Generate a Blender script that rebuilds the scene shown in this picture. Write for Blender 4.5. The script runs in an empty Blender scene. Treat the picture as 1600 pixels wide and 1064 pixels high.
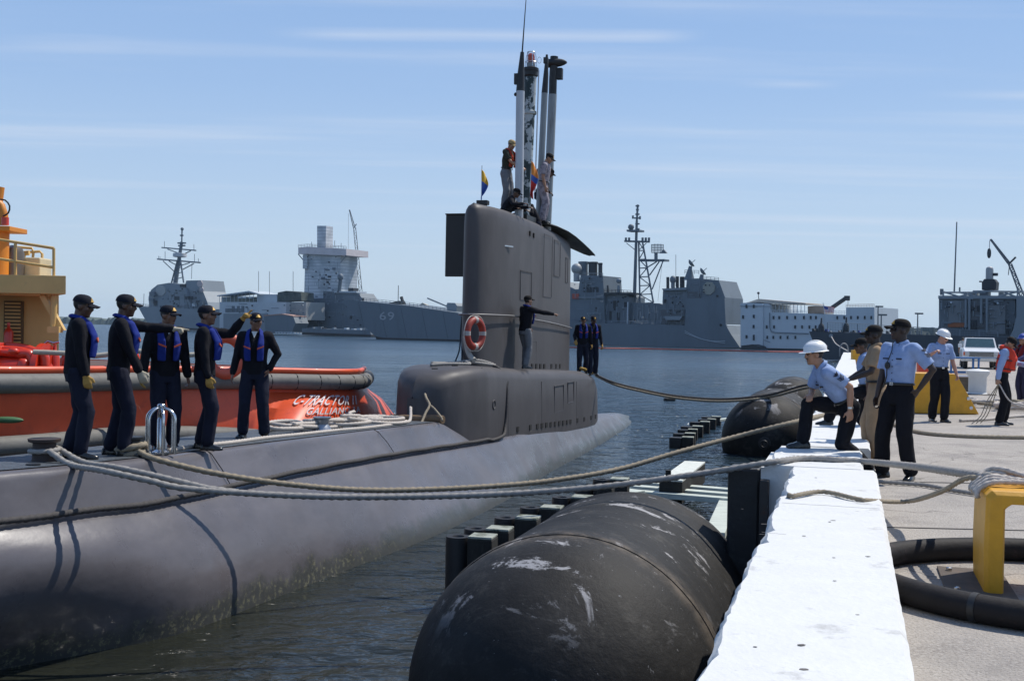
import bpy, bmesh, math, random
from mathutils import Vector, Matrix, noise
R = math.radians
random.seed(7)
S = bpy.context.scene
COL = S.collection
V = Vector

# ---------------------------------------------------------------- camera
EYE = V((0, 0, 1.63)); FPX = 1800.0; PITCH = R(-0.54); ROLL = R(1.06)
cd = bpy.data.cameras.new('camera'); cam = bpy.data.objects.new('camera', cd); COL.objects.link(cam)
cd.sensor_width = 36; cd.lens = 36 * FPX / 1600; cd.clip_start = 0.1; cd.clip_end = 8000
FW = V((0, math.cos(PITCH), math.sin(PITCH)))
UP0 = V((0, -math.sin(PITCH), math.cos(PITCH)))
RT = V((1, 0, 0)) * math.cos(ROLL) + UP0 * math.sin(ROLL)
UPV = UP0 * math.cos(ROLL) - V((1, 0, 0)) * math.sin(ROLL)
cam.matrix_world = Matrix(((RT.x, UPV.x, -FW.x, EYE.x), (RT.y, UPV.y, -FW.y, EYE.y), (RT.z, UPV.z, -FW.z, EYE.z), (0, 0, 0, 1)))
S.camera = cam

# ---------------------------------------------------------------- sun and sky
SUN_EL = R(57); SUN_AZ = R(58)          # azimuth clockwise from +Y
SUND = V((math.sin(SUN_AZ) * math.cos(SUN_EL), math.cos(SUN_AZ) * math.cos(SUN_EL), math.sin(SUN_EL)))
sl = bpy.data.lights.new('sun', 'SUN'); so = bpy.data.objects.new('sun', sl); COL.objects.link(so)
sl.energy = 4.6; sl.angle = R(0.5); sl.color = (1.0, 0.95, 0.87)
so.rotation_euler = SUND.to_track_quat('Z', 'Y').to_euler()
W = bpy.data.worlds.new('World'); S.world = W; W.use_nodes = True
nt = W.node_tree; nt.nodes.clear()
def wn(t, **k):
    n = nt.nodes.new(t)
    for a, b in k.items(): setattr(n, a, b)
    return n
def wl(a, b): nt.links.new(a, b)
def wmath(op, a, b=None, clamp=False):
    n = wn('ShaderNodeMath', operation=op); n.use_clamp = clamp
    for i, v in enumerate((a, b)):
        if v is None: continue
        if isinstance(v, (int, float)): n.inputs[i].default_value = v
        else: wl(v, n.inputs[i])
    return n.outputs[0]
sky = wn('ShaderNodeTexSky', sky_type='NISHITA'); sky.sun_disc = False
sky.sun_elevation = SUN_EL; sky.sun_rotation = SUN_AZ
sky.altitude = 0; sky.air_density = 1.0; sky.dust_density = 0.6; sky.ozone_density = 2.5
tc = wn('ShaderNodeTexCoord'); sx = wn('ShaderNodeSeparateXYZ'); wl(tc.outputs['Generated'], sx.inputs[0])
zz = wmath('MAXIMUM', sx.outputs[2], 0.02)
u = wmath('DIVIDE', sx.outputs[0], zz); v = wmath('DIVIDE', sx.outputs[1], zz)
cx = wn('ShaderNodeCombineXYZ'); wl(wmath('MULTIPLY', u, 0.16), cx.inputs[0]); wl(wmath('MULTIPLY', v, 0.85), cx.inputs[1])
nz = wn('ShaderNodeTexNoise'); nz.inputs['Scale'].default_value = 1.3; nz.inputs['Detail'].default_value = 6; nz.inputs['Roughness'].default_value = 0.6
wl(cx.outputs[0], nz.inputs['Vector'])
wisp = wn('ShaderNodeMapRange', interpolation_type='SMOOTHSTEP'); wl(nz.outputs[0], wisp.inputs[0])
wisp.inputs[1].default_value = 0.46; wisp.inputs[2].default_value = 0.85; wisp.inputs[4].default_value = 0.7
lowf = wn('ShaderNodeMapRange', interpolation_type='SMOOTHSTEP'); wl(sx.outputs[2], lowf.inputs[0]); lowf.inputs[1].default_value = 0.02; lowf.inputs[2].default_value = 0.2; lowf.inputs[3].default_value = .25
tot = wmath('MULTIPLY', wisp.outputs[0], lowf.outputs[0])
# clear maritime air: the low sky of a Nishita sky is too yellow for this place, so its colour is blended towards a pale blue
rp = wn('ShaderNodeValToRGB'); wl(sx.outputs[2], rp.inputs[0]); rp.color_ramp.interpolation = 'B_SPLINE'
el = rp.color_ramp.elements
while len(el) < 5: el.new(.5)
for e_, (p_, c_) in zip(el, ((0, (5.7, 6.9, 8.0)), (.09, (4.9, 6.4, 8.3)), (.2, (3.5, 5.3, 8.3)), (.4, (2.1, 3.8, 7.3)), (1, (.7, 1.7, 4.4)))):
    e_.position = p_; e_.color = tuple(q / 10 for q in c_) + (1,)
rps = wn('ShaderNodeVectorMath', operation='SCALE'); wl(rp.outputs[0], rps.inputs[0]); rps.inputs['Scale'].default_value = 10.6
sm = wn('ShaderNodeMix', data_type='RGBA'); sm.inputs[0].default_value = .85; wl(sky.outputs[0], sm.inputs[6]); wl(rps.outputs[0], sm.inputs[7])
nz2 = wn('ShaderNodeTexNoise'); nz2.inputs['Scale'].default_value = 5; nz2.inputs['Detail'].default_value = 5; wl(cx.outputs[0], nz2.inputs['Vector'])
def trail(v0, wid, u0, u1, amt, slope=0.0):
    global tot
    d = wmath('ABSOLUTE', wmath('SUBTRACT', wmath('ADD', v, wmath('MULTIPLY', u, slope)), v0))
    g = wmath('SUBTRACT', 1.0, wmath('DIVIDE', d, wid), True)
    a = wn('ShaderNodeMapRange', interpolation_type='SMOOTHSTEP'); wl(u, a.inputs[0]); a.inputs[1].default_value = u0; a.inputs[2].default_value = u0 + 0.3 * abs(u0) + .1
    b = wn('ShaderNodeMapRange', interpolation_type='SMOOTHSTEP'); wl(u, b.inputs[0]); b.inputs[1].default_value = u1 - .25; b.inputs[2].default_value = u1; b.inputs[3].default_value = 1; b.inputs[4].default_value = 0
    m = wmath('MULTIPLY', wmath('MULTIPLY', g, a.outputs[0]), wmath('MULTIPLY', b.outputs[0], amt))
    m = wmath('MULTIPLY', m, wmath('ADD', wmath('MULTIPLY', nz2.outputs[0], 1.3), 0.15))
    tot = wmath('ADD', tot, m, True)
trail(3.93, 0.11, -0.9, 0.66, 0.62, 0.05)
trail(4.75, 0.12, 1.6, 5, 0.5)
trail(10.0, 0.5, 1.0, 9, 0.45)
trail(11.4, 0.4, 0.6, 6, 0.3)
trail(4.62, 0.10, 0.8, 1.35, 0.35)
mx = wn('ShaderNodeMix', data_type='RGBA'); wl(tot, mx.inputs[0]); wl(sm.outputs[2], mx.inputs[6]); mx.inputs[7].default_value = (6.7, 7.5, 8.9, 1)
bg = wn('ShaderNodeBackground'); bg.inputs[1].default_value = 0.1; wl(mx.outputs[2], bg.inputs[0])
out = wn('ShaderNodeOutputWorld'); wl(bg.outputs[0], out.inputs[0])
S.view_settings.view_transform = 'Standard'; S.view_settings.look = 'None'; S.view_settings.gamma = 1; S.view_settings.exposure = 0
S.render.engine = 'CYCLES'; S.cycles.max_bounces = 6; S.cycles.volume_bounces = 0

# ---------------------------------------------------------------- pixel helpers (turn a pixel of the photograph into a place)
def ray(px, py): return (FW + RT * ((px - 800) / FPX) + UPV * ((532 - py) / FPX))
def at(px, py, d):
    r = ray(px, py); return EYE + r * (d / r.y)
def gz(px, py, z):
    r = ray(px, py); return EYE + r * ((z - EYE.z) / r.z)
WATER = -1.7
PB = R(16.4)
PU = V((math.sin(PB), math.cos(PB), 0)); PW = V((math.cos(PB), -math.sin(PB), 0))
def pier(lat, a, z=0.0): return PW * lat + PU * a + V((0, 0, z))

# ---------------------------------------------------------------- materials
MATS = {}
def mat(name, col, rough=0.6, metal=0.0, var=0.12, scale=6.0, bump=0.0, bscale=30.0, spec=0.5, stretch=(1, 1, 1), dirt=None, dscale=2.0, dth=(0.55, 0.75), coat=0.0):
    if name in MATS: return MATS[name]
    m = bpy.data.materials.new(name); m.use_nodes = True; n = m.node_tree; b = n.nodes['Principled BSDF']
    b.inputs['Roughness'].default_value = rough; b.inputs['Metallic'].default_value = metal; b.inputs['Specular IOR Level'].default_value = spec
    b.inputs['Coat Weight'].default_value = coat
    tcn = n.nodes.new('ShaderNodeTexCoord'); mp = n.nodes.new('ShaderNodeMapping'); mp.inputs['Scale'].default_value = stretch
    n.links.new(tcn.outputs['Object'], mp.inputs[0])
    t = n.nodes.new('ShaderNodeTexNoise'); t.inputs['Scale'].default_value = scale; t.inputs['Detail'].default_value = 6; t.inputs['Roughness'].default_value = 0.65
    n.links.new(mp.outputs[0], t.inputs['Vector'])
    r = n.nodes.new('ShaderNodeValToRGB')
    r.color_ramp.elements[0].position = 0.3; r.color_ramp.elements[1].position = 0.72
    r.color_ramp.elements[0].color = tuple(c * (1 - var) for c in col) + (1,)
    r.color_ramp.elements[1].color = tuple(min(1, c * (1 + var)) for c in col) + (1,)
    n.links.new(t.outputs[0], r.inputs[0]); src = r.outputs[0]
    if dirt:
        t2 = n.nodes.new('ShaderNodeTexNoise'); t2.inputs['Scale'].default_value = dscale; t2.inputs['Detail'].default_value = 8; t2.inputs['Roughness'].default_value = 0.7
        n.links.new(mp.outputs[0], t2.inputs['Vector'])
        mr = n.nodes.new('ShaderNodeMapRange'); mr.inputs[1].default_value = dth[0]; mr.inputs[2].default_value = dth[1]; n.links.new(t2.outputs[0], mr.inputs[0])
        mxn = n.nodes.new('ShaderNodeMix'); mxn.data_type = 'RGBA'; n.links.new(mr.outputs[0], mxn.inputs[0]); n.links.new(src, mxn.inputs[6]); mxn.inputs[7].default_value = tuple(dirt) + (1,)
        src = mxn.outputs[2]
    n.links.new(src, b.inputs['Base Color'])
    if bump:
        t3 = n.nodes.new('ShaderNodeTexNoise'); t3.inputs['Scale'].default_value = bscale; t3.inputs['Detail'].default_value = 5; n.links.new(mp.outputs[0], t3.inputs['Vector'])
        bp = n.nodes.new('ShaderNodeBump'); bp.inputs['Strength'].default_value = bump; bp.inputs['Distance'].default_value = 0.02
        n.links.new(t3.outputs[0], bp.inputs['Height']); n.links.new(bp.outputs[0], b.inputs['Normal'])
    MATS[name] = m; return m

# ---------------------------------------------------------------- mesh helpers
class MB:
    def __init__(self): self.bm = bmesh.new()
    def hexa(self, p):
        v = [self.bm.verts.new(q) for q in p]
        for f in ((0, 3, 2, 1), (4, 5, 6, 7), (0, 1, 5, 4), (1, 2, 6, 5), (2, 3, 7, 6), (3, 0, 4, 7)): self.bm.faces.new([v[i] for i in f])
        return self
    def box(self, c, s, m=None):
        h = [x / 2 for x in s]; c = V(c)
        pts = [V((a * h[0], b * h[1], d * h[2])) for d in (-1, 1) for a, b in ((-1, -1), (1, -1), (1, 1), (-1, 1))]
        return self.hexa([c + (m @ p if m else p) for p in pts])
    def prism(self, poly, ext):
        ext = V(ext); a = [self.bm.verts.new(V(p)) for p in poly]; b = [self.bm.verts.new(V(p) + ext) for p in poly]; n = len(a)
        self.bm.faces.new(a[::-1]); self.bm.faces.new(b)
        for i in range(n): self.bm.faces.new([a[i], a[(i + 1) % n], b[(i + 1) % n], b[i]])
        return self
    def rings(self, rs, cap=True, closed=False):
        vv = [[self.bm.verts.new(p) for p in r] for r in rs]; n = len(vv[0])
        for i in range(len(vv) - (0 if closed else 1)):
            a, b = vv[i], vv[(i + 1) % len(vv)]
            for j in range(n): self.bm.faces.new([a[j], a[(j + 1) % n], b[(j + 1) % n], b[j]])
        if cap and not closed: self.bm.faces.new(vv[0][::-1]); self.bm.faces.new(vv[-1])
        return self
    def grid(self, rows):
        vv = [[self.bm.verts.new(p) for p in r] for r in rows]
        for i in range(len(vv) - 1):
            for j in range(len(vv[0]) - 1): self.bm.faces.new([vv[i][j], vv[i][j + 1], vv[i + 1][j + 1], vv[i + 1][j]])
        return self
    def tube(self, pts, r, n=8, closed=False, lobes=0, twist=0.0, lobe=0.16, cap=True):
        pts = [V(p) for p in pts]; N = len(pts); rs = []
        up = None; acc = 0
        for i, p in enumerate(pts):
            if closed: t = pts[(i + 1) % N] - pts[i - 1]
            else: t = pts[min(i + 1, N - 1)] - pts[max(i - 1, 0)]
            if t.length < 1e-9: t = V((0, 0, 1))
            t.normalize()
            if up is None: up = V((0, 0, 1)) if abs(t.z) < .9 else V((1, 0, 0))
            sx_ = t.cross(up)
            if sx_.length < 1e-6: sx_ = t.orthogonal()
            sx_.normalize(); up = sx_.cross(t).normalized()
            if i: acc += (p - pts[i - 1]).length
            rr = r[i] if isinstance(r, (list, tuple)) else r
            ring = []
            for k in range(n):
                a = 2 * math.pi * k / n; q = rr
                if lobes: q = rr * (1 + lobe * math.cos(lobes * (a - twist * acc)))
                ring.append(p + sx_ * (math.cos(a) * q) + up * (math.sin(a) * q))
            rs.append(ring)
        return self.rings(rs, cap, closed)
    def bar(self, a, b, r, n=6, r2=None): return self.tube([a, b], [r, r if r2 is None else r2], n)
    def lathe(self, prof, o=(0, 0, 0), n=24, m=None, cap=True):
        o = V(o); rs = []
        for r, z in prof:
            ring = []
            for k in range(n):
                a = 2 * math.pi * k / n; p = V((r * math.cos(a), r * math.sin(a), z)); ring.append(o + (m @ p if m else p))
            rs.append(ring)
        return self.rings(rs, cap)
    def ball(self, c, rad, n=16, k=10, m=None):
        if isinstance(rad, (int, float)): rad = (rad,) * 3
        c = V(c); rs = []
        for i in range(1, k):
            f = math.pi * i / k; ring = []
            for j in range(n):
                a = 2 * math.pi * j / n; p = V((rad[0] * math.sin(f) * math.cos(a), rad[1] * math.sin(f) * math.sin(a), -rad[2] * math.cos(f))); ring.append(c + (m @ p if m else p))
            rs.append(ring)
        return self.rings(rs)
    def build(self, name, material, parent=None, smooth=None, bevel=0.0, segs=2):
        bmesh.ops.recalc_face_normals(self.bm, faces=self.bm.faces)
        me = bpy.data.meshes.new(name); self.bm.to_mesh(me); self.bm.free()
        mats = material if isinstance(material, (list, tuple)) else [material]
        for m in mats: me.materials.append(m)
        return link(name, me, parent, smooth, bevel, segs)
LOCAL = set()
def link(name, me, parent=None, smooth=None, bevel=0.0, segs=2):
    o = bpy.data.objects.new(name, me); COL.objects.link(o)
    if smooth is not None:
        me.shade_smooth()
        if smooth < 179: me.set_sharp_from_angle(angle=R(smooth))
    if bevel:
        b = o.modifiers.new('bevel', 'BEVEL'); b.width = bevel; b.segments = segs; b.limit_method = 'ANGLE'; b.angle_limit = R(35)
    if parent is not None: attach(o, parent)
    return o
def attach(o, parent):
    o.parent = parent
    if parent.parent is None and parent.type == 'EMPTY' and parent.name not in LOCAL:
        o.matrix_parent_inverse = parent.matrix_basis.inverted()
def thing(name, label, cat, loc=(0, 0, 0), rotz=0.0, group=None, local=False):
    o = bpy.data.objects.new(name, None); COL.objects.link(o); o.empty_display_size = .2
    o.location = loc; o.rotation_euler = (0, 0, rotz)
    if local: LOCAL.add(o.name)
    return tag(o, label, cat, group)
def tag(o, label=None, cat=None, group=None, kind=None):
    if label: o['label'] = label
    if cat: o['category'] = cat
    if group: o['group'] = group
    if kind: o['kind'] = kind
    return o
def catmull(pts, step):
    pts = [V(p) for p in pts]; P = [pts[0] * 2 - pts[1]] + pts + [pts[-1] * 2 - pts[-2]]; out = []
    for i in range(1, len(P) - 2):
        a, b, c, d = P[i - 1:i + 3]; n = max(2, int((c - b).length / step))
        for k in range(n):
            t = k / n
            out.append(((b * 2) + (c - a) * t + (a * 2 - b * 5 + c * 4 - d) * t * t + (b * 3 - a - c * 3 + d) * t ** 3) * .5)
    out.append(pts[-1]); return out
def rope_mesh(mb, pts, r, step=None, n=9):
    step = step or r * 1.1
    return mb.tube(catmull(pts, step), r, n, lobes=3, twist=2 * math.pi / (r * 9) / 1.0, lobe=.17)
# ---------------------------------------------------------------- water
def water_mat():
    m = bpy.data.materials.new('harbour_water'); m.use_nodes = True; n = m.node_tree; b = n.nodes['Principled BSDF']
    b.inputs['Base Color'].default_value = (0.016, 0.034, 0.050, 1); b.inputs['Roughness'].default_value = 0.07; b.inputs['IOR'].default_value = 1.333
    g = n.nodes.new('ShaderNodeNewGeometry'); L = n.links.new
    sep = n.nodes.new('ShaderNodeSeparateXYZ'); L(g.outputs['Position'], sep.inputs[0])
    def noise_(scale, det, sc=(1, 1, 1), rot=0.0):
        mp = n.nodes.new('ShaderNodeMapping'); mp.inputs['Scale'].default_value = sc; mp.inputs['Rotation'].default_value = (0, 0, rot); L(g.outputs['Position'], mp.inputs[0])
        t = n.nodes.new('ShaderNodeTexNoise'); t.inputs['Scale'].default_value = scale; t.inputs['Detail'].default_value = det; t.inputs['Roughness'].default_value = .55; t.inputs['Distortion'].default_value = .4; L(mp.outputs[0], t.inputs['Vector']); return t.outputs[0]
    def mth(op, a, b2):
        k = n.nodes.new('ShaderNodeMath'); k.operation = op
        for i, q in enumerate((a, b2)):
            if isinstance(q, (int, float)): k.inputs[i].default_value = q
            else: L(q, k.inputs[i])
        return k.outputs[0]
    far = n.nodes.new('ShaderNodeMapRange'); far.interpolation_type = 'SMOOTHSTEP'; L(sep.outputs[1], far.inputs[0])
    far.inputs[1].default_value = 20; far.inputs[2].default_value = 90; far.inputs[3].default_value = .95; far.inputs[4].default_value = 1.5
    h1 = noise_(0.9, 3, (.6, 1, 1), .3); h2 = noise_(2.6, 3, (.7, 1, 1), -.4); h3 = noise_(0.22, 2, (.5, 1, 1), .2); h4 = noise_(7.0, 2, (.6, 1, 1), .1)
    h = mth('ADD', mth('ADD', mth('MULTIPLY', h1, .34), mth('MULTIPLY', h2, .13)), mth('ADD', mth('MULTIPLY', h3, .4), mth('MULTIPLY', h4, .03)))
    gust = n.nodes.new('ShaderNodeMapRange'); L(noise_(.045, 3, (.45, 1, 1), .15), gust.inputs[0]); gust.inputs[1].default_value = .35; gust.inputs[2].default_value = .65; gust.inputs[3].default_value = .55; gust.inputs[4].default_value = 1.45
    h = mth('MULTIPLY', mth('MULTIPLY', h, far.outputs[0]), gust.outputs[0])
    bp = n.nodes.new('ShaderNodeBump'); bp.inputs['Strength'].default_value = 1; bp.inputs['Distance'].default_value = 1.0
    L(h, bp.inputs['Height']); L(bp.outputs[0], b.inputs['Normal'])
    rr = n.nodes.new('ShaderNodeMapRange'); L(sep.outputs[1], rr.inputs[0]); rr.inputs[1].default_value = 25; rr.inputs[2].default_value = 160; rr.inputs[3].default_value = .07; rr.inputs[4].default_value = .27; cr_ = n.nodes.new('ShaderNodeMix'); cr_.data_type = 'RGBA'; cm_ = n.nodes.new('ShaderNodeMapRange'); L(sep.outputs[1], cm_.inputs[0]); cm_.inputs[1].default_value = 14; cm_.inputs[2].default_value = 45; L(cm_.outputs[0], cr_.inputs[0]); cr_.inputs[6].default_value = (.019, .021, .016, 1); cr_.inputs[7].default_value = (.016, .036, .054, 1); L(cr_.outputs[2], b.inputs['Base Color']); L(rr.outputs[0], b.inputs['Roughness'])
    return m
mb = MB(); NX = 40
mb.grid([[V((-2500 + 5000 * i / NX, -60 + 4060 * j / NX, WATER)) for i in range(NX + 1)] for j in range(NX + 1)])
tag(mb.build('water', water_mat()), kind='structure')

# ---------------------------------------------------------------- pier
def conc_mat():
    m = mat('pier_concrete', (.37, .335, .295), .92, var=.16, scale=2.2, bump=.9, bscale=45, dirt=(.22, .20, .185), dscale=.9, dth=(.50, .70), spec=.25)
    n = m.node_tree; b = n.nodes['Principled BSDF']; L = n.links.new; src = b.inputs['Base Color'].links[0].from_socket; tcn = [q for q in n.nodes if q.type == 'TEX_COORD'][0]
    def ns(scale, det, rough=.7):
        t = n.nodes.new('ShaderNodeTexNoise'); t.inputs['Scale'].default_value = scale; t.inputs['Detail'].default_value = det; t.inputs['Roughness'].default_value = rough; L(tcn.outputs['Object'], t.inputs['Vector']); return t.outputs[0]
    def over(src, f, a, c, amt, col):
        r = n.nodes.new('ShaderNodeMapRange'); L(f, r.inputs[0]); r.inputs[1].default_value = a; r.inputs[2].default_value = c; r.inputs[4].default_value = amt
        k = n.nodes.new('ShaderNodeMix'); k.data_type = 'RGBA'; L(r.outputs[0], k.inputs[0]); L(src, k.inputs[6]); k.inputs[7].default_value = col + (1,); return k.outputs[2]
    src = over(src, ns(38, 3), .48, .62, .55, (.47, .44, .40))      # pale exposed aggregate
    src = over(src, ns(55, 2), .56, .66, .6, (.15, .135, .12))      # dark grit
    src = over(src, ns(.55, 7, .75), .54, .68, .5, (.20, .185, .17))  # broad stains
    src = over(src, ns(2.8, 8, .8), .63, .70, .6, (.13, .12, .11))  # small oil marks
    w = n.nodes.new('ShaderNodeTexVoronoi'); w.feature = 'DISTANCE_TO_EDGE'; w.inputs['Scale'].default_value = .33; mp = n.nodes.new('ShaderNodeMapping'); d = n.nodes.new('ShaderNodeVectorMath'); d.operation = 'ADD'
    t = n.nodes.new('ShaderNodeTexNoise'); t.inputs['Scale'].default_value = 1.3; t.inputs['Detail'].default_value = 6; L(tcn.outputs['Object'], t.inputs['Vector']); L(t.outputs['Color'], d.inputs[0]); L(tcn.outputs['Object'], d.inputs[1]); L(d.outputs[0], w.inputs['Vector'])
    src = over(src, w.outputs['Distance'], .006, .0, .6, (.10, .09, .085))  # hairline cracks
    L(src, b.inputs['Base Color']); return m
END = 96.0
mb = MB(); mb.prism([pier(-.55, -6), pier(40, -6), pier(40, END), pier(-.55, END)], (0, 0, -3.5))
tag(mb.build('pier_deck', conc_mat()), kind='structure')
M_white = mat('white_paint', (.64, .64, .62), .65, var=.04, scale=5, bump=.25, bscale=25, dirt=(.24, .23, .21), dscale=3.0, dth=(.58, .78))
M_yel = mat('yellow_paint', (.62, .30, .012), .5, var=.12, scale=5, dirt=(.40, .20, .02), dscale=4, dth=(.6, .8), bump=.1, bscale=40)
M_blackrub = mat('black_rubber', (.016, .016, .017), .55, var=.3, scale=4, bump=.25, bscale=18, dirt=(.05, .05, .05), dscale=3, dth=(.6, .75))
# kerb: white capping blocks along the quay edge
def jag(mbx, lat0, lat1, a0, a1, z0, z1, seed, near_end=False, n=26, amp=.007):
    rnd = random.Random(seed); rows = []; chip = 0
    for i in range(n + 1):
        a = a0 + (a1 - a0) * i / n
        j = lambda s: rnd.uniform(-1, 1) * s
        c = .03; chip = max(0, chip * .7 + (rnd.random() < .10) * rnd.uniform(.01, .05)); l0 = lat0 + j(amp) + chip; l1 = lat1 + j(amp * .3); zt = z1 + j(.004)
        aa = a + (j(.01) if 0 < i < n else 0)
        rows.append([pier(l0, aa, z0), pier(l0 - chip * .6, aa, zt - c - chip - abs(j(.012))), pier(l0 + c, aa, zt), pier(lat0 * .6 + lat1 * .4, aa, zt), pier(l1 - c, aa, zt), pier(l1, aa, zt - c), pier(l1, aa, z0)])
    mbx.rings(rows, cap=True)
    return mbx
KERBS = [(-.56, .27, -4, 11.95, 170, 'nearest white kerb block, longest, running from the foreground to the two ropes'),
         (-.84, .15, 12.05, 14.2, 14, 'white kerb block with broken corner under the lunging worker\'s front shoe'),
         (-.62, .25, 14.3, 20.5, 20, 'white kerb block just behind the lunging worker, a twisted rope lying across it'),
         (-.60, .25, 20.6, 40, 30, 'white kerb block beside the second black fender, hidden mostly by the khaki uniform'),
         (-.6, .25, 40.1, END, 30, 'farthest white kerb block, near the grey hose hoop and yellow post')]
for i, (l0, l1, a0, a1, n, lab) in enumerate(KERBS):
    mb = jag(MB(), l0, l1, a0, a1, .004, .30, 11 + i, n=n)
    if i == 1:   # the broken near face goes down the quay wall
        mb.prism([pier(-.86, 12.04, .27), pier(-.58, 12.04, .27), pier(-.58, 12.04, -.95), pier(-.70, 12.04, -.8), pier(-.78, 12.04, -.45), pier(-.83, 12.04, -.38), pier(-.86, 12.04, -.1)], PU * 1.6)
    o = mb.build('kerb_block', M_white, smooth=40)
    if i == 0:
        rn = random.Random(4)
        for a_, l_, w_ in ((9.35, -.5, .74), (7.9, -.55, .16), (7.82, -.56, .10)):
            pts = [pier(l_ + w_ * k / 14, a_ - .02 * k / 14 + rn.uniform(-.006, .006), .3012) for k in range(15)]
            MB().grid([[p + PU * .0035 for p in pts], [p - PU * .0035 for p in pts]]).build('crack', mat('crack_grey', (.18, .17, .155), .9), o)
        for (x, y, q) in ((1160, 795, .012), (1256, 837, .018), (1302, 813, .02), (1356, 869, .016), (1304, 907, .014), (1252, 1007, .022), (1256, 1045, .025), (1275, 746, .012), (1303, 871, .01), (1296, 815, .014), (1180, 1010, .01), (1340, 960, .01)):
            c_ = gz(x, y, .3015); MB().grid([[c_, c_], [c_, c_]]) if False else MB().prism([c_ + V((q * rn.uniform(.6, 1.2) * math.cos(k), q * .6 * rn.uniform(.6, 1.2) * math.sin(k), 0)) for k in [j_ * .9 for j_ in range(7)]], (0, 0, .0012)).build('chip', mat('chip_grey', (.12, .11, .10), .9), o)
    tag(o, lab, 'kerb', 'white kerb blocks along the quay edge')
# black rubber fender column at the quay face
t = thing('fender_column', 'black upright rubber fender column on the quay face below the broken kerb corner', 'fender', pier(-.97, 12.2, -1.7))
mb = MB(); mb.box(pier(-1.03, 12.25, -.93), (.33, .42, 2.36), Matrix.Rotation(-PB, 3, 'Z')); mb.build('rubber_face', M_blackrub, t, bevel=.03)
mb = MB(); mb.box(pier(-.815, 12.00, -.85), (.09, .2, 2.0), Matrix.Rotation(-PB, 3, 'Z')); mb.build('steel_backing', mat('rust_steel', (.05, .045, .042), .6, .3, dirt=(.09, .04, .02), dscale=5), t, bevel=.008)

M_dark0 = mat('dark_metal', (.012, .013, .014), .5, var=.2)
# ---------------------------------------------------------------- floating foam fenders
def fender_mat():
    m = bpy.data.materials.new('fender_rubber'); m.use_nodes = True; n = m.node_tree; b = n.nodes['Principled BSDF']; L = n.links.new
    b.inputs['Roughness'].default_value = .68; b.inputs['Specular IOR Level'].default_value = .3
    tcn = n.nodes.new('ShaderNodeTexCoord')
    def ns(scale, det, sc=(1, 1, 1), rough=.7, dist=0):
        mp = n.nodes.new('ShaderNodeMapping'); mp.inputs['Scale'].default_value = sc; L(tcn.outputs['Object'], mp.inputs[0])
        t = n.nodes.new('ShaderNodeTexNoise'); t.inputs['Scale'].default_value = scale; t.inputs['Detail'].default_value = det; t.inputs['Roughness'].default_value = rough; t.inputs['Distortion'].default_value = dist; L(mp.outputs[0], t.inputs['Vector']); return t.outputs[0]
    def mr(s, a, c, lo=0, hi=1):
        k = n.nodes.new('ShaderNodeMapRange'); k.interpolation_type = 'SMOOTHSTEP'; L(s, k.inputs[0]); k.inputs[1].default_value = a; k.inputs[2].default_value = c; k.inputs[3].default_value = lo; k.inputs[4].default_value = hi; return k.outputs[0]
    def mul(a, c, op='MULTIPLY'):
        k = n.nodes.new('ShaderNodeMath'); k.operation = op
        for i, q in enumerate((a, c)):
            if isinstance(q, (int, float)): k.inputs[i].default_value = q
            else: L(q, k.inputs[i])
        return k.outputs[0]
    def mixc(f, a, col):
        k = n.nodes.new('ShaderNodeMix'); k.data_type = 'RGBA'; L(f, k.inputs[0]); k.inputs[7].default_value = col
        if isinstance(a, tuple): k.inputs[6].default_value = a
        else: L(a, k.inputs[6])
        return k.outputs[2]
    sep = n.nodes.new('ShaderNodeSeparateXYZ'); L(tcn.outputs['Object'], sep.inputs[0])
    top = mr(sep.outputs[2], .55, 1.15)
    c = mixc(mr(ns(1.6, 6), .35, .75), (.008, .0075, .007, 1), (.022, .0205, .019, 1))
    c = mixc(mul(mr(ns(5, 8, (.5, 3, 1), .8), .55, .68), .5), c, (.06, .056, .05, 1))
    c = mixc(mul(mr(ns(2.3, 8, (1, 1, 1), .75), .52, .70), .6), c, (.07, .064, .055, 1))
    c = mixc(mul(mr(ns(1.7, 9, (1, 1.3, 1), .72, .5), .575, .63), mul(top, .9)), c, (.36, .35, .35, 1))          # scuffed pale streaks on top
    c = mixc(mul(mr(ns(11, 4, (.5, 2.0, 1), .8), .67, .71), mul(mr(sep.outputs[2], .1, .9), .6)), c, (.5, .5, .5, 1))  # speckles
    ysm = n.nodes.new('ShaderNodeMath'); ysm.operation = 'ABSOLUTE'; L(mul(sep.outputs[1], -.02, 'ADD'), ysm.inputs[0])
    seam = mr(mul(ysm.outputs[0], mul(ns(2, 4), .12), 'ADD'), .06, .34, 1, 0)
    c = mixc(mul(seam, mr(ns(3, 6), .35, .65, 0, .75)), c, (.15, .12, .09, 1))     # dusty band round the end seam
    low = mr(mul(sep.outputs[2], mul(ns(3, 6), 1.2), 'ADD'), .1, .55, 1, 0)
    side = mr(sep.outputs[0], .55, 1.15)
    c = mixc(mul(mul(low, side), mr(ns(4, 7), .45, .62, 0, .75)), c, (.17, .115, .05, 1))      # rust dirt on the quay side
    L(c, b.inputs['Base Color'])
    bp = n.nodes.new('ShaderNodeBump'); bp.inputs['Strength'].default_value = .35; bp.inputs['Distance'].default_value = .03; L(mul(ns(3, 7), mul(ns(22, 4), .3), 'ADD'), bp.inputs['Height']); L(bp.outputs[0], b.inputs['Normal'])
    return m
M_fend = fender_mat()
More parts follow.
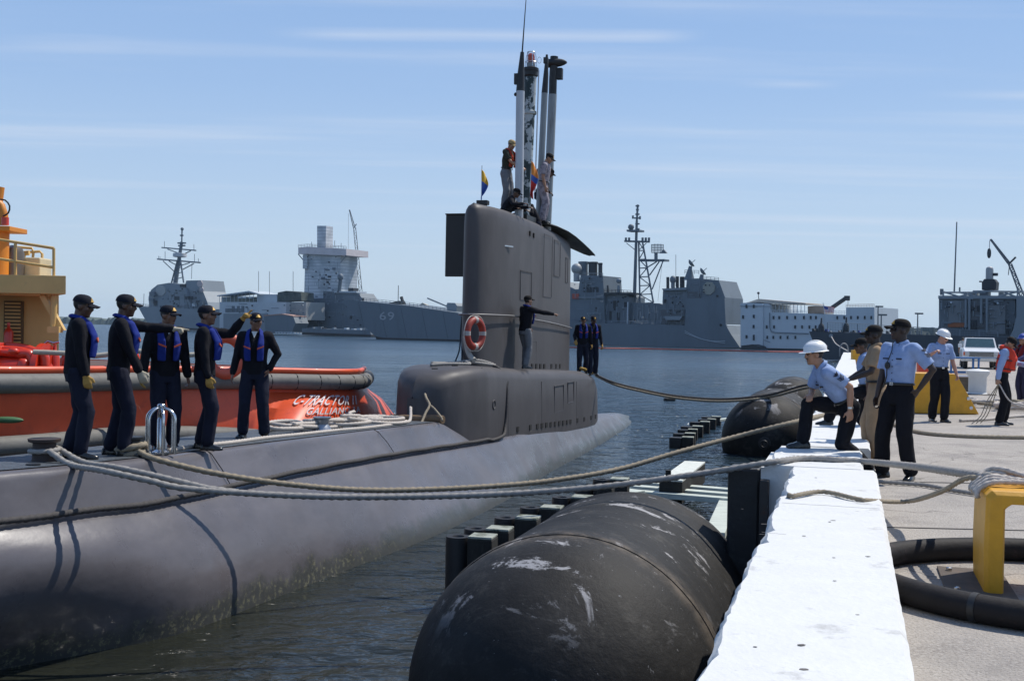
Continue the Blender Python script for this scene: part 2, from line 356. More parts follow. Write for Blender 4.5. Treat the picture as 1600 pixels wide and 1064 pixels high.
def fender(lat, a, length, r, zc, lab, shell=72):
    t = thing('foam_fender', lab, 'fender', pier(lat, a, zc), -PB, 'big black foam fenders floating along the quay', True)
    prof = []
    for i in range(1, 15): f = math.pi / 2 * i / 14; prof.append((r * math.sin(f), -r * math.cos(f)))
    prof += [(r * 1.006, .0), (r * 1.012, .04), (r * 1.006, .09)]
    for i in range(1, 9): prof.append((r, .09 + (length - .18) * i / 9))
    prof += [(r, length - .09), (r * 1.012, length - .04)]
    for i in range(0, 14): f = math.pi / 2 * i / 14; prof.append((r * math.cos(f), length + r * math.sin(f)))
    m = Matrix(((1, 0, 0), (0, 0, 1), (0, -1, 0)))
    o = MB().lathe(prof, n=shell, m=m)
    for vtx in o.bm.verts:
        k = noise.noise(vtx.co * .9 + V((lat * 3, a, 0))) * .02; vtx.co += vtx.co.normalized() * k
    o.build('shell', M_fend, t, smooth=60)
    for y, s in ((-r, -1), (length + r, 1)):
        e = MB().lathe([(.17, 0), (.17, .06), (.10, .07), (.10, .16), (.06, .17)], o=(0, y - s * .03, 0), n=20, m=Matrix(((1, 0, 0), (0, 0, s), (0, -s, 0)))).build('end_fitting', M_blackrub, t, smooth=40)
        MB().tube([V((.09 * math.cos(q), y + s * .2, .09 * math.sin(q))) for q in [k * math.pi / 8 for k in range(16)]], .022, 8, True).build('lifting_eye', M_dark0, e, smooth=60)
    return t
fender(-2.25, 9.50, 2.85, 1.35, -1.46, 'huge scuffed black foam fender nearest in the foreground beside the white kerb')
fender(-2.2, 33.2, 3.4, 1.28, -1.33, 'black foam fender behind the lunging worker\'s front leg, second from the foreground')
fender(-2.2, 45, 3.0, 1.25, -1.32, 'smallest looking farthest foam fender, behind the other fenders and the twin line')

# ---------------------------------------------------------------- timber piles with round rubber heads
M_pile = mat('tarred_timber', (.018, .017, .014), .8, var=.4, scale=7, bump=.5, bscale=22, stretch=(1, 1, .25), dirt=(.06, .055, .045), dscale=9, dth=(.58, .72))
M_top = mat('bleached_timber', (.32, .34, .29), .85, var=.25, scale=14, bump=.3, bscale=30, dirt=(.08, .09, .06), dscale=7, dth=(.48, .62))
PH = -.85
def pile(px, py, i, lab, grp, ring=True, w=.30, PH=PH):
    c = gz(px, py, PH); e = PW.copy(); t = thing('fender_pile', lab, 'pile', (c.x, c.y, WATER - .8), 0, grp)
    r = w * .5; cc = c
    if ring:
        mb = MB(); mb.lathe([(r * .93, -1.9), (r, -.05), (r * .97, 0), (r * .5, .0), (r * .42, -.03), (.01, -.035)], o=cc + V((0, 0, -.003)), n=22)
        mb.build('rubber_sleeve', M_blackrub, t, smooth=35)
    else:
        MB().box(cc + V((0, 0, -.95)), (w * 1.0, w * .9, 1.9), Matrix.Rotation(-PB, 3, 'Z')).build('rubber_sleeve', M_blackrub, t, bevel=.015)
    k = cc + e * (w * 1.03)
    MB().box(k + V((0, 0, -.96)), (w, w, 1.92), Matrix.Rotation(-PB + .05, 3, 'Z')).build('timber', M_pile, t, bevel=.012)
    MB().box(k + V((0, 0, .018)), (w * .98, w * .98, .03), Matrix.Rotation(-PB + .05, 3, 'Z')).build('weathered_top', M_top, t, bevel=.008)
near_p = [(716, 837), (744, 825), (790, 808), (829, 792), (878, 776), (914, 760), (940, 748)]
near_l = ['nearest pile of the row, hollow rubber head beside a pale square timber top', 'second nearest pile of the row, half hidden behind the nearest one', 'third pile from the nearest in the row beside the big fender',
          'fourth pile of the near row, just above the big fender\'s outline', 'fifth pile of the near row, standing close below the grey mooring line', 'sixth pile of the near row, at the left end of the white planks', 'farthest pile of the near row, behind the white planks']
for i, (px, py) in enumerate(near_p): pile(px, py, i, near_l[i], 'near row of piles between hull and fender')
far_p = [(1056, 683), (1061, 677), (1067, 671), (1073, 666), (1086, 659), (1098, 655), (1104, 651)]
far_l = ['front pile of the distant row, lowest in the picture of that row', 'second pile of the distant row off the casing\'s aft end', 'third pile of the distant row off the casing\'s aft end', 'fourth pile of the distant row, before the taller looking fifth',
         'fifth pile of the distant row, standing out taller than its neighbours', 'sixth pile of the distant row, almost hidden by the fifth', 'rearmost pile of the distant row, left of the floating board']
for i, (px, py) in enumerate(far_p): pile(px, py, i, far_l[i], 'distant row of piles beyond the planks', ring=False, w=.34 - .02 * (i % 3), PH=-1.40 + .06 * (i == 4) + .03 * (i % 2))
# planks of the floating timber camel
M_plank = mat('pale_green_planks', (.50, .54, .48), .8, var=.2, scale=10, stretch=(.3, 1, 1), bump=.25, bscale=20, dirt=(.2, .22, .17), dscale=5, dth=(.6, .72))
zt = -1.25
t = thing('timber_camel', 'pale weathered timber raft of cross planks floating between piles and quay', 'raft', gz(1050, 765, WATER))
def plank(ax, bx, wid, thick, nm='plank', m=None, z=zt):
    a = gz(ax[0], ax[1], z); b = gz(bx[0], bx[1], z); d = (b - a).normalized(); s = V((-d.y, d.x, 0)) * wid
    MB().prism([a, b, b + s, a + s], (0, 0, -thick)).build(nm, m or M_plank, t, bevel=.01)
plank((931, 762), (1157, 780), .22, .10); plank((938, 755), (1157, 773), .24, .10, z=zt + .01); plank((950, 749), (1158, 766), .24, .10)
plank((968, 772), (1008, 766), .35, .11, z=zt + .03)
plank((1133, 832), (1152, 778), .3, .12, z=zt - .04)
a = gz(1030, 751, -1.05); b = gz(1070, 722, -1.05); d = (b - a).normalized(); s = V((d.y, -d.x, 0)) * .42
MB().prism([a, b, b + s, a + s], (0, 0, -.4)).build('side_beam', M_pile, t, bevel=.01)
MB().prism([a + V((0, 0, .03)), b + V((0, 0, .03)), b + s + V((0, 0, .03)), a + s + V((0, 0, .03))], (0, 0, -.03)).build('beam_top', mat('white_beam', (.62, .64, .58), .8, var=.15, scale=9, dirt=(.3, .3, .25), dscale=6), t)
MB().bar(gz(1044, 752, -1.0), gz(1044, 752, -1.0) + V((0, 0, .2)), .05, 8).build('peg', M_pile, t)
a = gz(1125, 655, -1.2); b = gz(1150, 652, -1.2)
tag(MB().prism([a, b, b + V((.1, .45, 0)), a + V((.1, .45, 0))], (0, 0, -.08)).build('floating_board', M_plank, bevel=.01), 'small pale green board floating beside the second black fender', 'board')
tag(MB().box(gz(1046, 626, WATER) + V((0, 0, .03)), (.55, .3, .22), Matrix.Rotation(.3, 3, 'Z')).build('floating_log', M_pile, bevel=.06), 'short black log drifting on the water under the twin line', 'log')

# ---------------------------------------------------------------- far shore
M_tree = mat('far_trees', (.07, .09, .075), .9, var=.3, scale=.02)
def shore(x0, y0, x1, y1, d0, d1, hmin, hmax, n, seed):
    rnd = random.Random(seed); mb = MB(); A = gz(x0, y0, WATER); a = at(x0, y0, d0); b = at(x1, y1, d1)
    rows = [[], [], []]
    for i in range(n + 1):
        p = a.lerp(b, i / n); h = rnd.uniform(hmin, hmax)
        rows[0].append(V((p.x, p.y, WATER))); rows[1].append(V((p.x, p.y + 4, WATER + h))); rows[2].append(V((p.x, p.y + 60, WATER + h * .9)))
    mb.grid(rows); return mb
tag(shore(-150, 500, 260, 500, 1500, 1500, 5, 10, 120, 3).build('far_shore', M_tree), kind='structure')
tag(shore(1340, 515, 1800, 515, 600, 600, 4, 9, 120, 4).build('far_shore_trees', M_tree), kind='structure')
# ---------------------------------------------------------------- submarine
SB = R(16.2); SO = V((-.65, 27, 0))
sub = thing('submarine', 'dark grey submarine with tall sail and raised masts, men lined up on its foredeck', 'submarine', SO, -SB, local=True)
SM = Matrix.Translation(SO) @ Matrix.Rotation(-SB, 4, 'Z'); SMI = SM.inverted()
def sub_w(r, t, z): return SM @ V((r, t, z))
def sub_l(p): return SMI @ p
def hull_mat():
    m = bpy.data.materials.new('hull_grey'); m.use_nodes = True; n = m.node_tree; b = n.nodes['Principled BSDF']; L = n.links.new
    b.inputs['Roughness'].default_value = .42; b.inputs['Specular IOR Level'].default_value = .4
    tcn = n.nodes.new('ShaderNodeTexCoord'); sep = n.nodes.new('ShaderNodeSeparateXYZ'); L(tcn.outputs['Object'], sep.inputs[0])
    def ns(scale, det, sc=(1, 1, 1), rough=.65, dist=0):
        mp = n.nodes.new('ShaderNodeMapping'); mp.inputs['Scale'].default_value = sc; L(tcn.outputs['Object'], mp.inputs[0])
        t = n.nodes.new('ShaderNodeTexNoise'); t.inputs['Scale'].default_value = scale; t.inputs['Detail'].default_value = det; t.inputs['Roughness'].default_value = rough; t.inputs['Distortion'].default_value = dist; L(mp.outputs[0], t.inputs['Vector']); return t.outputs[0]
    def mr(s, a, c, lo=0, hi=1):
        k = n.nodes.new('ShaderNodeMapRange'); k.interpolation_type = 'SMOOTHSTEP'; L(s, k.inputs[0]); k.inputs[1].default_value = a; k.inputs[2].default_value = c; k.inputs[3].default_value = lo; k.inputs[4].default_value = hi; return k.outputs[0]
    def mth(op, a, c):
        k = n.nodes.new('ShaderNodeMath'); k.operation = op
        for i, q in enumerate((a, c)):
            if isinstance(q, (int, float)): k.inputs[i].default_value = q
            else: L(q, k.inputs[i])
        return k.outputs[0]
    def mixc(f, a, col):
        k = n.nodes.new('ShaderNodeMix'); k.data_type = 'RGBA'; L(f, k.inputs[0]); k.inputs[7].default_value = col
        if isinstance(a, tuple): k.inputs[6].default_value = a
        else: L(a, k.inputs[6])
        return k.outputs[2]
    c = mixc(mr(ns(.9, 7, (1, .5, 1)), .3, .72), (.092, .086, .092, 1), (.142, .132, .140, 1))
    c = mixc(mth('MULTIPLY', mr(ns(2.2, 8, (2.5, .4, .4), .7), .56, .72), .35), c, (.17, .16, .17, 1))     # rubbed streaks
    c = mixc(mth('MULTIPLY', mr(ns(1.3, 7, (1, 1, .3)), .58, .75), .35), c, (.095, .075, .07, 1))           # faint brown staining
    edge = mth('ADD', sep.outputs[2], mth('MULTIPLY', ns(1.6, 7, (1, 1, 1), .75), -.75))
    c = mixc(mth('MULTIPLY', mr(edge, -1.95, -1.72, 1, 0), .75), c, (.045, .05, .042, 1))                    # wet weed band at the waterline
    spk = mth('MULTIPLY', mr(ns(14, 5, (1, 1, 1), .8), .52, .62), mr(edge, -1.92, -1.75, 1, 0))
    spk = mth('MULTIPLY', spk, mr(sep.outputs[1], -12.5, -8.5, 1, .12)); c = mixc(mth('MULTIPLY', spk, .85), c, (.20, .19, .12, 1))                                               # barnacle speckle
    L(c, b.inputs['Base Color'])
    L(mr(ns(1.2, 6), .3, .7, .24, .42), b.inputs['Roughness'])
    bp = n.nodes.new('ShaderNodeBump'); bp.inputs['Strength'].default_value = .35; bp.inputs['Distance'].default_value = .05
    L(mth('ADD', mth('MULTIPLY', ns(.9, 4, (1, .6, 1)), 1.0), mth('MULTIPLY', ns(26, 3), .05)), bp.inputs['Height']); L(bp.outputs[0], b.inputs['Normal'])
    return m
M_hull = hull_mat()
M_sail = mat('sail_grey', (.074, .069, .070), .5, spec=.22, var=.16, scale=2.2, stretch=(1, 1, .35), bump=.06, bscale=5, dirt=(.10, .094, .095), dscale=3, dth=(.55, .8))
M_slot = mat('dark_slot', (.004, .004, .004), .9)
M_dark = mat('dark_metal', (.012, .013, .014), .5, var=.2)
M_steel = mat('bare_steel', (.55, .55, .56), .25, 1.0, var=.12, scale=9)
ST = [(-20.5, (.04, -.05), (.06, -.25), (.05, -.6), (.0, -1.2), (0, -2)), (-19.5, (.12, -.1), (.18, -.4), (.16, -.75), (.02, -1.5), (0, -2.2)), (-18.5, (.28, -.18), (.40, -.48), (.40, -.85), (.06, -1.66), (.02, -2.6)),
      (-17.2, (.50, -.25), (.70, -.54), (.67, -1.0), (.12, -1.75), (.1, -2.8)), (-16.4, (.69, -.28), (.98, -.60), (.95, -1.06), (.55, -1.75), (.35, -2.8)), (-15.6, (.81, -.31), (1.14, -.65), (1.18, -1.1), (1.02, -1.72), (.9, -2.8)),
      (-14.8, (.91, -.35), (1.20, -.68), (1.40, -1.15), (1.36, -1.7), (1.3, -3)), (-13, (.98, -.36), (1.22, -.68), (1.44, -1.15), (1.52, -1.7), (1.5, -3)), (-11.6, (1.02, -.37), (1.26, -.7), (1.48, -1.15), (1.62, -1.7), (1.8, -3)), (-8, (1.06, -.47), (1.31, -.8), (1.6, -1.22), (1.88, -1.7), (2.2, -3)),
      (-3, (1.12, -.66), (1.3, -.88), (1.53, -1.22), (1.8, -1.7), (2.2, -3)), (0, (1.1, -.75), (1.22, -.95), (1.36, -1.25), (1.56, -1.7), (2, -3)), (5, (1.0, -.95), (1.08, -1.1), (1.2, -1.35), (1.38, -1.7), (1.8, -3)),
      (10, (.75, -1.13), (.85, -1.26), (.97, -1.45), (1.12, -1.7), (1.5, -3)), (16, (.3, -1.42), (.4, -1.5), (.5, -1.6), (.64, -1.7), (1.2, -3)), (19, (.02, -1.72), (.06, -1.8), (.1, -1.9), (.2, -2.2), (.8, -3))]
def cm1(a, b, c, d, t): return .5 * (2 * b + (c - a) * t + (2 * a - 5 * b + 4 * c - d) * t * t + (3 * b - a - 3 * c + d) * t ** 3)
def interp(tab, t):
    # tab: list of (t, v0, v1, ...) piecewise linear
    if t <= tab[0][0]: return tab[0][1:]
    for i in range(len(tab) - 1):
        if t <= tab[i + 1][0]:
            k = (t - tab[i][0]) / (tab[i + 1][0] - tab[i][0]); return tuple(a + (b - a) * k for a, b in zip(tab[i][1:], tab[i + 1][1:]))
    return tab[-1][1:]
def station(t):
    i = 0
    while i < len(ST) - 2 and ST[i + 1][0] < t: i += 1
    a, b, c, d = ST[max(i - 1, 0)], ST[i], ST[i + 1], ST[min(i + 2, len(ST) - 1)]
    k = (t - b[0]) / (c[0] - b[0]); hb = c[0] - b[0]; out_ = []
    for j in range(1, 6):
        p = []
        for q in (0, 1):
            m0 = (c[j][q] - a[j][q]) / max(1e-6, c[0] - a[0]) * hb; m1 = (d[j][q] - b[j][q]) / max(1e-6, d[0] - b[0]) * hb
            k2, k3 = k * k, k ** 3
            p.append((2 * k3 - 3 * k2 + 1) * b[j][q] + (k3 - 2 * k2 + k) * m0 + (-2 * k3 + 3 * k2) * c[j][q] + (k3 - k2) * m1)
        out_.append((max(0.0, p[0]), p[1]))
    return out_
def profile(t):
    s = [V((p[0], 0, p[1])) for p in station(t)]; pts = [q for q in catmull(s, .12)]
    n = 22; L = [0]
    for i in range(1, len(pts)): L.append(L[-1] + (pts[i] - pts[i - 1]).length)
    res = []; j = 0
    for i in range(n):
        d = L[-1] * i / (n - 1)
        while j < len(L) - 2 and L[j + 1] < d: j += 1
        k = (d - L[j]) / max(1e-9, L[j + 1] - L[j]); res.append(pts[j].lerp(pts[j + 1], min(1, k)))
    return res
rows = []; N = 150
for i in range(N + 1):
    t = -20.5 + 39.5 * i / N; p = profile(t)
    half = [V((q.x, t, q.z)) for q in p]
    rows.append([V((-q.x, q.y, q.z)) for q in half[::-1]] + [V((0, t, half[0].z + .06))] + half)
MB().grid(rows).build('hull', M_hull, sub, smooth=180)
DECK = [(-20.5, .08, .40), (-19.5, .14, .34), (-17, .46, .2), (-16, .62, .165), (-15, .70, .13), (-11, .78, .02), (-5.1, .80, -.16), (-4.3, .92, -.44), (-3.6, 1.02, -.70)]
rows = []; rows2 = []; NN = 90
for i in range(NN + 1):
    t = -20.5 + (20.5 - 3.6) * i / NN; rd, zd = interp(DECK, t); f = station(t)[0]
    rc = max(f[0], rd + .04) + .005; zc = f[1] - .03
    pr = [(0, zd + .012), (rd - .10, zd + .008), (rd - .03, zd - .004), (rd + .012, zd - .035), (rd + .028, zd - .08), (rd * .45 + rc * .55, zd * .45 + zc * .55), (rc, zc)]
    rows.append([V((-a, t, z)) for a, z in pr[:0:-1]] + [V((a, t, z)) for a, z in pr])
    if t < -5.2: rows2.append([V((a, t, zd + .012 + .006)) for a in (-(rd - .09), -(rd - .09) / 2, 0, (rd - .09) / 2, rd - .09)])
MB().grid(rows).build('foredeck_casing', M_hull, sub, smooth=40)
MB().grid(rows2).build('deck_plating', mat('gritty_deck', (.06, .07, .08), .55, var=.35, scale=9, bump=.9, bscale=26, dirt=(.15, .16, .18), dscale=16, dth=(.56, .68)), sub)
def deck_z(t): return interp(DECK, t)[1] + .018
# seam across the casing
def seam(t, r=.006):
    rd, zd = interp(DECK, t); f = station(t)[0]; pts = [V((rd - .06, t, zd + .012)), V((rd + .02, t, zd - .03)), V(((rd + f[0]) / 2 + .03, t + .04, (zd + f[1]) / 2)), V((f[0] + .015, t + .1, f[1]))]
    MB().tube(pts, r, 5).build('casing_seam', M_slot, sub)
seam(-8.2); seam(-13.3)
# casing round the sail
CS = [(-4.62, .10, .30), (-4.55, .30, .50), (-4.35, .56, .68), (-4.0, .78, .79), (-3.5, .95, .84), (-3, 1.04, .86), (0, 1.1, .72), (4, 1.07, .58), (7, .98, .46), (8.3, .9, .33), (9.1, .8, .10), (9.7, .68, -.2), (10.2, .54, -.6), (10.55, .38, -1.15)]
def casing(t): return interp(CS, t)
rows = []; N = 120
for i in range(N + 1):
    t = -4.62 + 15.17 * i / N; w, zt_ = casing(t); zf = station(t)[0][1] - .12
    rr = min(.30, (zt_ - zf) * .5); pr = [(0, zt_ + .015)]
    pr += [(max(0, w - .38), zt_ + .006), (max(0, w - rr * .75), zt_ - rr * .05), (max(w * .4, w - rr * .42), zt_ - rr * .18), (max(w * .6, w - rr * .15), zt_ - rr * .45), (w - .005, zt_ - rr * .85), (w + .015, zt_ * .5 + zf * .5), (w + .03, zf)]
    rows.append([V((-max(a * .3, a - .22), t, z)) for a, z in pr[:0:-1]] + [V((a, t, z)) for a, z in pr])
mb = MB().grid(rows); mb.bm.faces.new([mb.bm.verts[i] for i in range(15)]) if False else None
mb.build('sail_casing', M_sail, sub, smooth=70)
mb = MB()
w0 = casing(-4.62)[0]; mb.box((0, -4.60, -.25), (2 * w0, .04, 1.0)); mb.build('casing_nose', M_sail, sub)
def slot(r, t, z, sy, sz): MB().box((r, t, z), (.03, sy, sz)).build('flood_slot', M_slot, sub)
for i in range(15):
    t = [-.9, .1, .75, 1.2, 1.65, 2.1, 2.55, 3.0, 3.45, 3.9, 4.35, 5.3, 6.3, 7.4, 8.3][i]
    w, zt_ = casing(t); zf = station(t)[0][1]; slot(w + .026, t, zf + .12, .2 if 1 < i < 11 else .16, .12)
for t, z in ((-3.1, .72), (-2.6, .70), (-2.9, .74)): pass
# long seams and panels on the casing
for t in (-1.6, 1.2, 5.2): w, zt_ = casing(t); MB().tube([V((w - .24, t, zt_ - .02)), V((w + .002, t, zt_ - .30)), V((w + .028, t, station(t)[0][1]))], .005, 5).build('casing_seam', M_slot, sub)
def panel_frame(r0, t0, t1, z0, z1, nm='access_panel', wfun=None, th=.012, m=None):
    wf = wfun or (lambda t: casing(t)[0] + .012)
    mb = MB()
    for a, b in (((t0, z0), (t1, z0)), ((t1, z0), (t1, z1)), ((t1, z1), (t0, z1)), ((t0, z1), (t0, z0))):
        pts = [V((wf(a[0] + (b[0] - a[0]) * k / 4), a[0] + (b[0] - a[0]) * k / 4, a[1] + (b[1] - a[1]) * k / 4)) for k in range(5)]
        mb.tube(pts, th, 5)
    mb.build(nm, m or M_sail, sub)
panel_frame(0, 2.5, 3.5, -.45, .22); panel_frame(0, 4.0, 4.8, -.3, .25)
MB().lathe([(.16, -.02), (.16, .02), (.12, .025), (.01, .02)], o=(.94, 6.6, -.02), n=16, m=Matrix(((0, 0, 1), (.6, 0, 0), (0, 1, 0)))).build('vent_port', M_slot, sub, smooth=40)
MB().tube([V((1.055 + .01, -2.6 + .09 * math.cos(q), .05 + .09 * math.sin(q))) for q in [k * math.pi / 8 for k in range(16)]], .016, 6, True).build('ring_fitting', M_sail, sub, smooth=60)
for (r, t, z, a, b) in ((.62, -3.5, .80, .22, .07), (.40, -3.25, .855, .12, .05), (.80, -2.9, .80, .16, .06), (.2, -3.9, .80, .12, .05)):
    MB().box((r, t, z), (a, b, .05), Matrix.Rotation(.5, 3, 'Z')).build('casing_vent', M_slot, sub)
# sail
SN, SE = -1.6, 7.3
SCX = .15
def sw(t):
    if t < .5: return .51 * math.sqrt(max(0, 1 - ((.5 - t) / (.5 - SN)) ** 2)) ** .9
    if t < 3: return .51
    k = (t - 3) / (SE - 3); return .51 * (1 - .62 * k ** 1.4) * (math.sqrt(max(0, 1 - max(0, (k - .97) / .03) ** 2)) if k > .97 else 1)
TS = [SN + (.5 - SN) * (1 - math.cos(math.pi / 2 * i / 14)) for i in range(14)] + [.5, .62] + [.62 + (3.2 - .62) * i / 10 for i in range(1, 11)] + [3.2 + (SE - .13 - 3.2) * i / 18 for i in range(1, 19)] + [SE - .06, SE]
SZ = [(.2, 0), (1, 0), (2, 0), (3, 0), (3.9, 0), (4.15, .01), (4.28, .04), (4.36, .09), (4.40, .17)]
def sail_top(t): return 4.42 - .015 * max(0, t)
def spt(t, s, z, ins):
    tt = max(SN + ins, min(SE - ins, t)); w = max(0, sw(t) - ins)
    return V((SCX + s * w * (1 - .02 * z), tt, z + (-.015 * max(0, t)) * (z / 4.4)))
rows = []
for z, ins in SZ:
    rows.append([spt(t, 1, z, ins) for t in TS] + [spt(t, -1, z, ins) for t in TS[-2:0:-1]])
mb = MB(); mb.rings(rows, cap=False)
# top, open over the cockpit
for i in range(len(TS) - 1):
    a, b = TS[i], TS[i + 1]
    if .61 < a and b < 3.21:
        for s in (1, -1):
            z, ins = SZ[-1]; q0, q1 = spt(a, s, z, ins), spt(b, s, z, ins); i0, i1 = spt(a, s, z, .2), spt(b, s, z, .2)
            mb.grid([[q0, q1], [i0, i1]]); mb.grid([[i0, i1], [i0 + V((0, 0, -.8)), i1 + V((0, 0, -.8))]])
    else:
        z, ins = SZ[-1]; mb.grid([[spt(a, 1, z, ins), spt(b, 1, z, ins)], [V((SCX, spt(a, 1, z, ins).y, z + .03 - .015 * max(0, a))), V((SCX, spt(b, 1, z, ins).y, z + .03 - .015 * max(0, b)))], [spt(a, -1, z, ins), spt(b, -1, z, ins)]])
for t in (.62, 3.2): mb.grid([[spt(t, 1, 4.4, .17), spt(t, -1, 4.4, .17)], [spt(t, 1, 3.6, .17), spt(t, -1, 3.6, .17)]])
mb.grid([[spt(.62, 1, 3.61, .16), spt(3.2, 1, 3.61, .16)], [spt(.62, -1, 3.61, .16), spt(3.2, -1, 3.61, .16)]])
bmesh.ops.remove_doubles(mb.bm, verts=mb.bm.verts, dist=.002)
mb.build('sail', M_sail, sub, smooth=50)
ws = lambda t: SCX + sw(t) * .96 + .006
panel_frame(0, .75, 1.75, 2.35, 3.05, wfun=ws, th=.008); panel_frame(0, 4.2, 5.1, 3.1, 4.05, wfun=ws, th=.008); panel_frame(0, 1.2, 2.3, .85, 1.35, wfun=ws, th=.008); panel_frame(0, 6.1, 6.5, 3.0, 3.7, wfun=ws, th=.008); panel_frame(0, 2.9, 3.9, 2.5, 4.1, wfun=ws, th=.006)
for t, z in ((1.6, 4.0), (1.95, 3.98)): MB().box((SCX + sw(t) * .925 + .004, t, z), (.03, .08, .12)).build('vent_port', M_slot, sub)
MB().box((SCX - .02 + sw(-.35) + .01, -.25, 3.55), (.03, .42, .03), Matrix.Rotation(-.28, 3, 'Z')).build('step_rung', M_steel, sub)
for t in (1.9, 2.3, 2.7, 3.1, 4.0, 4.7, 5.3): slot(ws(t) + .02 - .012, t, .78 - .026 * t, .16, .12)
# handrail round the sail
hr = [V((SCX - .58, .5, 1.95))] + [V((SCX - (sw(t) + .07), t, 1.95)) for t in (.2, -.3, -.8, -1.25, -1.55)] + [V((SCX, SN - .09, 1.95))] + [V((SCX + sw(t) + .07, t, 1.95 - .035 * max(0, t))) for t in (-1.55, -1.25, -.8, -.3, .3, 1, 2, 3, 4, 5, 6, 7)]
MB().tube(catmull(hr, .2), .018, 7).build('handrail', mat('worn_rail', (.22, .21, .2), .5, .2), sub, smooth=180)
for t in (0, 1, 2, 3, 4, 5, 6): MB().bar((SCX + sw(t) - .02, t, 1.95 - .035 * max(0, t)), (SCX + sw(t) + .07, t, 1.95 - .035 * max(0, t)), .014).build('rail_bracket', M_sail, sub)
# open hatch panel on the port side
mb = MB(); mb.box((-.72, .35, 3.62), (.80, .07, 1.5)); mb.box((-.72, .33, 4.36), (.82, .11, .03)); mb.build('side_panel', M_dark, sub, bevel=.012)
# drooping exhaust plate behind the masts
rows = []
for t, z, w in ((3.3, 4.46, .40), (4.5, 4.48, .46), (5.6, 4.44, .50), (6.6, 4.38, .48), (7.6, 4.29, .38), (8.6, 4.17, .27), (9.3, 4.07, .17), (9.5, 4.03, .10)):
    rows.append([V((SCX + max(0, .46 - w) * .9 + w * math.cos(q) , t, z + .045 * math.sin(q) - .05 * abs(math.cos(q)) ** 2)) for q in [2 * math.pi * k / 20 for k in range(20)]])
MB().rings(rows).build('exhaust_deflector', mat('camo_green_grey', (.05, .055, .045), .6, var=.3, scale=3, dirt=(.012, .013, .012), dscale=3, dth=(.48, .56)), sub, smooth=50)
# masts
M_mastw = mat('mast_pale', (.42, .45, .48), .45, .15, var=.1, scale=3, stretch=(1, 1, .2), dirt=(.25, .27, .3), dscale=3)
M_mastg = mat('mast_grey', (.22, .24, .25), .4, .3, var=.12, scale=3, stretch=(1, 1, .2), dirt=(.12, .12, .12), dscale=4)
M_camo = mat('camouflage', (.012, .03, .034), .6, var=.2, scale=9, stretch=(1, 1, .8), dirt=(.36, .40, .41), dscale=3.6, dth=(.515, .54))
def mpt(px, py, d): return sub_l(at(px, py, d))
def mast(nm, base, top, d, r, m, r2=None):
    a, b = mpt(*base, d), mpt(*top, d); k = (a - b).normalized(); a = a + k * .5; o = MB().bar(a, b, r, 18, r2).build(nm, m, sub, smooth=40); return o, b
A, tA = mast('antenna_mast', (811, 318), (813, 143), 28.3, .105, M_mastw)
MB().tube([mpt(813, 143, 28.3), mpt(814, 115, 28.3), mpt(816, 82, 28.3)], [.105, .085, .045], 14).build('mast_head', M_dark, A, smooth=40)
MB().tube([mpt(816, 82, 28.3), mpt(819, 40, 28.3), mpt(823, -14, 28.3)], [.02, .014, .008], 6).build('whip_aerial', M_dark, A)
mb = MB(); mb.box(mpt(807, 124, 28.3), (.1, .1, .26)); mb.ball(mpt(806, 148, 28.3), .05, 8, 6); mb.build('clamp_box', M_dark, A)
B, tB = mast('snorkel_mast', (820, 318), (829, 120), 29.4, .155, M_camo)
o = MB(); o.lathe([(.155, 0), (.19, .03), (.19, .14), (.205, .15), (.205, .22), (.17, .24), (.12, .25)], o=mpt(829, 121, 29.4), n=20); o.build('mast_collar', M_dark, B, smooth=40)
c0 = mpt(829.5, 105, 29.4)
mb = MB(); mb.lathe([(.10, 0), (.10, .10), (.07, .12)], o=c0, n=14); mb.build('lamp_base', M_mastg, B, smooth=40)
mb = MB(); mb.lathe([(.075, .12), (.085, .16), (.08, .30), (.05, .33)], o=c0, n=14); mb.build('red_lamp', mat('red_lens', (.40, .06, .03), .3), B, smooth=40)
mb = MB()
for k in range(6): q = k * math.pi / 3; mb.tube([c0 + V((.15 * math.cos(q), .15 * math.sin(q), 0)), c0 + V((.13 * math.cos(q), .13 * math.sin(q), .25)), c0 + V((.09 * math.cos(q), .09 * math.sin(q), .38))], .010, 5)
for zz_, rr in ((.12, .145), (.37, .095)): mb.tube([c0 + V((rr * math.cos(k * math.pi / 8), rr * math.sin(k * math.pi / 8), zz_)) for k in range(16)], .010, 5, True)
mb.tube([c0 + V((.22 + .05 * math.cos(k * math.pi / 6), 0, .16 + .08 * math.sin(k * math.pi / 6))) for k in range(12)], .008, 5, True)
mb.build('wire_cage', M_steel, B)
MB().lathe([(.16, 0), (.185, .02), (.185, .08), (.16, .1)], o=mpt(827, 180, 29.4), n=18).build('mast_band', M_camo, B, smooth=40)
MB().bar(mpt(836, 300, 29.2), mpt(842, 110, 29.2), .018, 6).build('guide_rod', M_mastw, B)
C, tC = mast('periscope_mast', (842, 335), (851, 146), 30.4, .085, M_mastg)
MB().tube([mpt(851, 146, 30.4), mpt(853, 118, 30.4), mpt(854, 96, 30.4), mpt(854.5, 86, 30.4)], [.088, .07, .042, .03], 12).build('mast_head', M_dark, C, smooth=40)
mb = MB(); mb.box(mpt(853, 95, 30.4), (.12, .1, .16)); mb.build('optic_box', M_dark, C, bevel=.01)
D, tD = mast('radar_mast', (855, 345), (863.5, 148), 31.2, .115, M_mastg)
MB().tube([mpt(863.5, 148, 31.2), mpt(864, 125, 31.2), mpt(866, 89, 31.2)], .108, 16).build('mast_head', M_dark, D, smooth=40)
e = mpt(866, 99, 31.2)
mb = MB()
rows = []
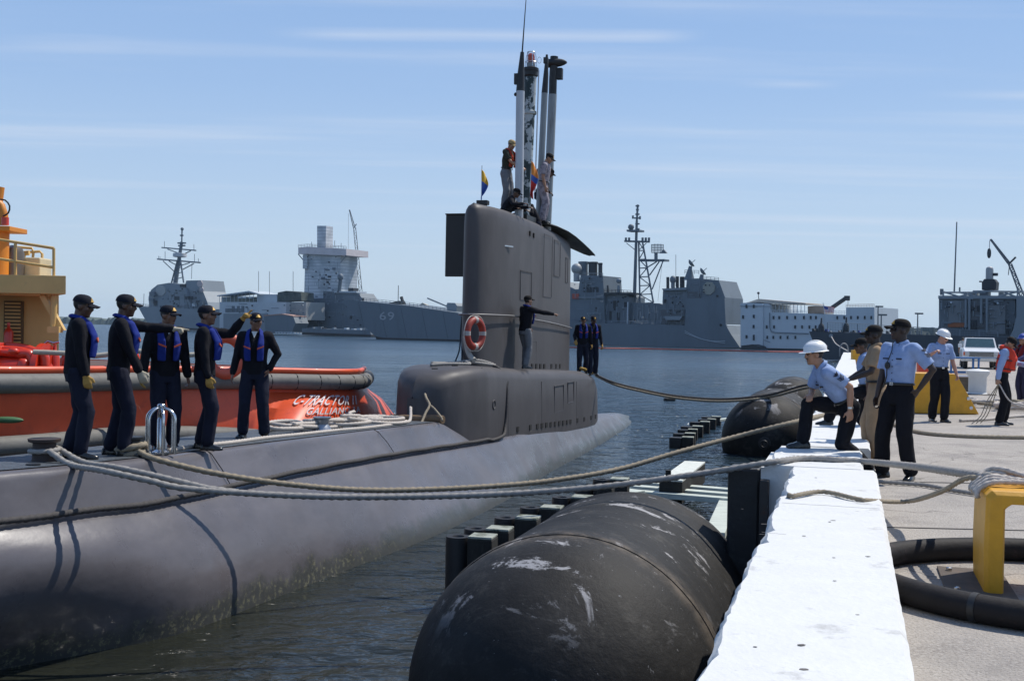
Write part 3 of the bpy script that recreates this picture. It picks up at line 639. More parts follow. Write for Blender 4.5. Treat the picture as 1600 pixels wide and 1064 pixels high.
for k in range(9):
    x = -.22 + .56 * k / 8; h = .115 * math.sqrt(max(.02, 1 - (max(0, x) / .35) ** 2)); rows.append([e + V((x, .16 * math.cos(q) * (1 - .5 * max(0, x) / .35), h * math.sin(q) + .02 * x)) for q in [2 * math.pi * j / 14 for j in range(14)]])
mb.rings(rows); mb.build('radar_scanner', M_dark, D, smooth=40)
mb = MB(); mb.box(mpt(874.5, 116, 31.2), (.16, .16, .30)); mb.box(mpt(870, 108, 31.2), (.2, .06, .05)); mb.build('sensor_box', M_dark, D, bevel=.012)
# flag staff base and small rail aerials on the sail top
mb = MB(); mb.box(mpt(754.5, 317, 26.8), (.26, .2, .10)); mb.box(mpt(754.5, 322, 26.8), (.16, .16, .16)); mb.build('flag_socket', M_dark, sub, bevel=.008)
# deck fittings
def deck_at(px, py, t_guess):
    z = deck_z(t_guess); return sub_l(gz(px, py, z))
mb = MB(); p = deck_at(69, 722, -15.2); p.z = deck_z(p.y)
mb.lathe([(.13, 0), (.12, .03), (.115, .19), (.16, .205), (.165, .235), (.02, .24)], o=p, n=20); mb.build('bollard', mat('rusty_bollard', (.05, .035, .03), .7, .2, dirt=(.10, .05, .03), dscale=8), sub, smooth=35); BOL1 = sub_w(*p)
p = deck_at(205, 711, -14.5); p.z = deck_z(p.y)
MB().lathe([(.11, 0), (.10, .03), (.095, .17), (.13, .185), (.13, .21), (.02, .215)], o=p, n=20).build('bollard', M_dark, sub, smooth=35); BOL2 = sub_w(*p)
p = deck_at(503, 671, -9.5); p.z = deck_z(p.y)
MB().lathe([(.16, 0), (.15, .03), (.10, .10), (.11, .17), (.145, .20), (.145, .215), (.11, .22), (.10, .17)], o=p, n=24).build('fairlead_roller', mat('dull_steel', (.35, .37, .4), .35, .8, var=.2), sub, smooth=35); FAIR = sub_w(*p)
# chromed loop stand
p = deck_at(251, 708, -14.2); p.z = deck_z(p.y)
cr = mat('chrome_tube', (.62, .63, .64), .22, 1.0, var=.1)
for k, ang in enumerate((0.15, 1.25, 2.3)):
    e = V((math.cos(ang), math.sin(ang), 0)); w = .17; pts = [p + e * (-w), p + e * (-w) + V((0, 0, .34))] + [p + e * (-w * math.cos(q)) + V((0, 0, .40 + .13 * math.sin(q))) for q in [math.pi * j / 10 for j in range(11)]] + [p + e * w + V((0, 0, .34)), p + e * w]
    MB().tube(pts, .019, 8).build('hoop', cr, sub, smooth=60)
mb = MB(); mb.lathe([(.10, 0), (.10, .02), (.05, .05), (.045, .4), (.02, .42)], o=p, n=16); mb.ball(p + V((0, 0, .55)), (.05, .05, .035), 12, 8); mb.build('stand_core', cr, sub, smooth=50)
for (r, t) in ((.35, -16.0), (.30, -10.2)): MB().lathe([(.07, 0), (.07, .015), (.01, .018)], o=(r, t, deck_z(t)), n=16).build('deck_plate', M_dark, sub)
# ---------------------------------------------------------------- orange harbour tug behind the submarine
M_or = mat('orange_hull', (.72, .095, .03), .42, var=.1, scale=2, coat=.08, dirt=(.42, .06, .03), dscale=2.5, dth=(.55, .8))
M_red = mat('red_machinery', (.58, .035, .012), .35, var=.12, scale=5, coat=.3)
M_grub = mat('grey_rubber', (.15, .145, .13), .7, var=.18, scale=5, bump=.2, bscale=12, dirt=(.05, .05, .05), dscale=2.5, dth=(.56, .7))
M_cream = mat('cream_paint', (.62, .40, .14), .5, var=.08, scale=2, dirt=(.42, .28, .12), dscale=3, dth=(.6, .8))
M_amber = mat('amber_paint', (.62, .22, .02), .5, var=.1, scale=4)
tug = thing('tugboat', 'orange and cream tugboat with grey rubber fenders lying behind the submarine', 'tugboat', gz(100, 690, WATER))
UPz, LOz = .42, -.62
up_px = [(-330, 17.0), (-200, 17.6), (-60, 18.3), (60, 19.3), (180, 20.8), (300, 22.3), (420, 23.5), (500, 24.2), (548, 24.9), (566, 25.8)]
lo_px = [(-330, 17.1), (-200, 17.7), (-60, 18.4), (60, 19.4), (180, 20.9), (300, 22.2), (395, 22.9), (452, 22.4), (545, 24.6), (598, 26.9)]
def ptz(px, d, z): r = ray(px, 515); k = d / r.y; return V((r.x * k, d, z))
UPo = [ptz(p, d, UPz + .012 * max(0, 200 - p) / 20) for p, d in up_px]; LOo = [ptz(p, d, LOz) for p, d in lo_px]
UPo = [V((p.x, p.y, UPz + .20 * max(0, (-p.x - 3.0)) / 6)) for p in UPo]
LOo = [V((p.x, p.y, LOz + .32 * max(0, min(1, (-p.x - 3.5) / 3.5)))) for p in LOo]
UPo += [UPo[-1] + V((-.3, 2.4, .0)), UPo[-1] + V((-1.2, 4.2, 0)), UPo[-1] + V((-4, 5.5, .05)), UPo[-1] + V((-12, 3.5, .3))]
LOo += [LOo[-1] + V((.1, 2.2, 0)), LOo[-1] + V((-1.2, 4.0, 0)), LOo[-1] + V((-4.5, 5.0, 0)), LOo[-1] + V((-13, 3.0, 0))]
U = catmull(UPo, .35); Lw = catmull(LOo, .35); NU = 140
def resamp(P, n):
    L = [0]
    for i in range(1, len(P)): L.append(L[-1] + (P[i] - P[i - 1]).length)
    out_ = []; j = 0
    for i in range(n):
        d = L[-1] * i / (n - 1)
        while j < len(L) - 2 and L[j + 1] < d: j += 1
        out_.append(P[j].lerp(P[j + 1], min(1, (d - L[j]) / max(1e-9, L[j + 1] - L[j]))))
    return out_
def match(P, n):   # keep both edges in step along their control points
    out_ = []; m = len(P) - 1
    for i in range(n):
        q = i / (n - 1) * m; k = min(int(q), m - 1); t = q - k; a, b, c, d = P[max(k - 1, 0)], P[k], P[k + 1], P[min(k + 2, m)]
        out_.append(.5 * ((b * 2) + (c - a) * t + (a * 2 - b * 5 + c * 4 - d) * t * t + (b * 3 - a - c * 3 + d) * t ** 3))
    return out_
U = match(UPo, NU); Lw = match(LOo, NU)
rows = []
for u_, l_ in zip(U, Lw):
    rows.append([u_ + V((0, 0, .24 - .2 * max(0, min(1, (len(rows) - 100) / 6)))), u_ + V((0, 0, -.22)), u_.lerp(l_, .55) + V((0, 0, .02)), l_, V((l_.x, l_.y, -2.6))])
mbh = MB().grid(rows); mbh.build('hull', M_or, tug, smooth=30)
mb = MB(); cen = sum(U, V()) / len(U); mb.bm.faces.new([mb.bm.verts.new(u_ + V((0, 0, .02))) for u_ in U]); mb.build('deck', mat('tug_deck', (.10, .05, .03), .7), tug)
nrm = []
for i in range(NU):
    tt = (U[min(i + 1, NU - 1)] - U[max(i - 1, 0)]); tt.z = 0; tt.normalize(); nrm.append(V((tt.y, -tt.x, 0)))
ft = [U[i] + nrm[i] * .07 for i in range(NU)]
MB().tube(ft[:112], .165, 14).build('upper_fender', M_grub, tug, smooth=60)
for i in range(64, 96, 5): MB().tube([ft[i] + V((0, 0, -.17)), ft[i] + nrm[i] * .12 + V((0, 0, -.122)), ft[i] + nrm[i] * .171, ft[i] + nrm[i] * .12 + V((0, 0, .122)), ft[i] + V((0, 0, .171))], .008, 5).build('fender_joint', M_slot, tug)
MB().tube([Lw[i] + nrm[i] * .12 + V((0, 0, -.13)) for i in range(NU - 8)], .17, 12).build('lower_fender', M_grub, tug, smooth=60)
MB().tube([U[i] + V((0, 0, .23)) for i in range(102)], .055, 8).build('bulwark_rail', M_or, tug, smooth=60)
# lettering on the lit quarter
def text_mesh(txt, size, depth=.006):
    c = bpy.data.curves.new('lettering', 'FONT'); c.body = txt; c.size = size; c.extrude = depth; c.offset = .002; c.resolution_u = 2; c.space_character = 1.08
    o = bpy.data.objects.new('lettering', c); COL.objects.link(o); dg = bpy.context.evaluated_depsgraph_get(); me = bpy.data.meshes.new_from_object(o.evaluated_get(dg)); bpy.data.objects.remove(o); bpy.data.curves.remove(c); return me
M_let = mat('white_lettering', (.60, .55, .56), .6, var=.1)
def on_face(k0, k1, v):
    pass
def put_text(txt, size, s0, s1, v0, v1):
    # wrap the flat letters over the quarter: x -> along the hull (index s), y -> up the slope
    me = text_mesh(txt, size); xs = [q.co.x for q in me.vertices]; ys = [q.co.y for q in me.vertices]; x0, x1, y0, y1 = min(xs), max(xs), min(ys), max(ys)
    for q in me.vertices:
        a = s0 + (s1 - s0) * (q.co.x - x0) / (x1 - x0); b = v0 + (v1 - v0) * (q.co.y - y0) / (y1 - y0); i = int(a); f = a - i
        P0 = U[i].lerp(U[i + 1], f); P1 = Lw[i].lerp(Lw[i + 1], f); top = P0 + V((0, 0, -.22)); mid = P0.lerp(P1, .55) + V((0, 0, .02))
        p = mid.lerp(top, (b - .55) / .45) if b > .55 else P1.lerp(mid, b / .55)
        n_ = ((U[i + 1] - U[i]).cross(top - P1)); n_.normalize()
        if n_.y > 0: n_ = -n_
        q.co = p + n_ * (.032 + (q.co.z + .006))
    me.materials.clear(); me.materials.append(M_let); link('name_lettering', me, tug)
def sidx(px):
    return min(range(60, NU - 40), key=lambda i: abs(800 + FPX * Lw[i].lerp(U[i], .5).x / Lw[i].lerp(U[i], .5).y - px))
put_text('C-TRACTOR 11', .3, sidx(452), sidx(556), .64, .90)
put_text('GALLIANO, LA', .22, sidx(486), sidx(562), .40, .58)
# small boat shaped green float hanging on the side
mb = MB(); mb.ball(at(12, 656, 18.5), (.26, .10, .055), 14, 8); mb.build('green_float', mat('green_float', (.05, .13, .05), .7), tug, smooth=60)
# superstructure
DS = 21.6
def sl(px0, py0, px1, py1, d, th, nm, m, par=None):
    P = [at(px0, py1, d), at(px1, py1, d), at(px1, py0, d), at(px0, py0, d)]; lo = min(p.z for p in P[:2]); hi = max(p.z for p in P[2:])
    P[0].z = P[1].z = lo; P[2].z = P[3].z = hi
    return MB().prism(P, V((-.52, 1, 0)) * th).build(nm, m, par or tug, bevel=.01)
def bx(px0, py0, px1, py1, d, th, nm, m, par=None, bev=.01):
    a = at(px0, py0, d); b = at(px1, py1, d); lo = V((min(a.x, b.x), d, min(a.z, b.z))); hi = V((max(a.x, b.x), d + th, max(a.z, b.z)))
    return MB().box((lo + hi) / 2, hi - lo).build(nm, m, par or tug, bevel=bev)
sl(-330, 452, 92, 600, DS + 1.4, 5, 'deckhouse', M_cream)
sl(-330, 431, 103, 452, DS - .2, 7, 'upper_deck', M_cream)
bx(-330, 452, 62, 462, DS - .1, .5, 'deck_girder', M_cream)
bx(6, 470, 34, 548, DS + 1.32, .1, 'louvre', mat('louvre_dark', (.12, .085, .04), .7), None, .004)
mb = MB()
for i in range(14): mb.box(at(20, 474 + i * 5.5, DS + 1.30), (.30, .05, .03))
lv = mb.build('louvre_slats', M_cream, tug); lv['kind'] = 'stuff'
a, b = at(68, 458, DS), at(100, 516, DS); MB().prism([a, b, b + V((-.10, 0, -.02)), a + V((-.12, 0, 0))], (0, .12, 0)).build('bracket', M_cream, tug)
MB().bar(at(85, 453, DS), at(83, 512, DS), .06, 10).build('deck_post', M_cream, tug, smooth=40)
MB().box(at(86, 515, DS), (.22, .2, .12)).build('post_foot', M_cream, tug)
# railing
mb = MB(); r = .028
tops = [(-200, 340), (-5, 374), (84, 388)]
def rl(py_off, nm):
    MB().tube([at(x, y + py_off, DS - .1) for x, y in tops], r, 7).build(nm, M_cream, tug, smooth=60)
rl(0, 'top_rail'); rl(30, 'mid_rail')
for x, y0, y1 in ((84, 388, 440), (24, 378, 440), (-40, 368, 440)): MB().bar(at(x, y0, DS - .1), at(x, y1, DS - .1), r, 7).build('rail_post', M_cream, tug, smooth=60)
for pts in ([(-30, 382), (50, 388), (52, 394), (50, 432)], [(-30, 428), (36, 430), (38, 424), (38, 396)], [(30, 395), (62, 393), (66, 397), (65, 440)]): MB().tube([at(x, y, DS + 1.6) for x, y in pts], r, 7).build('rear_rail', M_cream, tug, smooth=60)
bx(36, 402, 62, 440, DS + 1.0, .6, 'locker', mat('cream_light', (.62, .52, .32), .5, var=.08), None, .03)
MB().lathe([(.02, 0), (.22, .01), (.22, .5), (.18, .6), (.02, .66)], o=at(19, 436, DS + .9), n=18).build('capstan', mat('bronze_grey', (.14, .12, .10), .4, .4), tug, smooth=40)
MB().tube([at(20, 398, DS + 1.2), at(46, 395, DS + 1.2)], .05, 8).build('pipe', M_cream, tug)
# orange monitor mast at the left edge
MB().tube([at(-6, 440, DS + .5), at(-4, 360, DS + .5)], .22, 14).build('monitor_mast', M_amber, tug, smooth=40)
bx(-60, 352, 15, 361, DS + .2, .8, 'monitor_platform', M_amber)
rows = MB(); rows.tube([at(5, 352, DS + .4), at(5, 335, DS + .4), at(1, 322, DS + .4), at(-5, 316, DS + .4), at(-14, 314, DS + .4)], [.10, .09, .085, .09, .1], 12); rows.build('monitor_elbow', M_amber, tug, smooth=50)
MB().tube([at(-6, 315, DS + .5), at(-3, 292, DS + .5)], .12, 12).build('monitor_body', M_amber, tug, smooth=40)
MB().tube([at(8, 352, DS + .3), at(8, 340, DS + .3)], .07, 10).build('valve', M_red, tug, smooth=40)
MB().tube(catmull([at(-2, 312, DS + .3), at(8, 313, DS + .3), at(15, 322, DS + .3), at(13, 333, DS + .3), at(5, 338, DS + .3)], .05), .016, 6).build('hose_loop', M_dark, tug)
# red deck gear behind the bulwark
DG = 20.6
def rtube(pts, r, nm, m=None, d=DG): return MB().tube(catmull([at(x, y, d) for x, y in pts], .12), r, 10).build(nm, m or M_red, tug, smooth=60)
for k in range(3): rtube([(-60, 543 + k * 5), (10, 541 + k * 5), (44, 545 + k * 6), (66, 556 + k * 7), (80, 580 + k * 8), (86, 600)], .075, 'winch_guard', d=DG + .5 - k * .15)
rtube([(56, 600), (57, 560), (61, 553), (67, 554), (70, 562), (70, 600)], .085, 'vent_pipe')
rtube([(30, 553), (42, 553), (48, 558), (48, 600)], .09, 'vent_pipe')
MB().lathe([(.06, 0), (.55, .0), (.55, .1), (.3, .12), (.3, .8), (.55, .82), (.55, .92), (.06, .93)], o=at(-6, 582, DG + .3), n=26, m=Matrix(((0, 0, 1), (1, 0, 0), (0, 1, 0)))).build('winch_drum', M_red, tug, smooth=35)
bx(-40, 556, 28, 600, DG + .9, .5, 'winch_base', M_red, None, .04)
mb = MB(); mb.ball(at(36, 578, DG - .1), (.13, .1, .22), 12, 8); mb.build('brake_lever', M_red, tug, smooth=60)
mb = MB(); mb.ball(at(21, 549, DG - .1), (.10, .08, .07), 10, 6); mb.build('cleat_knob', M_red, tug, smooth=60)
def extinguisher(x, y0, y1, d, nm='fire_bottle'):
    a, b = at(x, y1, d), at(x, y0, d); h = (b - a).length
    MB().lathe([(.02, 0), (.09, .01), (.09, h * .62), (.06, h * .75), (.03, h * .8), (.03, h), (.01, h)], o=a, n=14).build(nm, M_red, tug, smooth=50)
extinguisher(13, 504, 545, DS + 1.1); extinguisher(85, 538, 590, DG + .6)
mb = MB(); mb.tube([at(68, 538, DG + .5), at(75, 533, DG + .5), at(84, 536, DG + .5), at(93, 534, DG + .5)], .025, 6); mb.build('valve_wheel', M_steel, tug, smooth=60)
tag(MB().tube(catmull([at(52, 550, DG - .3), at(100, 552, DG - .2), at(150, 556, DG), at(210, 548, DG + .2), at(260, 555, DG + .3), at(330, 553, DG + .6)], .2), .045, 8).build('tow_line', mat('pale_rope', (.36, .33, .27), .9, var=.2, scale=30), smooth=60), 'pale tow line stretched along the tug deck behind the sailors', 'rope')
for x0, x1, y in ((100, 118, 556), (196, 212, 550), (224, 246, 548)):
    rtube([(x0, 604), (x0 + 2, y + 8), ((x0 + x1) / 2, y), (x1 - 2, y + 8), (x1, 604)], .10, 'deck_hoop', d=DG + .9 + x0 * .012)
t = MB().tube([at(352, 556, 22.6) + V((.30 * math.cos(q), .12 * math.cos(q), .36 * math.sin(q))) for q in [k * math.pi / 16 for k in range(32)]], .11, 12, True).build('round_buoy', mat('coral_buoy', (.60, .10, .05), .5), smooth=60)
tag(t, 'coral orange ring buoy standing on the tug behind the pointing sailor with yellow glove', 'buoy')
# ---------------------------------------------------------------- things on the quay
PZ = .006
MZ = lambda a=0: Matrix.Rotation(a, 3, 'Z')
# yellow rectangular mooring guard with the black hose ring round it
def pier_inv(p): return V((p.dot(PW), p.dot(PU), p.z))
g0 = gz(1538, 930, 0)
t = thing('mooring_guard', 'yellow chamfered steel mooring frame standing inside the black hose ring, rope on top', 'bollard', g0)
H = .665
def yp(x, z, y=0): return g0 + PW * x + PU * y + V((0, 0, z))
def ring_(y, i, dz=0): return [yp(x, z, y) for x, z in [(i, 0), (.115 - i * .5, 0), (.115 - i * .5, .55), (.15, .585), (1.7, .585), (1.7, H - i), (.035 + i, H - i), (i, H - .035 - i), (i - .008, .3)]]
MB().rings([ring_(0, .028), ring_(.028, 0), ring_(.70, 0), ring_(.73, .028)]).build('frame', M_yel, t, bevel=.006)
MB().box(yp(-.02, .010, .33), (.42, .95, .016), MZ(-PB)).build('base_plate', mat('rusty_plate', (.09, .07, .055), .8, var=.3, dirt=(.16, .09, .05), dscale=6), t, bevel=.004)
for y in (.0, .66): MB().lathe([(.022, 0), (.022, .02), (.01, .024)], o=yp(-.16, .018, y), n=6).build('bolt', M_steel, t)
# hose ring
hc = gz(1634, 926, 0); pts = []
for k in range(64):
    q = 2 * math.pi * k / 64; rr = 1.12 + .05 * math.sin(2 * q + .4) + .03 * math.sin(3 * q); pts.append(hc + V((rr * 1.0 * math.cos(q) * .98, rr * .98 * math.sin(q), .085)))
hr_ = thing('hose_ring', 'thick black hose lying in a ring around the yellow mooring frame', 'hose', hc)
MB().tube(pts, .083, 14, True).build('hose', mat('hose_rubber', (.014, .012, .012), .7, var=.35, scale=3, bump=.2, bscale=25, spec=.25, dirt=(.055, .035, .035), dscale=5, dth=(.6, .72)), hr_, smooth=60)
for k in (26, 40): MB().tube([pts[k], pts[k].lerp(pts[k + 1], .35)], .087, 14).build('joint_band', M_dark, hr_, smooth=40)
# rope bundle lying on top of the frame
M_rope_w = mat('white_rope', (.47, .42, .37), .9, var=.2, scale=30, bump=.3, bscale=120)
M_rope_t = mat('tan_rope', (.27, .225, .16), .9, var=.25, scale=25, bump=.3, bscale=120)
M_rope_g = mat('grey_rope', (.27, .255, .235), .9, var=.2, scale=25, bump=.3, bscale=120)
M_rope_d = mat('dark_rope', (.055, .05, .048), .85, var=.3, scale=20, bump=.3, bscale=90)
rb = thing('rope_bundle', 'white mooring line turns draped over the top of the yellow frame', 'rope', yp(.4, H))
rnd = random.Random(5)
for k in range(7):
    y = .20 + .07 * k; z = H + .018 + .010 * (k % 3); x0 = .02 + .02 * rnd.random()
    pts = [yp(-.035 - .01 * (k % 2), H - .05 - .03 * rnd.random(), y - .02), yp(-.03, H - .02, y), yp(.05, z + .012, y)] + [yp(.05 + .13 * j, z + rnd.uniform(-.004, .022), y + rnd.uniform(-.04, .04)) for j in range(1, 11)]
    if k == 6: pts = [yp(.0, H + .03, .5), yp(.06, H + .075, .56), yp(.16, H + .085, .52), yp(.34, H + .05, .42), yp(.6, H + .06, .5), yp(1.2, H + .05, .5)]
    rope_mesh(MB(), pts, .017, .02).build('rope_turn', M_rope_w, rb, smooth=180)

# mooring lines
def rope(pts, r, m, lab, nm='mooring_line', step=None):
    return tag(rope_mesh(MB(), pts, r, step).build(nm, m, smooth=180), lab, 'rope')
def sag(a, b, n, s):
    return [a.lerp(b, i / n) + V((0, 0, -4 * s * (i / n) * (1 - i / n))) for i in range(n + 1)]
def through(spec):   # photograph points with their real distances
    return [at(x, y, d) for x, y, d in spec]
b1 = BOL1 + V((0, 0, .14))
kl = gz(1252, 716, .33); kr = gz(1363, 722, .325)
endp = yp(.06, H + .04, .42)
ra = through([(230, 750, 11.25), (300, 764, 11.35), (480, 775, 11.6), (640, 776, 11.8), (800, 771, 11.85), (950, 759, 11.85), (1100, 739, 11.8), (1205, 722, 11.72)])
rope([b1 + V((.1, -.13, -.02)), at(110, 726, 11.75), at(160, 735, 11.3)] + ra + [kl, gz(1300, 717.5, .328), kr, at(1440, 730, 9.8), endp], .031, M_rope_g, 'long grey mooring line crossing the whole foreground from foredeck bollard to yellow frame')
rope([b1 + V((.05, .14, -.0)), at(130, 722, 11.85), at(180, 730, 11.5), at(250, 745, 11.4), at(300, 757, 11.4), at(330, 763.5, 11.42), at(372, 768.5, 11.48)], .030, M_rope_g, 'short second strand of grey line joining the long mooring line near the bollard')
rope([b1 + V((.14 * math.cos(q), .14 * math.sin(q), .02 * q / 3 - .06)) for q in [k * .5 for k in range(-1, 14)]], .026, M_rope_g, 'grey rope turns around the leftmost rusty deck bollard')
b2 = BOL2 + V((0, 0, .09))
c1 = gz(1242, 659, .33)
rope([b2 + V((.08, -.08, -.02)), at(240, 716, 12.85)] + through([(330, 738, 13.1), (440, 755, 13.5), (560, 765, 14.0), (680, 764, 14.5), (800, 757, 15.0), (880, 748, 15.4), (970, 732, 15.9), (1060, 706, 16.4), (1150, 682, 17.0)]) + [c1, gz(1290, 648, .33), gz(1322, 646, .33), gz(1352, 652, .12), gz(1390, 662, .03), gz(1440, 676, .03), gz(1520, 682, .03), gz(1640, 684, .03)], .033, M_rope_t, 'tan twisted mooring line rising from the sub deck past the lunging worker to the quay')
for k in range(2):
    rope([b2 + V(((.13 + .02 * k) * math.cos(q), (.13 + .02 * k) * math.sin(q), -.07 + .075 * k + .03 * math.sin(q * 1.3))) for q in [j * .45 for j in range(16)]], .034, M_rope_t, ['lower', 'upper'][k] + ' tan rope turn knotted around the second deck bollard')
rope([pier(-.60, 8.9, -.5), pier(-.60, 8.95, -.1), gz(1231, 780, .29), gz(1238, 775, .325), gz(1285, 768, .325), gz(1338, 779, .322), gz(1362, 782, .30), gz(1420, 783, .03 + .2), at(1470, 768, 8.4), at(1510, 747, 7.9), endp + V((0, .02, -.02))], .018, M_rope_t, 'thin tan line lying over the nearest kerb block to the yellow frame')
sa = sub_w(.75, 9.1, .28)
tw = [(960, 598, 34.3), (1000, 608, 33.9), (1045, 617, 33.4), (1090, 622, 33.0), (1130, 623.5, 32.6), (1170, 621, 32.2), (1210, 615, 31.8)]
rope([sa] + through(tw) + [gz(1258, 602, .33), gz(1290, 602, .33), gz(1325, 606, .05)], .032, M_rope_d, 'upper dark strand of the twin line from the sail casing to the quay')
rope([sa + V((.0, 0, -.03))] + through([(x + 2, y + 3.5, d - .1) for x, y, d in tw]) + [gz(1260, 606, .33), gz(1292, 606, .33), gz(1330, 611, .05)], .032, M_rope_t, 'lower tan strand of the twin line from the sail casing to the quay')
# dark cable lashed along the hull at the foot of the casing
pts = []
for k in range(60):
    t_ = -17.5 + 14.2 * k / 59; f = station(t_)[0]; pts.append(sub_w(f[0] + .05, t_, f[1] + .03 + .004 * math.sin(k * 1.1)))
w_ = casing(-1.9)[0]
pts += [sub_w(1.16, -2.9, -.66), sub_w(1.17, -2.2, -.62), sub_w(w_ + .05, -1.9, -.45), sub_w(w_ + .03, -1.75, .0), sub_w(w_ - .02, -1.65, .45), sub_w(w_ - .2, -1.6, .76), sub_w(.7, -1.5, .82)]
rope(pts, .032, M_rope_d, 'dark cable running along the foot of the foredeck casing and up the sail casing', 'cable', .04)
# loose lines on the foredeck
def dk(r, t_, z=.02): return sub_w(r, t_, deck_z(t_) + z)
rope([dk(.55, -13.9), dk(.45, -13.2), dk(.5, -12.4), dk(.45, -11.4), dk(.5, -10.4), dk(.52, -9.2), dk(.6, -8.4), dk(.58, -7.2), dk(.5, -6.2), dk(.35, -5.6, .05), dk(.2, -5.2, .25)], .028, M_rope_w, 'pale line lying along the foredeck edge from the sailors to the sail casing', step=.035)
cl = thing('rope_coil', 'heap of pale rope coiled loosely on the foredeck around the steel roller', 'rope', dk(0, -8.6))
rnd = random.Random(12)
for k in range(7):
    c = (rnd.uniform(-.35, .3), -9.9 + k * .62 + rnd.uniform(-.1, .1)); a0 = rnd.uniform(0, 6); L_ = rnd.uniform(.5, .9); W_ = rnd.uniform(.2, .34)
    pts = []
    for j in range(18):
        q = a0 + j * .6; s = 1 - .012 * j; pts.append(dk(c[0] + W_ * s * math.sin(q) * 1.1, c[1] + L_ * s * math.cos(q), .03 + .012 * j * .5 + .05 * max(0, math.sin(q * .7 + k))))
    rope_mesh(MB(), pts, .03, .035).build('loop', M_rope_w, cl, smooth=180)
sp = sub_w(-.55, -5.6, .18); sq = sub_w(.38, -4.75, .12)
tag(MB().tube([at(610, 654, 22.6), at(692, 656, 21.9)], .085, 14).build('wooden_spar', mat('brown_spar', (.16, .10, .05), .7, var=.3, scale=12, stretch=(.3, 1, 1), dirt=(.04, .035, .03), dscale=3), smooth=50, bevel=.01), 'brown wooden spar lying before the rounded nose of the sail casing', 'spar')
hk = sub_w(.80, -3.9, .42)
n1 = at(663, 612, 22.7)
rope([n1, at(666, 622, 22.4), at(671, 633, 22.2), at(665, 645, 22.0), at(660, 657, 21.8), at(657, 662, 21.7)], .024, M_rope_t, 'tan rope hanging knotted from the casing nose down to the spar', 'hanging_rope')
rope([at(670, 632, 22.25), at(677, 637, 22.1), at(684, 645, 21.95), at(690, 653, 21.75), at(691, 658, 21.7)], .019, M_rope_t, 'thin tan branch of the hanging rope looped to the end of the spar', 'hanging_rope')
rope([n1 + V((0, 0, .03)) + V((.05 * math.cos(q), -.02, .045 * math.sin(q))) for q in [k * .7 for k in range(12)]], .022, M_rope_t, 'small rope knot at the top of the hanging tan rope', 'rope_knot')
# life ring, hoses and cables at the sail nose
lc = at(742, 521, 24.95); ring = thing('life_ring', 'orange life ring with white bands hung on the handrail at the sail nose', 'life ring', lc)
ax = V((.80, -.60, .0)).normalized(); e1 = V((-ax.y, ax.x, 0)) * 1; e2 = V((0, 0, 1))
cp = [lc + e1 * (.27 * math.cos(q)) + e2 * (.29 * math.sin(q)) for q in [k * 2 * math.pi / 40 for k in range(40)]]
MB().tube(cp, .075, 12, True).build('ring', mat('life_orange', (.28, .028, .014), .55, var=.2), ring, smooth=60)
for k in (0, 10, 20, 30): MB().tube([cp[(k + j - 1) % 40] for j in range(3)], .079, 12).build('band', mat('dull_band', (.36, .34, .32), .7), ring, smooth=60)
MB().tube([lc + e1 * (.37 * math.cos(q)) + e2 * ((.38 + .03 * abs(math.sin(2 * q))) * math.sin(q)) for q in [k * 2 * math.pi / 32 for k in range(32)]], .011, 6, True).build('grab_line', M_rope_w, ring)
tag(MB().tube(catmull([at(727, 525, 25.15), at(730, 545, 25.1), at(735, 557, 25.0), at(741, 563, 24.9)], .05), .06, 10).build('hose', mat('pale_hose', (.36, .34, .30), .6), smooth=60), 'short pale hose hanging below the life ring at the sail nose', 'hose')
tag(MB().tube(catmull([at(722, 494, 25.9), at(720, 515, 25.9), at(718, 545, 25.8), at(711, 566, 25.2)], .08), .018, 6).build('cable', mat('blue_black_cable', (.01, .02, .03), .5)), 'thin dark cable hanging left of the life ring, swinging outward', 'cable')
tag(MB().tube(catmull([at(723, 494, 25.8), at(722, 530, 25.8), at(722, 567, 25.3)], .08), .022, 6).build('cable', M_dark), 'thicker dark cable hanging straight beside the sail nose', 'cable')
rope([sub_w(.0, -3.6, .88), sub_w(.25, -3.2, .9), sub_w(.5, -2.6, .89), sub_w(.3, -2.2, .92), sub_w(.55, -1.8, .88), sub_w(.7, -1.4, .84), sub_w(.45, -1.9, .95), sub_w(.1, -2.5, .9), sub_w(-.2, -3, .9)], .03, M_rope_g, 'grey rope heaped on top of the casing below the life ring')
rope([sub_w(.85, 7.2, .50), sub_w(.6, 7.6, .52), sub_w(.7, 8.2, .42), sub_w(.8, 8.8, .34), sub_w(.5, 8.6, .42), sub_w(.78, 9.0, .3)], .04, mat('yellow_rope', (.45, .27, .05), .9), 'yellow brown rope bunch at the feet of the two sailors behind the sail')
# yellow wedge barrier
d = 24.0
t = thing('barrier', 'large yellow steel wedge with sloping end standing on the quay behind the men', 'barrier', gz(1470, 648, 0))
P = [gz(1425, 646, 0), gz(1530, 648, 0)]; ux = (P[1] - P[0]).normalized(); uy = V((-ux.y, ux.x, 0)); Lb = (P[1] - P[0]).length; hB = .86
poly = [P[0] + V((0, 0, .01)), P[1] + V((0, 0, .01)), P[0] + ux * (Lb - .50) + V((0, 0, hB)), P[0] + V((0, 0, hB))]
MB().prism(poly, uy * .9).build('plate_body', M_yel, t, bevel=.012)
for dx, dz in ((Lb - .18, .14), (Lb - .24, .34)): MB().lathe([(.038, -.01), (.038, .012), (.02, .016)], o=P[0] + ux * dx + V((0, 0, dz)) - uy * .003, n=14, m=Matrix((ux, -uy, V((0, 0, 1)))).transposed() @ Matrix(((1, 0, 0), (0, 0, 1), (0, -1, 0)))).build('bolt', M_steel, t)
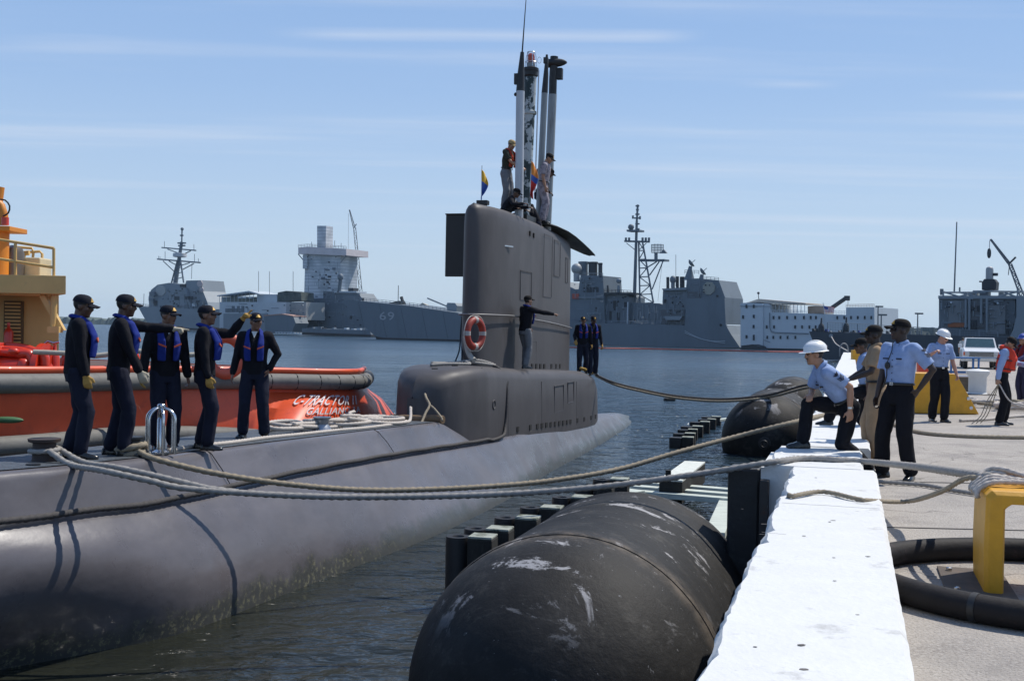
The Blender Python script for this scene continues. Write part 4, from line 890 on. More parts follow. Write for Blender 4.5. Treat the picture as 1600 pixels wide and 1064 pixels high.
MB().box(P[0] + ux * (Lb * .42) - uy * .004 + V((0, 0, .2)), (.02, .012, .38), MZ(math.atan2(ux.y, ux.x))).build('weld_seam', M_yel, t)
# cone
cp_ = gz(1352, 672, 0); t = thing('traffic_cone', 'orange traffic cone standing on the quay behind the khaki uniform', 'cone', cp_)
MB().lathe([(.15, .03), (.13, .05), (.035, .68), (.03, .7), (.01, .7)], o=cp_, n=20).build('cone_body', mat('cone_orange', (.7, .09, .02), .5), t, smooth=50)
MB().box(cp_ + V((0, 0, .018)), (.36, .36, .03)).build('base', mat('cone_orange', (.7, .09, .02), .5), t, bevel=.01)
MB().lathe([(.099, .28), (.075, .44)], o=cp_, n=20, cap=False).build('reflective_band', M_white, t, smooth=50)
# orange tool box behind K4
tag(MB().box(gz(1442, 590, .0) + V((0, 0, .35)), (.45, .3, .7)).build('orange_case', mat('case_orange', (.6, .06, .02), .5), bevel=.03), 'orange case glimpsed between the black capped man and the wedge', 'case')
# yellow post and grey hoop by the far kerb
yb = gz(1337, 570, 0); t = thing('yellow_post', 'short yellow post beside the far white kerb', 'post', yb)
MB().box(yb + V((0, 0, .42)), (.46, .4, .84)).build('post_body', M_yel, t, bevel=.02); MB().box(yb + V((.06, .06, .97)), (.26, .2, .26)).build('post_cap', M_yel, t, bevel=.02)
hb = gz(1318, 557, .0); t = thing('hose_hoop', 'grey tube hoop standing over the far kerb edge', 'hoop', hb)
def hp(px, py): return at(px, py, hb.y)
MB().tube(catmull([hp(1312, 557), hp(1312, 545), hp(1315, 538), hp(1319, 536.5), hp(1323, 539), hp(1325, 546), hp(1325, 557)], .1), .05, 8).build('tube', mat('grey_tube', (.22, .22, .22), .5), t, smooth=60)
MB().box(hp(1322, 557) + V((0, 0, 0)), (.9, .1, .06)).build('foot_bar', M_dark, t)
# blue rack, white bollard, rope heap
bt = gz(1505, 585, 0); t = thing('blue_table', 'blue metal work table standing in front of the white pickup', 'table', bt)
M_blue = mat('blue_paint', (.04, .14, .34), .5, var=.12)
MB().box(bt + V((0, .3, .74)), (1.5, .7, .06)).build('table_top', M_blue, t, bevel=.01)
for x in (-.55, .45, .68):
    for y in ((0, .6) if x != .45 else (.05,)): MB().box(bt + V((x, y, .36)), (.07, .07, .70)).build('leg', M_blue, t)
MB().box(bt + V((-.1, .0, .10)), (1.3, .06, .10)).build('rail', M_blue, t)
tag(MB().box(gz(1500, 592, 0) + V((0, 0, .06)), (1.1, .3, .12)).build('blue_plank', M_blue, bevel=.01), 'blue plank lying on the quay under the blue table', 'plank')
tag(MB().box(gz(1509, 611, 0) + V((0, 0, .22)), (.9, .5, .44)).build('timber_block', mat('brown_timber', (.12, .09, .06), .8, var=.3, stretch=(.3, 1, 1), scale=9), bevel=.02), 'brown timber block between the wedge and the white bollard', 'block')
wb = gz(1527, 616, 0); t = thing('white_bollard', 'squat white mooring bollard with flared head beside the blue table', 'bollard', wb)
MB().lathe([(.30, 0), (.25, .05), (.25, .5), (.32, .6), (.33, .68), (.25, .72), (.02, .74)], o=wb, n=24).build('bollard_body', M_white, t, smooth=40)
MB().box(wb + V((0, 0, .01)), (.8, .8, .02)).build('base', mat('rusty_plate', (.09, .07, .055), .8), t)
def heap(px, py, n, w, dpth, seed, lab, m, r=.028):
    rnd = random.Random(seed); c = gz(px, py, 0); t = thing('rope_heap', lab, 'rope', c)
    for k in range(n):
        o = V((rnd.uniform(-w, w), rnd.uniform(-dpth, dpth), .03)); R1 = rnd.uniform(.2, .45); a0 = rnd.uniform(0, 6); pts = []
        for j in range(15):
            q = a0 + j * .55; pts.append(c + o + V((R1 * math.cos(q) * rnd.uniform(.9, 1.1), R1 * .9 * math.sin(q) * rnd.uniform(.9, 1.1), .02 * k % .16 + .05 * rnd.random())))
        rope_mesh(MB(), pts, r, .04).build('loop', m if k % 3 else M_rope_t, t, smooth=180)
heap(1525, 634, 10, .75, .9, 21, 'tangled heap of pale rope and netting beside the white bollard', M_rope_w)
heap(1592, 640, 7, .45, .7, 22, 'heap of thick white rope at the feet of the man at the right edge', M_rope_w, .045)
rope([gz(1500, 657, .03), gz(1540, 655, .03), gz(1600, 650, .03), gz(1680, 655, .03)], .03, M_rope_w, 'white line lying straight on the quay in front of the rope heap')
rope([gz(1368, 752, .03), gz(1440, 757, .03), gz(1480, 764, .03), gz(1530, 772, .03), gz(1640, 790, .03)], .022, M_rope_g, 'thin grey rope on the ground beside the black capped man\'s shoe')
rope([gz(1342, 712, .1), gz(1356, 720, .03), gz(1375, 730, .03), gz(1385, 736, .03)], .03, M_rope_g, 'short grey rope end on the quay between khaki trousers and black trousers')
# expansion joint in the concrete
tag(MB().box(pier(8, 12.35, .005), (18, .02, .004), MZ(-.03)).build('deck_joint', mat('joint_dark', (.12, .11, .10), .9)), kind='structure')
tag(MB().box(pier(8, 15.6, .005), (18, .025, .004), MZ(-.03)).build('deck_joint', mat('joint_dark', (.12, .11, .10), .9)), kind='structure')
# pickup truck
tb = gz(1533, 577, 0); D_ = tb.y; t = thing('pickup_truck', 'white pickup truck parked on the quay facing the camera', 'truck', tb, local=True)
t.rotation_euler = (0, 0, R(-19)); t.scale = (.92, .92, .92)
M_wht = mat('car_white', (.74, .74, .73), .3, var=.03, coat=.4); M_gl = mat('car_glass', (.05, .09, .10), .08, var=.2, spec=.8); M_chr = mat('car_chrome', (.5, .5, .5), .25, .9)
mb = MB(); w = .98
sec = [(-.0, .55, 1.02, .97), (.12, .45, 1.10, 1.0), (1.35, .42, 1.22, 1.0), (1.6, .42, 1.22, 1.0), (3.2, .45, 1.18, 1.0), (5.2, .5, 1.18, .99)]
mb.rings([[V((-w * q, y, z0)), V((w * q, y, z0)), V((w * q, y, z1 - .12)), V((w * q * .93, y, z1)), V((-w * q * .93, y, z1)), V((-w * q, y, z1 - .12))] for y, z0, z1, q in sec]); mb.build('body', M_wht, t, smooth=35)
mb = MB(); mb.rings([[V((-w * .92, y0, 1.18)), V((w * .92, y0, 1.18)), V((w * .80, y1, 1.80)), V((-w * .80, y1, 1.80))] for y0, y1 in ((1.30, 1.95), (3.1, 3.0))]); mb.build('cab', M_wht, t, smooth=30)
MB().prism([V((-.80, 1.38, 1.26)), V((.80, 1.38, 1.26)), V((.72, 1.90, 1.74)), V((-.72, 1.90, 1.74))], (0, -.03, .02)).build('windscreen', M_gl, t)
MB().box((0, -.02, .86), (1.3, .05, .26)).build('grille', M_dark, t); 
for i in range(4): MB().box((0, -.055, .77 + .07 * i), (1.28, .02, .02)).build('grille_bar', M_chr, t)
MB().box((0, -.10, .55), (1.96, .16, .22)).build('bumper', M_chr, t, bevel=.03)
for s in (-1, 1):
    MB().box((s * .76, -.03, .88), (.24, .05, .2)).build('headlight', mat('lamp_glass', (.5, .5, .48), .15), t, bevel=.015)
    MB().box((s * .92, -.01, .88), (.10, .07, .2)).build('turn_light', mat('turn_red', (.6, .10, .03), .3), t, bevel=.01)
    MB().box((s * 1.1, 1.55, 1.32), (.2, .1, .22)).build('mirror', M_wht, t, bevel=.02)
    for y in (.85, 4.2): MB().lathe([(.10, -.12), (.34, -.12), (.38, -.08), (.38, .08), (.34, .12), (.1, .12)], o=(s * .82, y, .38), n=22, m=Matrix(((0, 0, 1), (1, 0, 0), (0, 1, 0)))).build('wheel', M_blackrub, t, smooth=40)
# light poles far off
M_pole = mat('pole_grey', (.16, .17, .17), .6)
for (x, y0, y1, dd, lab) in ((1372, 479, 530, 190, 'tall lamp pole just right of the white barracks barge'), (1377, 492, 530, 170, 'shorter lamp pole beside the tall one right of the white barge'), (1434, 490, 530, 180, 'lamp pole standing alone beyond the mesh railing')):
    a, b = at(x, y1, dd), at(x, y0, dd); a.z = min(a.z, WATER); t = thing('lamp_pole', lab, 'lamp pole', a, 0, 'lamp poles beyond the quay'); MB().bar(a, b, .16, 8, .09).build('pole', M_pole, t); MB().box(b + V((.2, 0, 0)), (1.2, .4, .25)).build('lamp_head', M_pole, t)
# ---------------------------------------------------------------- ships and cranes across the basin
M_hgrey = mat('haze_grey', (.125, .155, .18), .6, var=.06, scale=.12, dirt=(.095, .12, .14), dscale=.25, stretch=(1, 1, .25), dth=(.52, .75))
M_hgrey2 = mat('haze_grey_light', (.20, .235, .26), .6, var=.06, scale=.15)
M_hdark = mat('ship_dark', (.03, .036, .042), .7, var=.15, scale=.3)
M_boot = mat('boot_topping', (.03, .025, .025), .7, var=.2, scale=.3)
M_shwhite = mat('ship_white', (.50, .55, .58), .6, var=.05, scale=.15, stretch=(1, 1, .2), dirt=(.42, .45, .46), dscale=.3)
class Plane:
    def __init__(s, ax, ad, bx_, bd):
        a, b = at(ax, 520, ad), at(bx_, 520, bd); s.o = V((a.x, a.y, 0)); d = b - a; d.z = 0; s.d = d.normalized(); s.n = V((-s.d.y, s.d.x, 0))
        if s.n.y < 0: s.n = -s.n
    def on(s, px, py, off=0.0):
        r = ray(px, py); o = s.o + s.n * off; k = (o - EYE).dot(s.n) / r.dot(s.n); return EYE + r * k
    def slab(s, poly, th, nm, m, par, off=0.0, mb=None, bevel=0):
        P = [s.on(x, y, off) for x, y in poly]; k = mb or MB(); k.prism(P, s.n * th)
        return k if mb else k.build(nm, m, par, bevel=bevel)
    def rect(s, x0, y0, x1, y1, th, nm, m, par, off=0.0):
        return s.slab([(x0, y1), (x1, y1), (x1, y0), (x0, y0)], th, nm, m, par, off)
    def bar(s, a, b, r, nm, m, par, off=0.0, n=6, mb=None, r2=None):
        k = mb or MB(); k.bar(s.on(*a, off), s.on(*b, off), r, n, r2)
        return k if mb else k.build(nm, m, par, smooth=40)
    def rail(s, pts, h_px, nm, m, par, off=.3, r=.05, step=6):
        mb = MB()
        for q in (1, .5): mb.tube([s.on(x, y - h_px * q, off) for x, y in pts], r, 4)
        for i in range(len(pts) - 1):
            (x0, y0), (x1, y1) = pts[i], pts[i + 1]; k = max(1, int(abs(x1 - x0) / step))
            for j in range(k + 1): x = x0 + (x1 - x0) * j / k; y = y0 + (y1 - y0) * j / k; mb.bar(s.on(x, y, off), s.on(x, y - h_px, off), r, 4)
        o = mb.build(nm, m, par); o['kind'] = 'stuff'; return o
def lattice(pl, a0, b0, a1, b1, n, r, nm, m, par, depth=2.0, off=0.0):
    # four-legged lattice between two lines of pixels a0->a1 and b0->b1
    mb = MB()
    def pt(p, q, k, o): x = p[0] + (q[0] - p[0]) * k; y = p[1] + (q[1] - p[1]) * k; return pl.on(x, y, off + o)
    for o in (0, depth):
        mb.bar(pt(a0, a1, 0, o), pt(a0, a1, 1, o), r, 5); mb.bar(pt(b0, b1, 0, o), pt(b0, b1, 1, o), r, 5)
        for i in range(n):
            k0, k1 = i / n, (i + 1) / n
            mb.bar(pt(a0, a1, k0, o), pt(b0, b1, k0, o), r * .6, 4)
            if i % 2: mb.bar(pt(a0, a1, k0, o), pt(b0, b1, k1, o), r * .6, 4)
            else: mb.bar(pt(b0, b1, k0, o), pt(a0, a1, k1, o), r * .6, 4)
    return mb.build(nm, m, par)
def flat_text(pl, txt, x0, y0, x1, y1, nm, m, par, off):
    me = text_mesh(txt, 1.0, .01); xs = [q.co.x for q in me.vertices]; ys = [q.co.y for q in me.vertices]; a0, a1, c0, c1 = min(xs), max(xs), min(ys), max(ys)
    for q in me.vertices:
        fx_ = (q.co.x - a0) / (a1 - a0); fy_ = (q.co.y - c0) / (c1 - c0); q.co = pl.on(x0 + (x1 - x0) * fx_, y1 + (y0 - y1) * fy_ + (x1 - x0) * fx_ * .02, off - q.co.z * .5)
    me.materials.clear(); me.materials.append(m); return link(nm, me, par)
# --- long grey cruiser, bow to the left
cp = Plane(540, 325, 1150, 258)
cru = thing('cruiser', 'long grey cruiser numbered 69 with gun at its bow, stretching across behind the sail', 'warship', gz(600, 530, WATER))
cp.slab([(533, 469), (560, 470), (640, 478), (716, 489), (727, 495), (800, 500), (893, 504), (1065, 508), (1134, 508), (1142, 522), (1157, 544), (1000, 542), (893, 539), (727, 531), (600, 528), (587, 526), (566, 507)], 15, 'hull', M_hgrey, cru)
cp.slab([(586, 525.5), (600, 527.8), (727, 530.8), (893, 538.8), (1000, 541.8), (1157, 543.8), (1158, 549), (1000, 546), (893, 543.5), (727, 535.5), (600, 532), (588, 530)], 15.2, 'waterline_band', M_boot, cru, -.06)
flat_text(cp, '69', 593, 487, 616, 500, 'hull_number', mat('number_grey', (.34, .36, .38), .6), cru, -.05)
cp.slab([(700, 487), (697, 478), (699, 473), (711, 473.5), (714, 478), (713, 488)], 3.2, 'gun_turret', M_hgrey2, cru, 4)
cp.bar((698, 478.5), (668, 466), .22, 'gun_barrel', M_hgrey2, cru, 5.5, 8)
cp.slab([(605, 474.5), (622, 470), (623, 476)], 3, 'breakwater', M_hdark, cru, 3)
mb = MB(); cp.bar((630, 474), (627, 464), .5, '', None, None, 4, 6, mb); mb.build('bow_winch', M_hdark, cru)
cp.bar((622, 474), (622.5, 446), .10, 'bow_staff', M_hdark, cru, 4)
cp.rail([(536, 469), (560, 470), (640, 478), (700, 487)], 5, 'deck_rail', M_hgrey, cru)
cp.rail([(895, 504), (945, 505.5)], 6, 'deck_rail', M_hgrey, cru)
# forward house seen beside the sail
cp.slab([(700, 500), (893, 504), (893, 452), (880, 440), (740, 440), (730, 490)], 9, 'forward_house', M_hgrey, cru, 3)
cp.slab([(890, 505), (945, 506), (944, 466), (942, 431), (907, 430), (904, 452), (890, 452)], 9, 'funnel_house', M_hgrey, cru, 2)
for x0, x1, y0, y1 in ((905, 918, 409, 430), (920, 933, 409.5, 431), (935, 941, 411, 432)):
    x = (x0 + x1) / 2; p0, p1 = cp.on(x, y1, 6), cp.on(x, y0, 6); rr = (cp.on(x1, y0, 6) - cp.on(x0, y0, 6)).length / 2
    mb = MB(); mb.tube([p0, p0.lerp(p1, .85), p0.lerp(p1, .86), p1], [rr * .95, rr * .95, rr * 1.06, rr * 1.06], 14); mb.build('funnel', M_hdark if x > 918 else M_hgrey, cru, smooth=40)
mb = MB(); mb.ball(cp.on(901, 420, 4), 1.35, 16, 10); mb.tube([cp.on(901, 426, 4), cp.on(901, 440, 4)], .8, 10); mb.build('radome', mat('radome_grey', (.33, .34, .34), .5), cru, smooth=60)
for i in range(5): cp.rect(911.5 + i * 5, 449, 915 + i * 5, 456.5, .2, 'window', M_hdark, cru, 1.9)
cp.rect(894, 459, 904, 467, .2, 'orange_sign', mat('sign_orange', (.4, .08, .05), .6), cru, 1.7)
cp.rect(900, 464, 943, 466, .4, 'deck_strip', M_hgrey2, cru, 1.7)
for i in range(5): cp.rect(917 + i * 4.5, 489, 919 + i * 4.5, 491.5, .2, 'scuttle', M_hgrey2, cru, 1.8)
cp.slab([(944, 506), (983, 507), (983, 464), (978, 460), (946, 459), (944, 460)], 8, 'midship_house', M_hgrey, cru, 3)
cp.rect(944, 457, 987, 460, 5, 'bridge_wing', M_hdark, cru, 2)
cp.rail([(944, 457), (986, 459)], 5, 'wing_rail', M_hdark, cru, 2.2)
mb = MB(); mb.tube([cp.on(967, 457, 4), cp.on(967, 446, 4)], [.5, .35], 8); mb.ball(cp.on(967, 439, 4), (.65, .65, .65), 12, 8); mb.build('satellite_dome', M_hgrey2, cru, smooth=50)
mb = MB(); mb.tube([cp.on(949, 458, 4), cp.on(949, 446, 4)], [.5, .3], 8); mb.build('director', M_hdark, cru)
for x, y0, y1, w in ((958, 470, 482, 6), (952, 486, 500, 3), (964, 488, 503, 4), (975, 472, 480, 4)): cp.rect(x, y0, x + w, y1, .25, 'doorway', M_hdark, cru, 2.85)
cp.bar((981, 472), (980, 508), .14, 'white_pole', M_shwhite, cru, 1.5)
cp.slab([(983, 508), (1040, 509), (1040, 478), (1030, 474), (983, 473)], 8, 'boat_deck_house', M_hgrey, cru, 4)
for x in (990, 996, 1004, 1012, 1022): cp.rect(x, 476, x + 1.2, 506, .2, 'stanchion', M_hgrey2, cru, 3.8)
# main lattice mast
cp.bar((991, 476), (995, 345), .45, 'mast_pole', M_hgrey, cru, 6, 8, None, .3)
lattice(cp, (1000, 474), (1021, 473), (998, 378), (1004, 378), 7, .22, 'lattice_mast', M_hgrey, cru, 2.6, 6)
cp.bar((995, 345), (996.5, 320), .28, 'topmast', M_hgrey, cru, 6)
mb = MB()
for y, w in ((322, 2.6), (328, 2), (335, 3), (341, 5), (350, 3), (358, 3)): cp.bar((996 - w, y), (996 + w, y), .2, '', None, None, 6, 5, mb)
for x, y in ((989, 340), (1000, 341)): cp.bar((x, y + 2), (x, y - 3), .25, '', None, None, 6, 5, mb)
o = mb.build('topmast_aerials', M_hgrey, cru); o['kind'] = 'stuff'
cp.rect(979, 359, 999, 362, 2.5, 'radar_platform', M_hgrey, cru, 5); mb = MB(); mb.ball(cp.on(986, 355, 6), .75, 12, 8); mb.build('mast_radome', M_hgrey, cru, smooth=60)
cp.bar((976, 377), (1015, 378), .26, 'yardarm', M_hgrey, cru, 6)
mb = MB()
for x in (978, 983, 1004, 1009, 1014): mb.box(cp.on(x, 374, 6), (.5, .5, .8))
cp.bar((979, 380), (994, 392), .1, '', None, None, 6, 4, mb); cp.bar((1010, 380), (997, 392), .1, '', None, None, 6, 4, mb); o = mb.build('yard_fittings', M_hgrey, cru); o['kind'] = 'stuff'
cp.rect(997, 405, 1038, 408, 2.6, 'antenna_platform', M_hgrey, cru, 6)
for a_, b_ in (((1030, 409), (1015, 430)), ((1026, 409), (1008, 420)), ((1036, 408), (1019, 452))): cp.bar(a_, b_, .16, 'platform_strut', M_hgrey, cru, 6)
mb = MB(); cp.bar((1025, 406), (1025, 395), .45, '', None, None, 7, 6, mb); mb.build('antenna_pedestal', M_hgrey, cru)
mb = MB()
for i in range(9): x = 1018 + i * 2.3; cp.bar((x, 381 + .1 * (i - 4) ** 2 * .5), (x, 396 - .1 * (i - 4) ** 2), .09, '', None, None, 6.5 + .06 * (i - 4) ** 2, 4, mb)
for y in (383, 387, 391, 395): mb.tube([cp.on(1018 + i * 2.3, y, 6.5 + .06 * (i - 4) ** 2) for i in range(9)], .07, 4)
o = mb.build('search_antenna', M_hgrey, cru); o['kind'] = 'stuff'
cp.slab([(1030, 396), (1042, 396), (1037, 390)], .5, 'antenna_feed', M_hgrey, cru, 6)
cp.bar((1035, 408), (1028, 470), .035, 'stay_wire', M_hgrey, cru, 6)
# aft deckhouse
cp.slab([(1040, 509), (1066, 509), (1066, 505), (1134, 507), (1133, 465), (1123, 438), (1090, 435), (1073, 436), (1072, 449), (1036, 451), (1035, 472)], 10, 'aft_deckhouse', M_hgrey, cru, .6)
cp.slab([(1072, 466), (1132, 466), (1134, 506), (1140, 522), (1156, 543), (1068, 542)], .6, 'flush_side', M_hgrey, cru, -.02)
cp.slab([(1098, 447), (1104, 440.5), (1112, 441), (1117, 447), (1116, 455), (1110, 460.5), (1103, 460), (1098.5, 455)], .3, 'array_panel', mat('array_tan', (.28, .28, .24), .6), cru, .3)
cp.slab([(1034, 451), (1072, 450), (1072, 453), (1036, 454)], .8, 'deck_edge', M_hgrey2, cru, -.2)
for x0, x1, y0, y1 in ((1041, 1046, 433, 450), (1056, 1061, 432, 446), (1062, 1070, 432.5, 447)):
    x = (x0 + x1) / 2; cp.bar((x, y1 + 4), (x, y0), (x1 - x0) / 2 * .145, 'vent_stack', M_hdark, cru, 5, 10)
mb = MB(); mb.ball(cp.on(1051.5, 437, 3), (.75, .75, .95), 12, 8); cp.bar((1051.5, 440), (1051.5, 450), .5, '', None, None, 3, 6, mb); mb.build('navigation_dome', M_hgrey, cru, smooth=60)
for x, y, h, nm in ((1079, 412, 26, 'fire_director'), (1097, 425, 14, 'fire_director')):
    mb = MB(); mb.tube([cp.on(x - 2, y + h, 4), cp.on(x - 1, y + 9, 4), cp.on(x, y + 4, 4)], [1.3 if h > 20 else .6, .5, .4], 10)
    q = cp.on(x + .5, y, 4); mm = Matrix.Rotation(.9, 3, 'Y'); mb.lathe([(.05, -.35), (.6, -.22), (.98, .12), (1.02, .25), (.7, .08), (.1, -.1)], o=q, n=16, m=mm); mb.bar(q, q + V((1.0, 0, .9)), .08, 5)
    mb.build(nm, M_hgrey, cru, smooth=40)
cp.rail([(1070, 428), (1092, 429)], 6, 'platform_rail', M_hgrey, cru, 3.5)
cp.rail([(1098, 437), (1123, 439)], 5, 'house_rail', M_hgrey, cru, 1)
for x, y0, y1, w, m_ in ((1032, 478, 507, 38, M_hdark),): cp.rect(x, y0 + 6, x + w, y1, .3, 'boat_recess', mat('recess_grey', (.09, .10, .11), .7), cru, .35)
cp.slab([(1040, 500), (1062, 500), (1066, 494), (1038, 494)], 1.5, 'ship_boat', M_hgrey2, cru, -.6)
rnd = random.Random(3)
for k in range(9):
    x = rnd.uniform(1034, 1066); y = rnd.uniform(462, 503); cp.rect(x, y, x + rnd.uniform(2, 5), y + rnd.uniform(2, 6), .5, 'deck_gear', rnd.choice((M_hgrey2, M_hdark, M_hgrey)), cru, .2)
cp.rect(1074, 456, 1094, 468, .25, 'side_niche', mat('recess_grey', (.09, .10, .11), .7), cru, .4)
cp.bar((1056, 448), (1056, 398), .06, 'whip_aerial', M_hgrey, cru, 5)
for k in range(2): cp_p = [cp.on(1070 + (1133 - 1070) * i / 8, 517 + 3 * k + (533 - 517) * i / 8 + (6 - 3 * k) * math.sin(math.pi * i / 8), -.25) for i in range(9)]; MB().tube(cp_p, .06, 5).build('side_rope', M_shwhite, cru)
mb = MB(); mb.lathe([(.3, 0), (.3, .15)], o=cp.on(1126, 508, -.1), n=10, m=Matrix(((1, 0, 0), (0, 0, -1), (0, 1, 0)))); mb.build('hawse_hole', M_hdark, cru)
# orange containment boom
M_boom = mat('boom_orange', (.40, .07, .045), .6, var=.4, scale=.4)
pts = [gz(x, y + .9, WATER + .1) for x, y in ((880, 541.5), (930, 543), (1000, 544), (1070, 545.5), (1140, 547), (1200, 548.5), (1262, 549))]
tag(MB().tube(catmull(pts, 2), .16, 6).build('containment_boom', M_boom), 'orange floating boom strung along the waterline before the cruiser\'s stern', 'boom')
# --- scaffold wrapped ship
sp_ = Plane(460, 420, 600, 400)
scf = thing('scaffolded_ship', 'grey ship whose tower is wrapped in white scaffolding, behind the cruiser\'s bow', 'warship', gz(500, 520, WATER))
M_wrap = bpy.data.materials.new('scaffold_wrap'); M_wrap.use_nodes = True
def wrap_mat(m):
    n = m.node_tree; b = n.nodes['Principled BSDF']; L = n.links.new; b.inputs['Roughness'].default_value = .7
    tcn = n.nodes.new('ShaderNodeTexCoord'); s_ = n.nodes.new('ShaderNodeSeparateXYZ'); L(tcn.outputs['Object'], s_.inputs[0])
    f = n.nodes.new('ShaderNodeMath'); f.operation = 'MULTIPLY'; L(s_.outputs[2], f.inputs[0]); f.inputs[1].default_value = .85
    fr = n.nodes.new('ShaderNodeMath'); fr.operation = 'FRACT'; L(f.outputs[0], fr.inputs[0])
    gt = n.nodes.new('ShaderNodeMath'); gt.operation = 'GREATER_THAN'; L(fr.outputs[0], gt.inputs[0]); gt.inputs[1].default_value = .86
    nz_ = n.nodes.new('ShaderNodeTexNoise'); nz_.inputs['Scale'].default_value = .22; nz_.inputs['Detail'].default_value = 7; L(tcn.outputs['Object'], nz_.inputs['Vector'])
    r = n.nodes.new('ShaderNodeValToRGB'); L(nz_.outputs[0], r.inputs[0]); r.color_ramp.elements[0].position = .38; r.color_ramp.elements[1].position = .6; r.color_ramp.elements[0].color = (.36, .40, .42, 1); r.color_ramp.elements[1].color = (.56, .59, .61, 1)
    mx_ = n.nodes.new('ShaderNodeMix'); mx_.data_type = 'RGBA'; L(gt.outputs[0], mx_.inputs[0]); L(r.outputs[0], mx_.inputs[6]); mx_.inputs[7].default_value = (.27, .30, .33, 1); L(mx_.outputs[2], b.inputs['Base Color'])
wrap_mat(M_wrap)
sp_.slab([(462, 486), (600, 480), (600, 524), (472, 520)], 14, 'hull', M_hgrey, scf)
sp_.slab([(475, 488), (475, 468), (505, 466), (505, 455), (560, 458), (568, 470), (575, 490)], 9, 'deckhouse', M_hgrey, scf, 2)
sp_.slab([(475, 470), (477, 396), (532, 396), (531, 468)], 10, 'wrapped_tower', M_wrap, scf, 4)
sp_.slab([(473, 420), (473, 398), (480, 398), (480, 420)], 8, 'wrapped_bay', M_wrap, scf, 3.2)
sp_.slab([(466, 387), (480, 385.5), (541, 389), (541, 399), (526, 399), (480, 397), (466, 397)], 13, 'scaffold_band', mat('wrap_pink', (.62, .56, .55), .7, var=.1, scale=.4), scf, 2.5)
sp_.slab([(495.5, 387), (495.5, 353), (509.5, 353), (509, 387)], 4, 'wrapped_mast', M_wrap, scf, 6)
sp_.rail([(466, 387), (480, 385.5), (541, 389)], 4, 'scaffold_rail', M_hgrey2, scf, 2.4, .06, 4)
for a_, b_ in (((466, 397), (475, 408)), ((541, 399), (532, 411))): sp_.bar(a_, b_, .18, 'scaffold_strut', M_hgrey2, scf, 3.5)
for x, y in ((487, 378), (523, 376), (533, 380)): sp_.bar((x, 387), (x, y), .1, 'aerial', M_hgrey, scf, 5)
mb = MB(); mb.ball(sp_.on(532, 433, 2), (1.1, 1.1, 1.3), 12, 8); sp_.bar((532, 438), (530, 456), .7, '', None, None, 2, 6, mb); mb.build('satellite_dome', M_hgrey, scf, smooth=60)
for k in range(16):
    x = rnd.uniform(477, 568); y = rnd.uniform(457, 486); sp_.rect(x, y, x + rnd.uniform(1.5, 5), y + rnd.uniform(1.5, 6), .5, 'deck_gear', rnd.choice((M_hgrey2, M_hdark, M_hdark, M_hgrey)), scf, 1.6)
for k in range(7):
    x = rnd.uniform(500, 526); y = rnd.uniform(404, 450); sp_.rect(x, y, x + rnd.uniform(3, 8), y + rnd.uniform(1, 4), .4, 'wrap_gap', M_hdark if k % 2 else M_hgrey, scf, 3.7)
sp_.rect(522, 455, 557, 457.5, 6, 'white_deck_edge', M_shwhite, scf, 1.5); sp_.rect(528, 458, 560, 470, 6, 'bridge', M_hgrey2, scf, 2.2)
sp_.rect(544, 450, 552, 456, 3, 'top_box', M_hdark, scf, 3)
bl = thing('work_barge', 'low grey work barge with white gear moored below the scaffolded ship', 'barge', gz(520, 524, WATER))
bp_ = Plane(465, 395, 585, 372); bp_.slab([(472, 513), (578, 516), (580, 525), (472, 521)], 8, 'hull', M_hgrey, bl); bp_.slab([(472, 519), (580, 523), (580, 526), (472, 523)], 8.2, 'waterline_band', M_boot, bl, -.1)
for k in range(14): x = rnd.uniform(474, 574); bp_.rect(x, 511 + (x - 474) * .028 + rnd.uniform(-1.4, .5), x + rnd.uniform(2, 6), 514.2 + (x - 474) * .028, 1.2, 'deck_gear', rnd.choice((M_shwhite, M_hdark, M_hgrey2)), bl, .5)
# tan pitched building beyond the cruiser bow
tp = Plane(640, 420, 690, 420); t = thing('tan_shed', 'tan pitched roof building just showing above the cruiser\'s bow deck', 'building', tp.on(663, 500))
tp.rect(648, 482, 680, 500, 20, 'wall', mat('tan_wall', (.34, .30, .24), .8), t); tp.slab([(646, 483), (660, 473), (682, 485)], 20, 'roof', mat('tan_roof', (.42, .39, .32), .8), t, -.2)
# --- cranes
def crane(pl, segs, lab, hook, nm='lattice_boom', w=2.6, m=None):
    t = thing('crane', lab, 'crane', pl.on(segs[0][0][0], 520)); m = m or M_hdark
    for (a0, a1, wa, wb, n) in segs: lattice(pl, (a0[0] - wa, a0[1]), (a0[0] + wa, a0[1]), (a1[0] - wb, a1[1]), (a1[0] + wb, a1[1]), n, .13, nm, m, t, 1.2)
    a, b = hook; pl.bar(a, b, .05, 'hoist_cable', m, t); mb = MB(); mb.ball(pl.on(b[0], b[1]), (.35, .35, .9), 8, 6); mb.build('hook_block', M_hdark, t); return t
kp = Plane(540, 430, 570, 430)
crane(kp, [((566, 480), (554, 356), 2.4, 1.8, 16), ((553.5, 356), (546, 328), 1.6, .5, 7)], 'tall lattice crane with white jib beside the scaffolded ship', ((544.5, 334), (544, 416)), m=mat('crane_grey', (.16, .17, .19), .6))
kp.bar((553, 356), (557, 350), .2, 'jib_strut', M_hgrey2, [o for o in COL.objects if o.name.startswith('crane')][-1])
kp2 = Plane(1540, 190, 1600, 190)
crane(kp2, [((1600, 470), (1578, 412), 3.4, 2.4, 9), ((1577, 412), (1548, 374), 2.0, .7, 10)], 'lattice crane leaning left beyond the grey ship at the right edge', ((1546.5, 376), (1545.5, 396)), m=mat('crane_grey', (.16, .17, .19), .6))
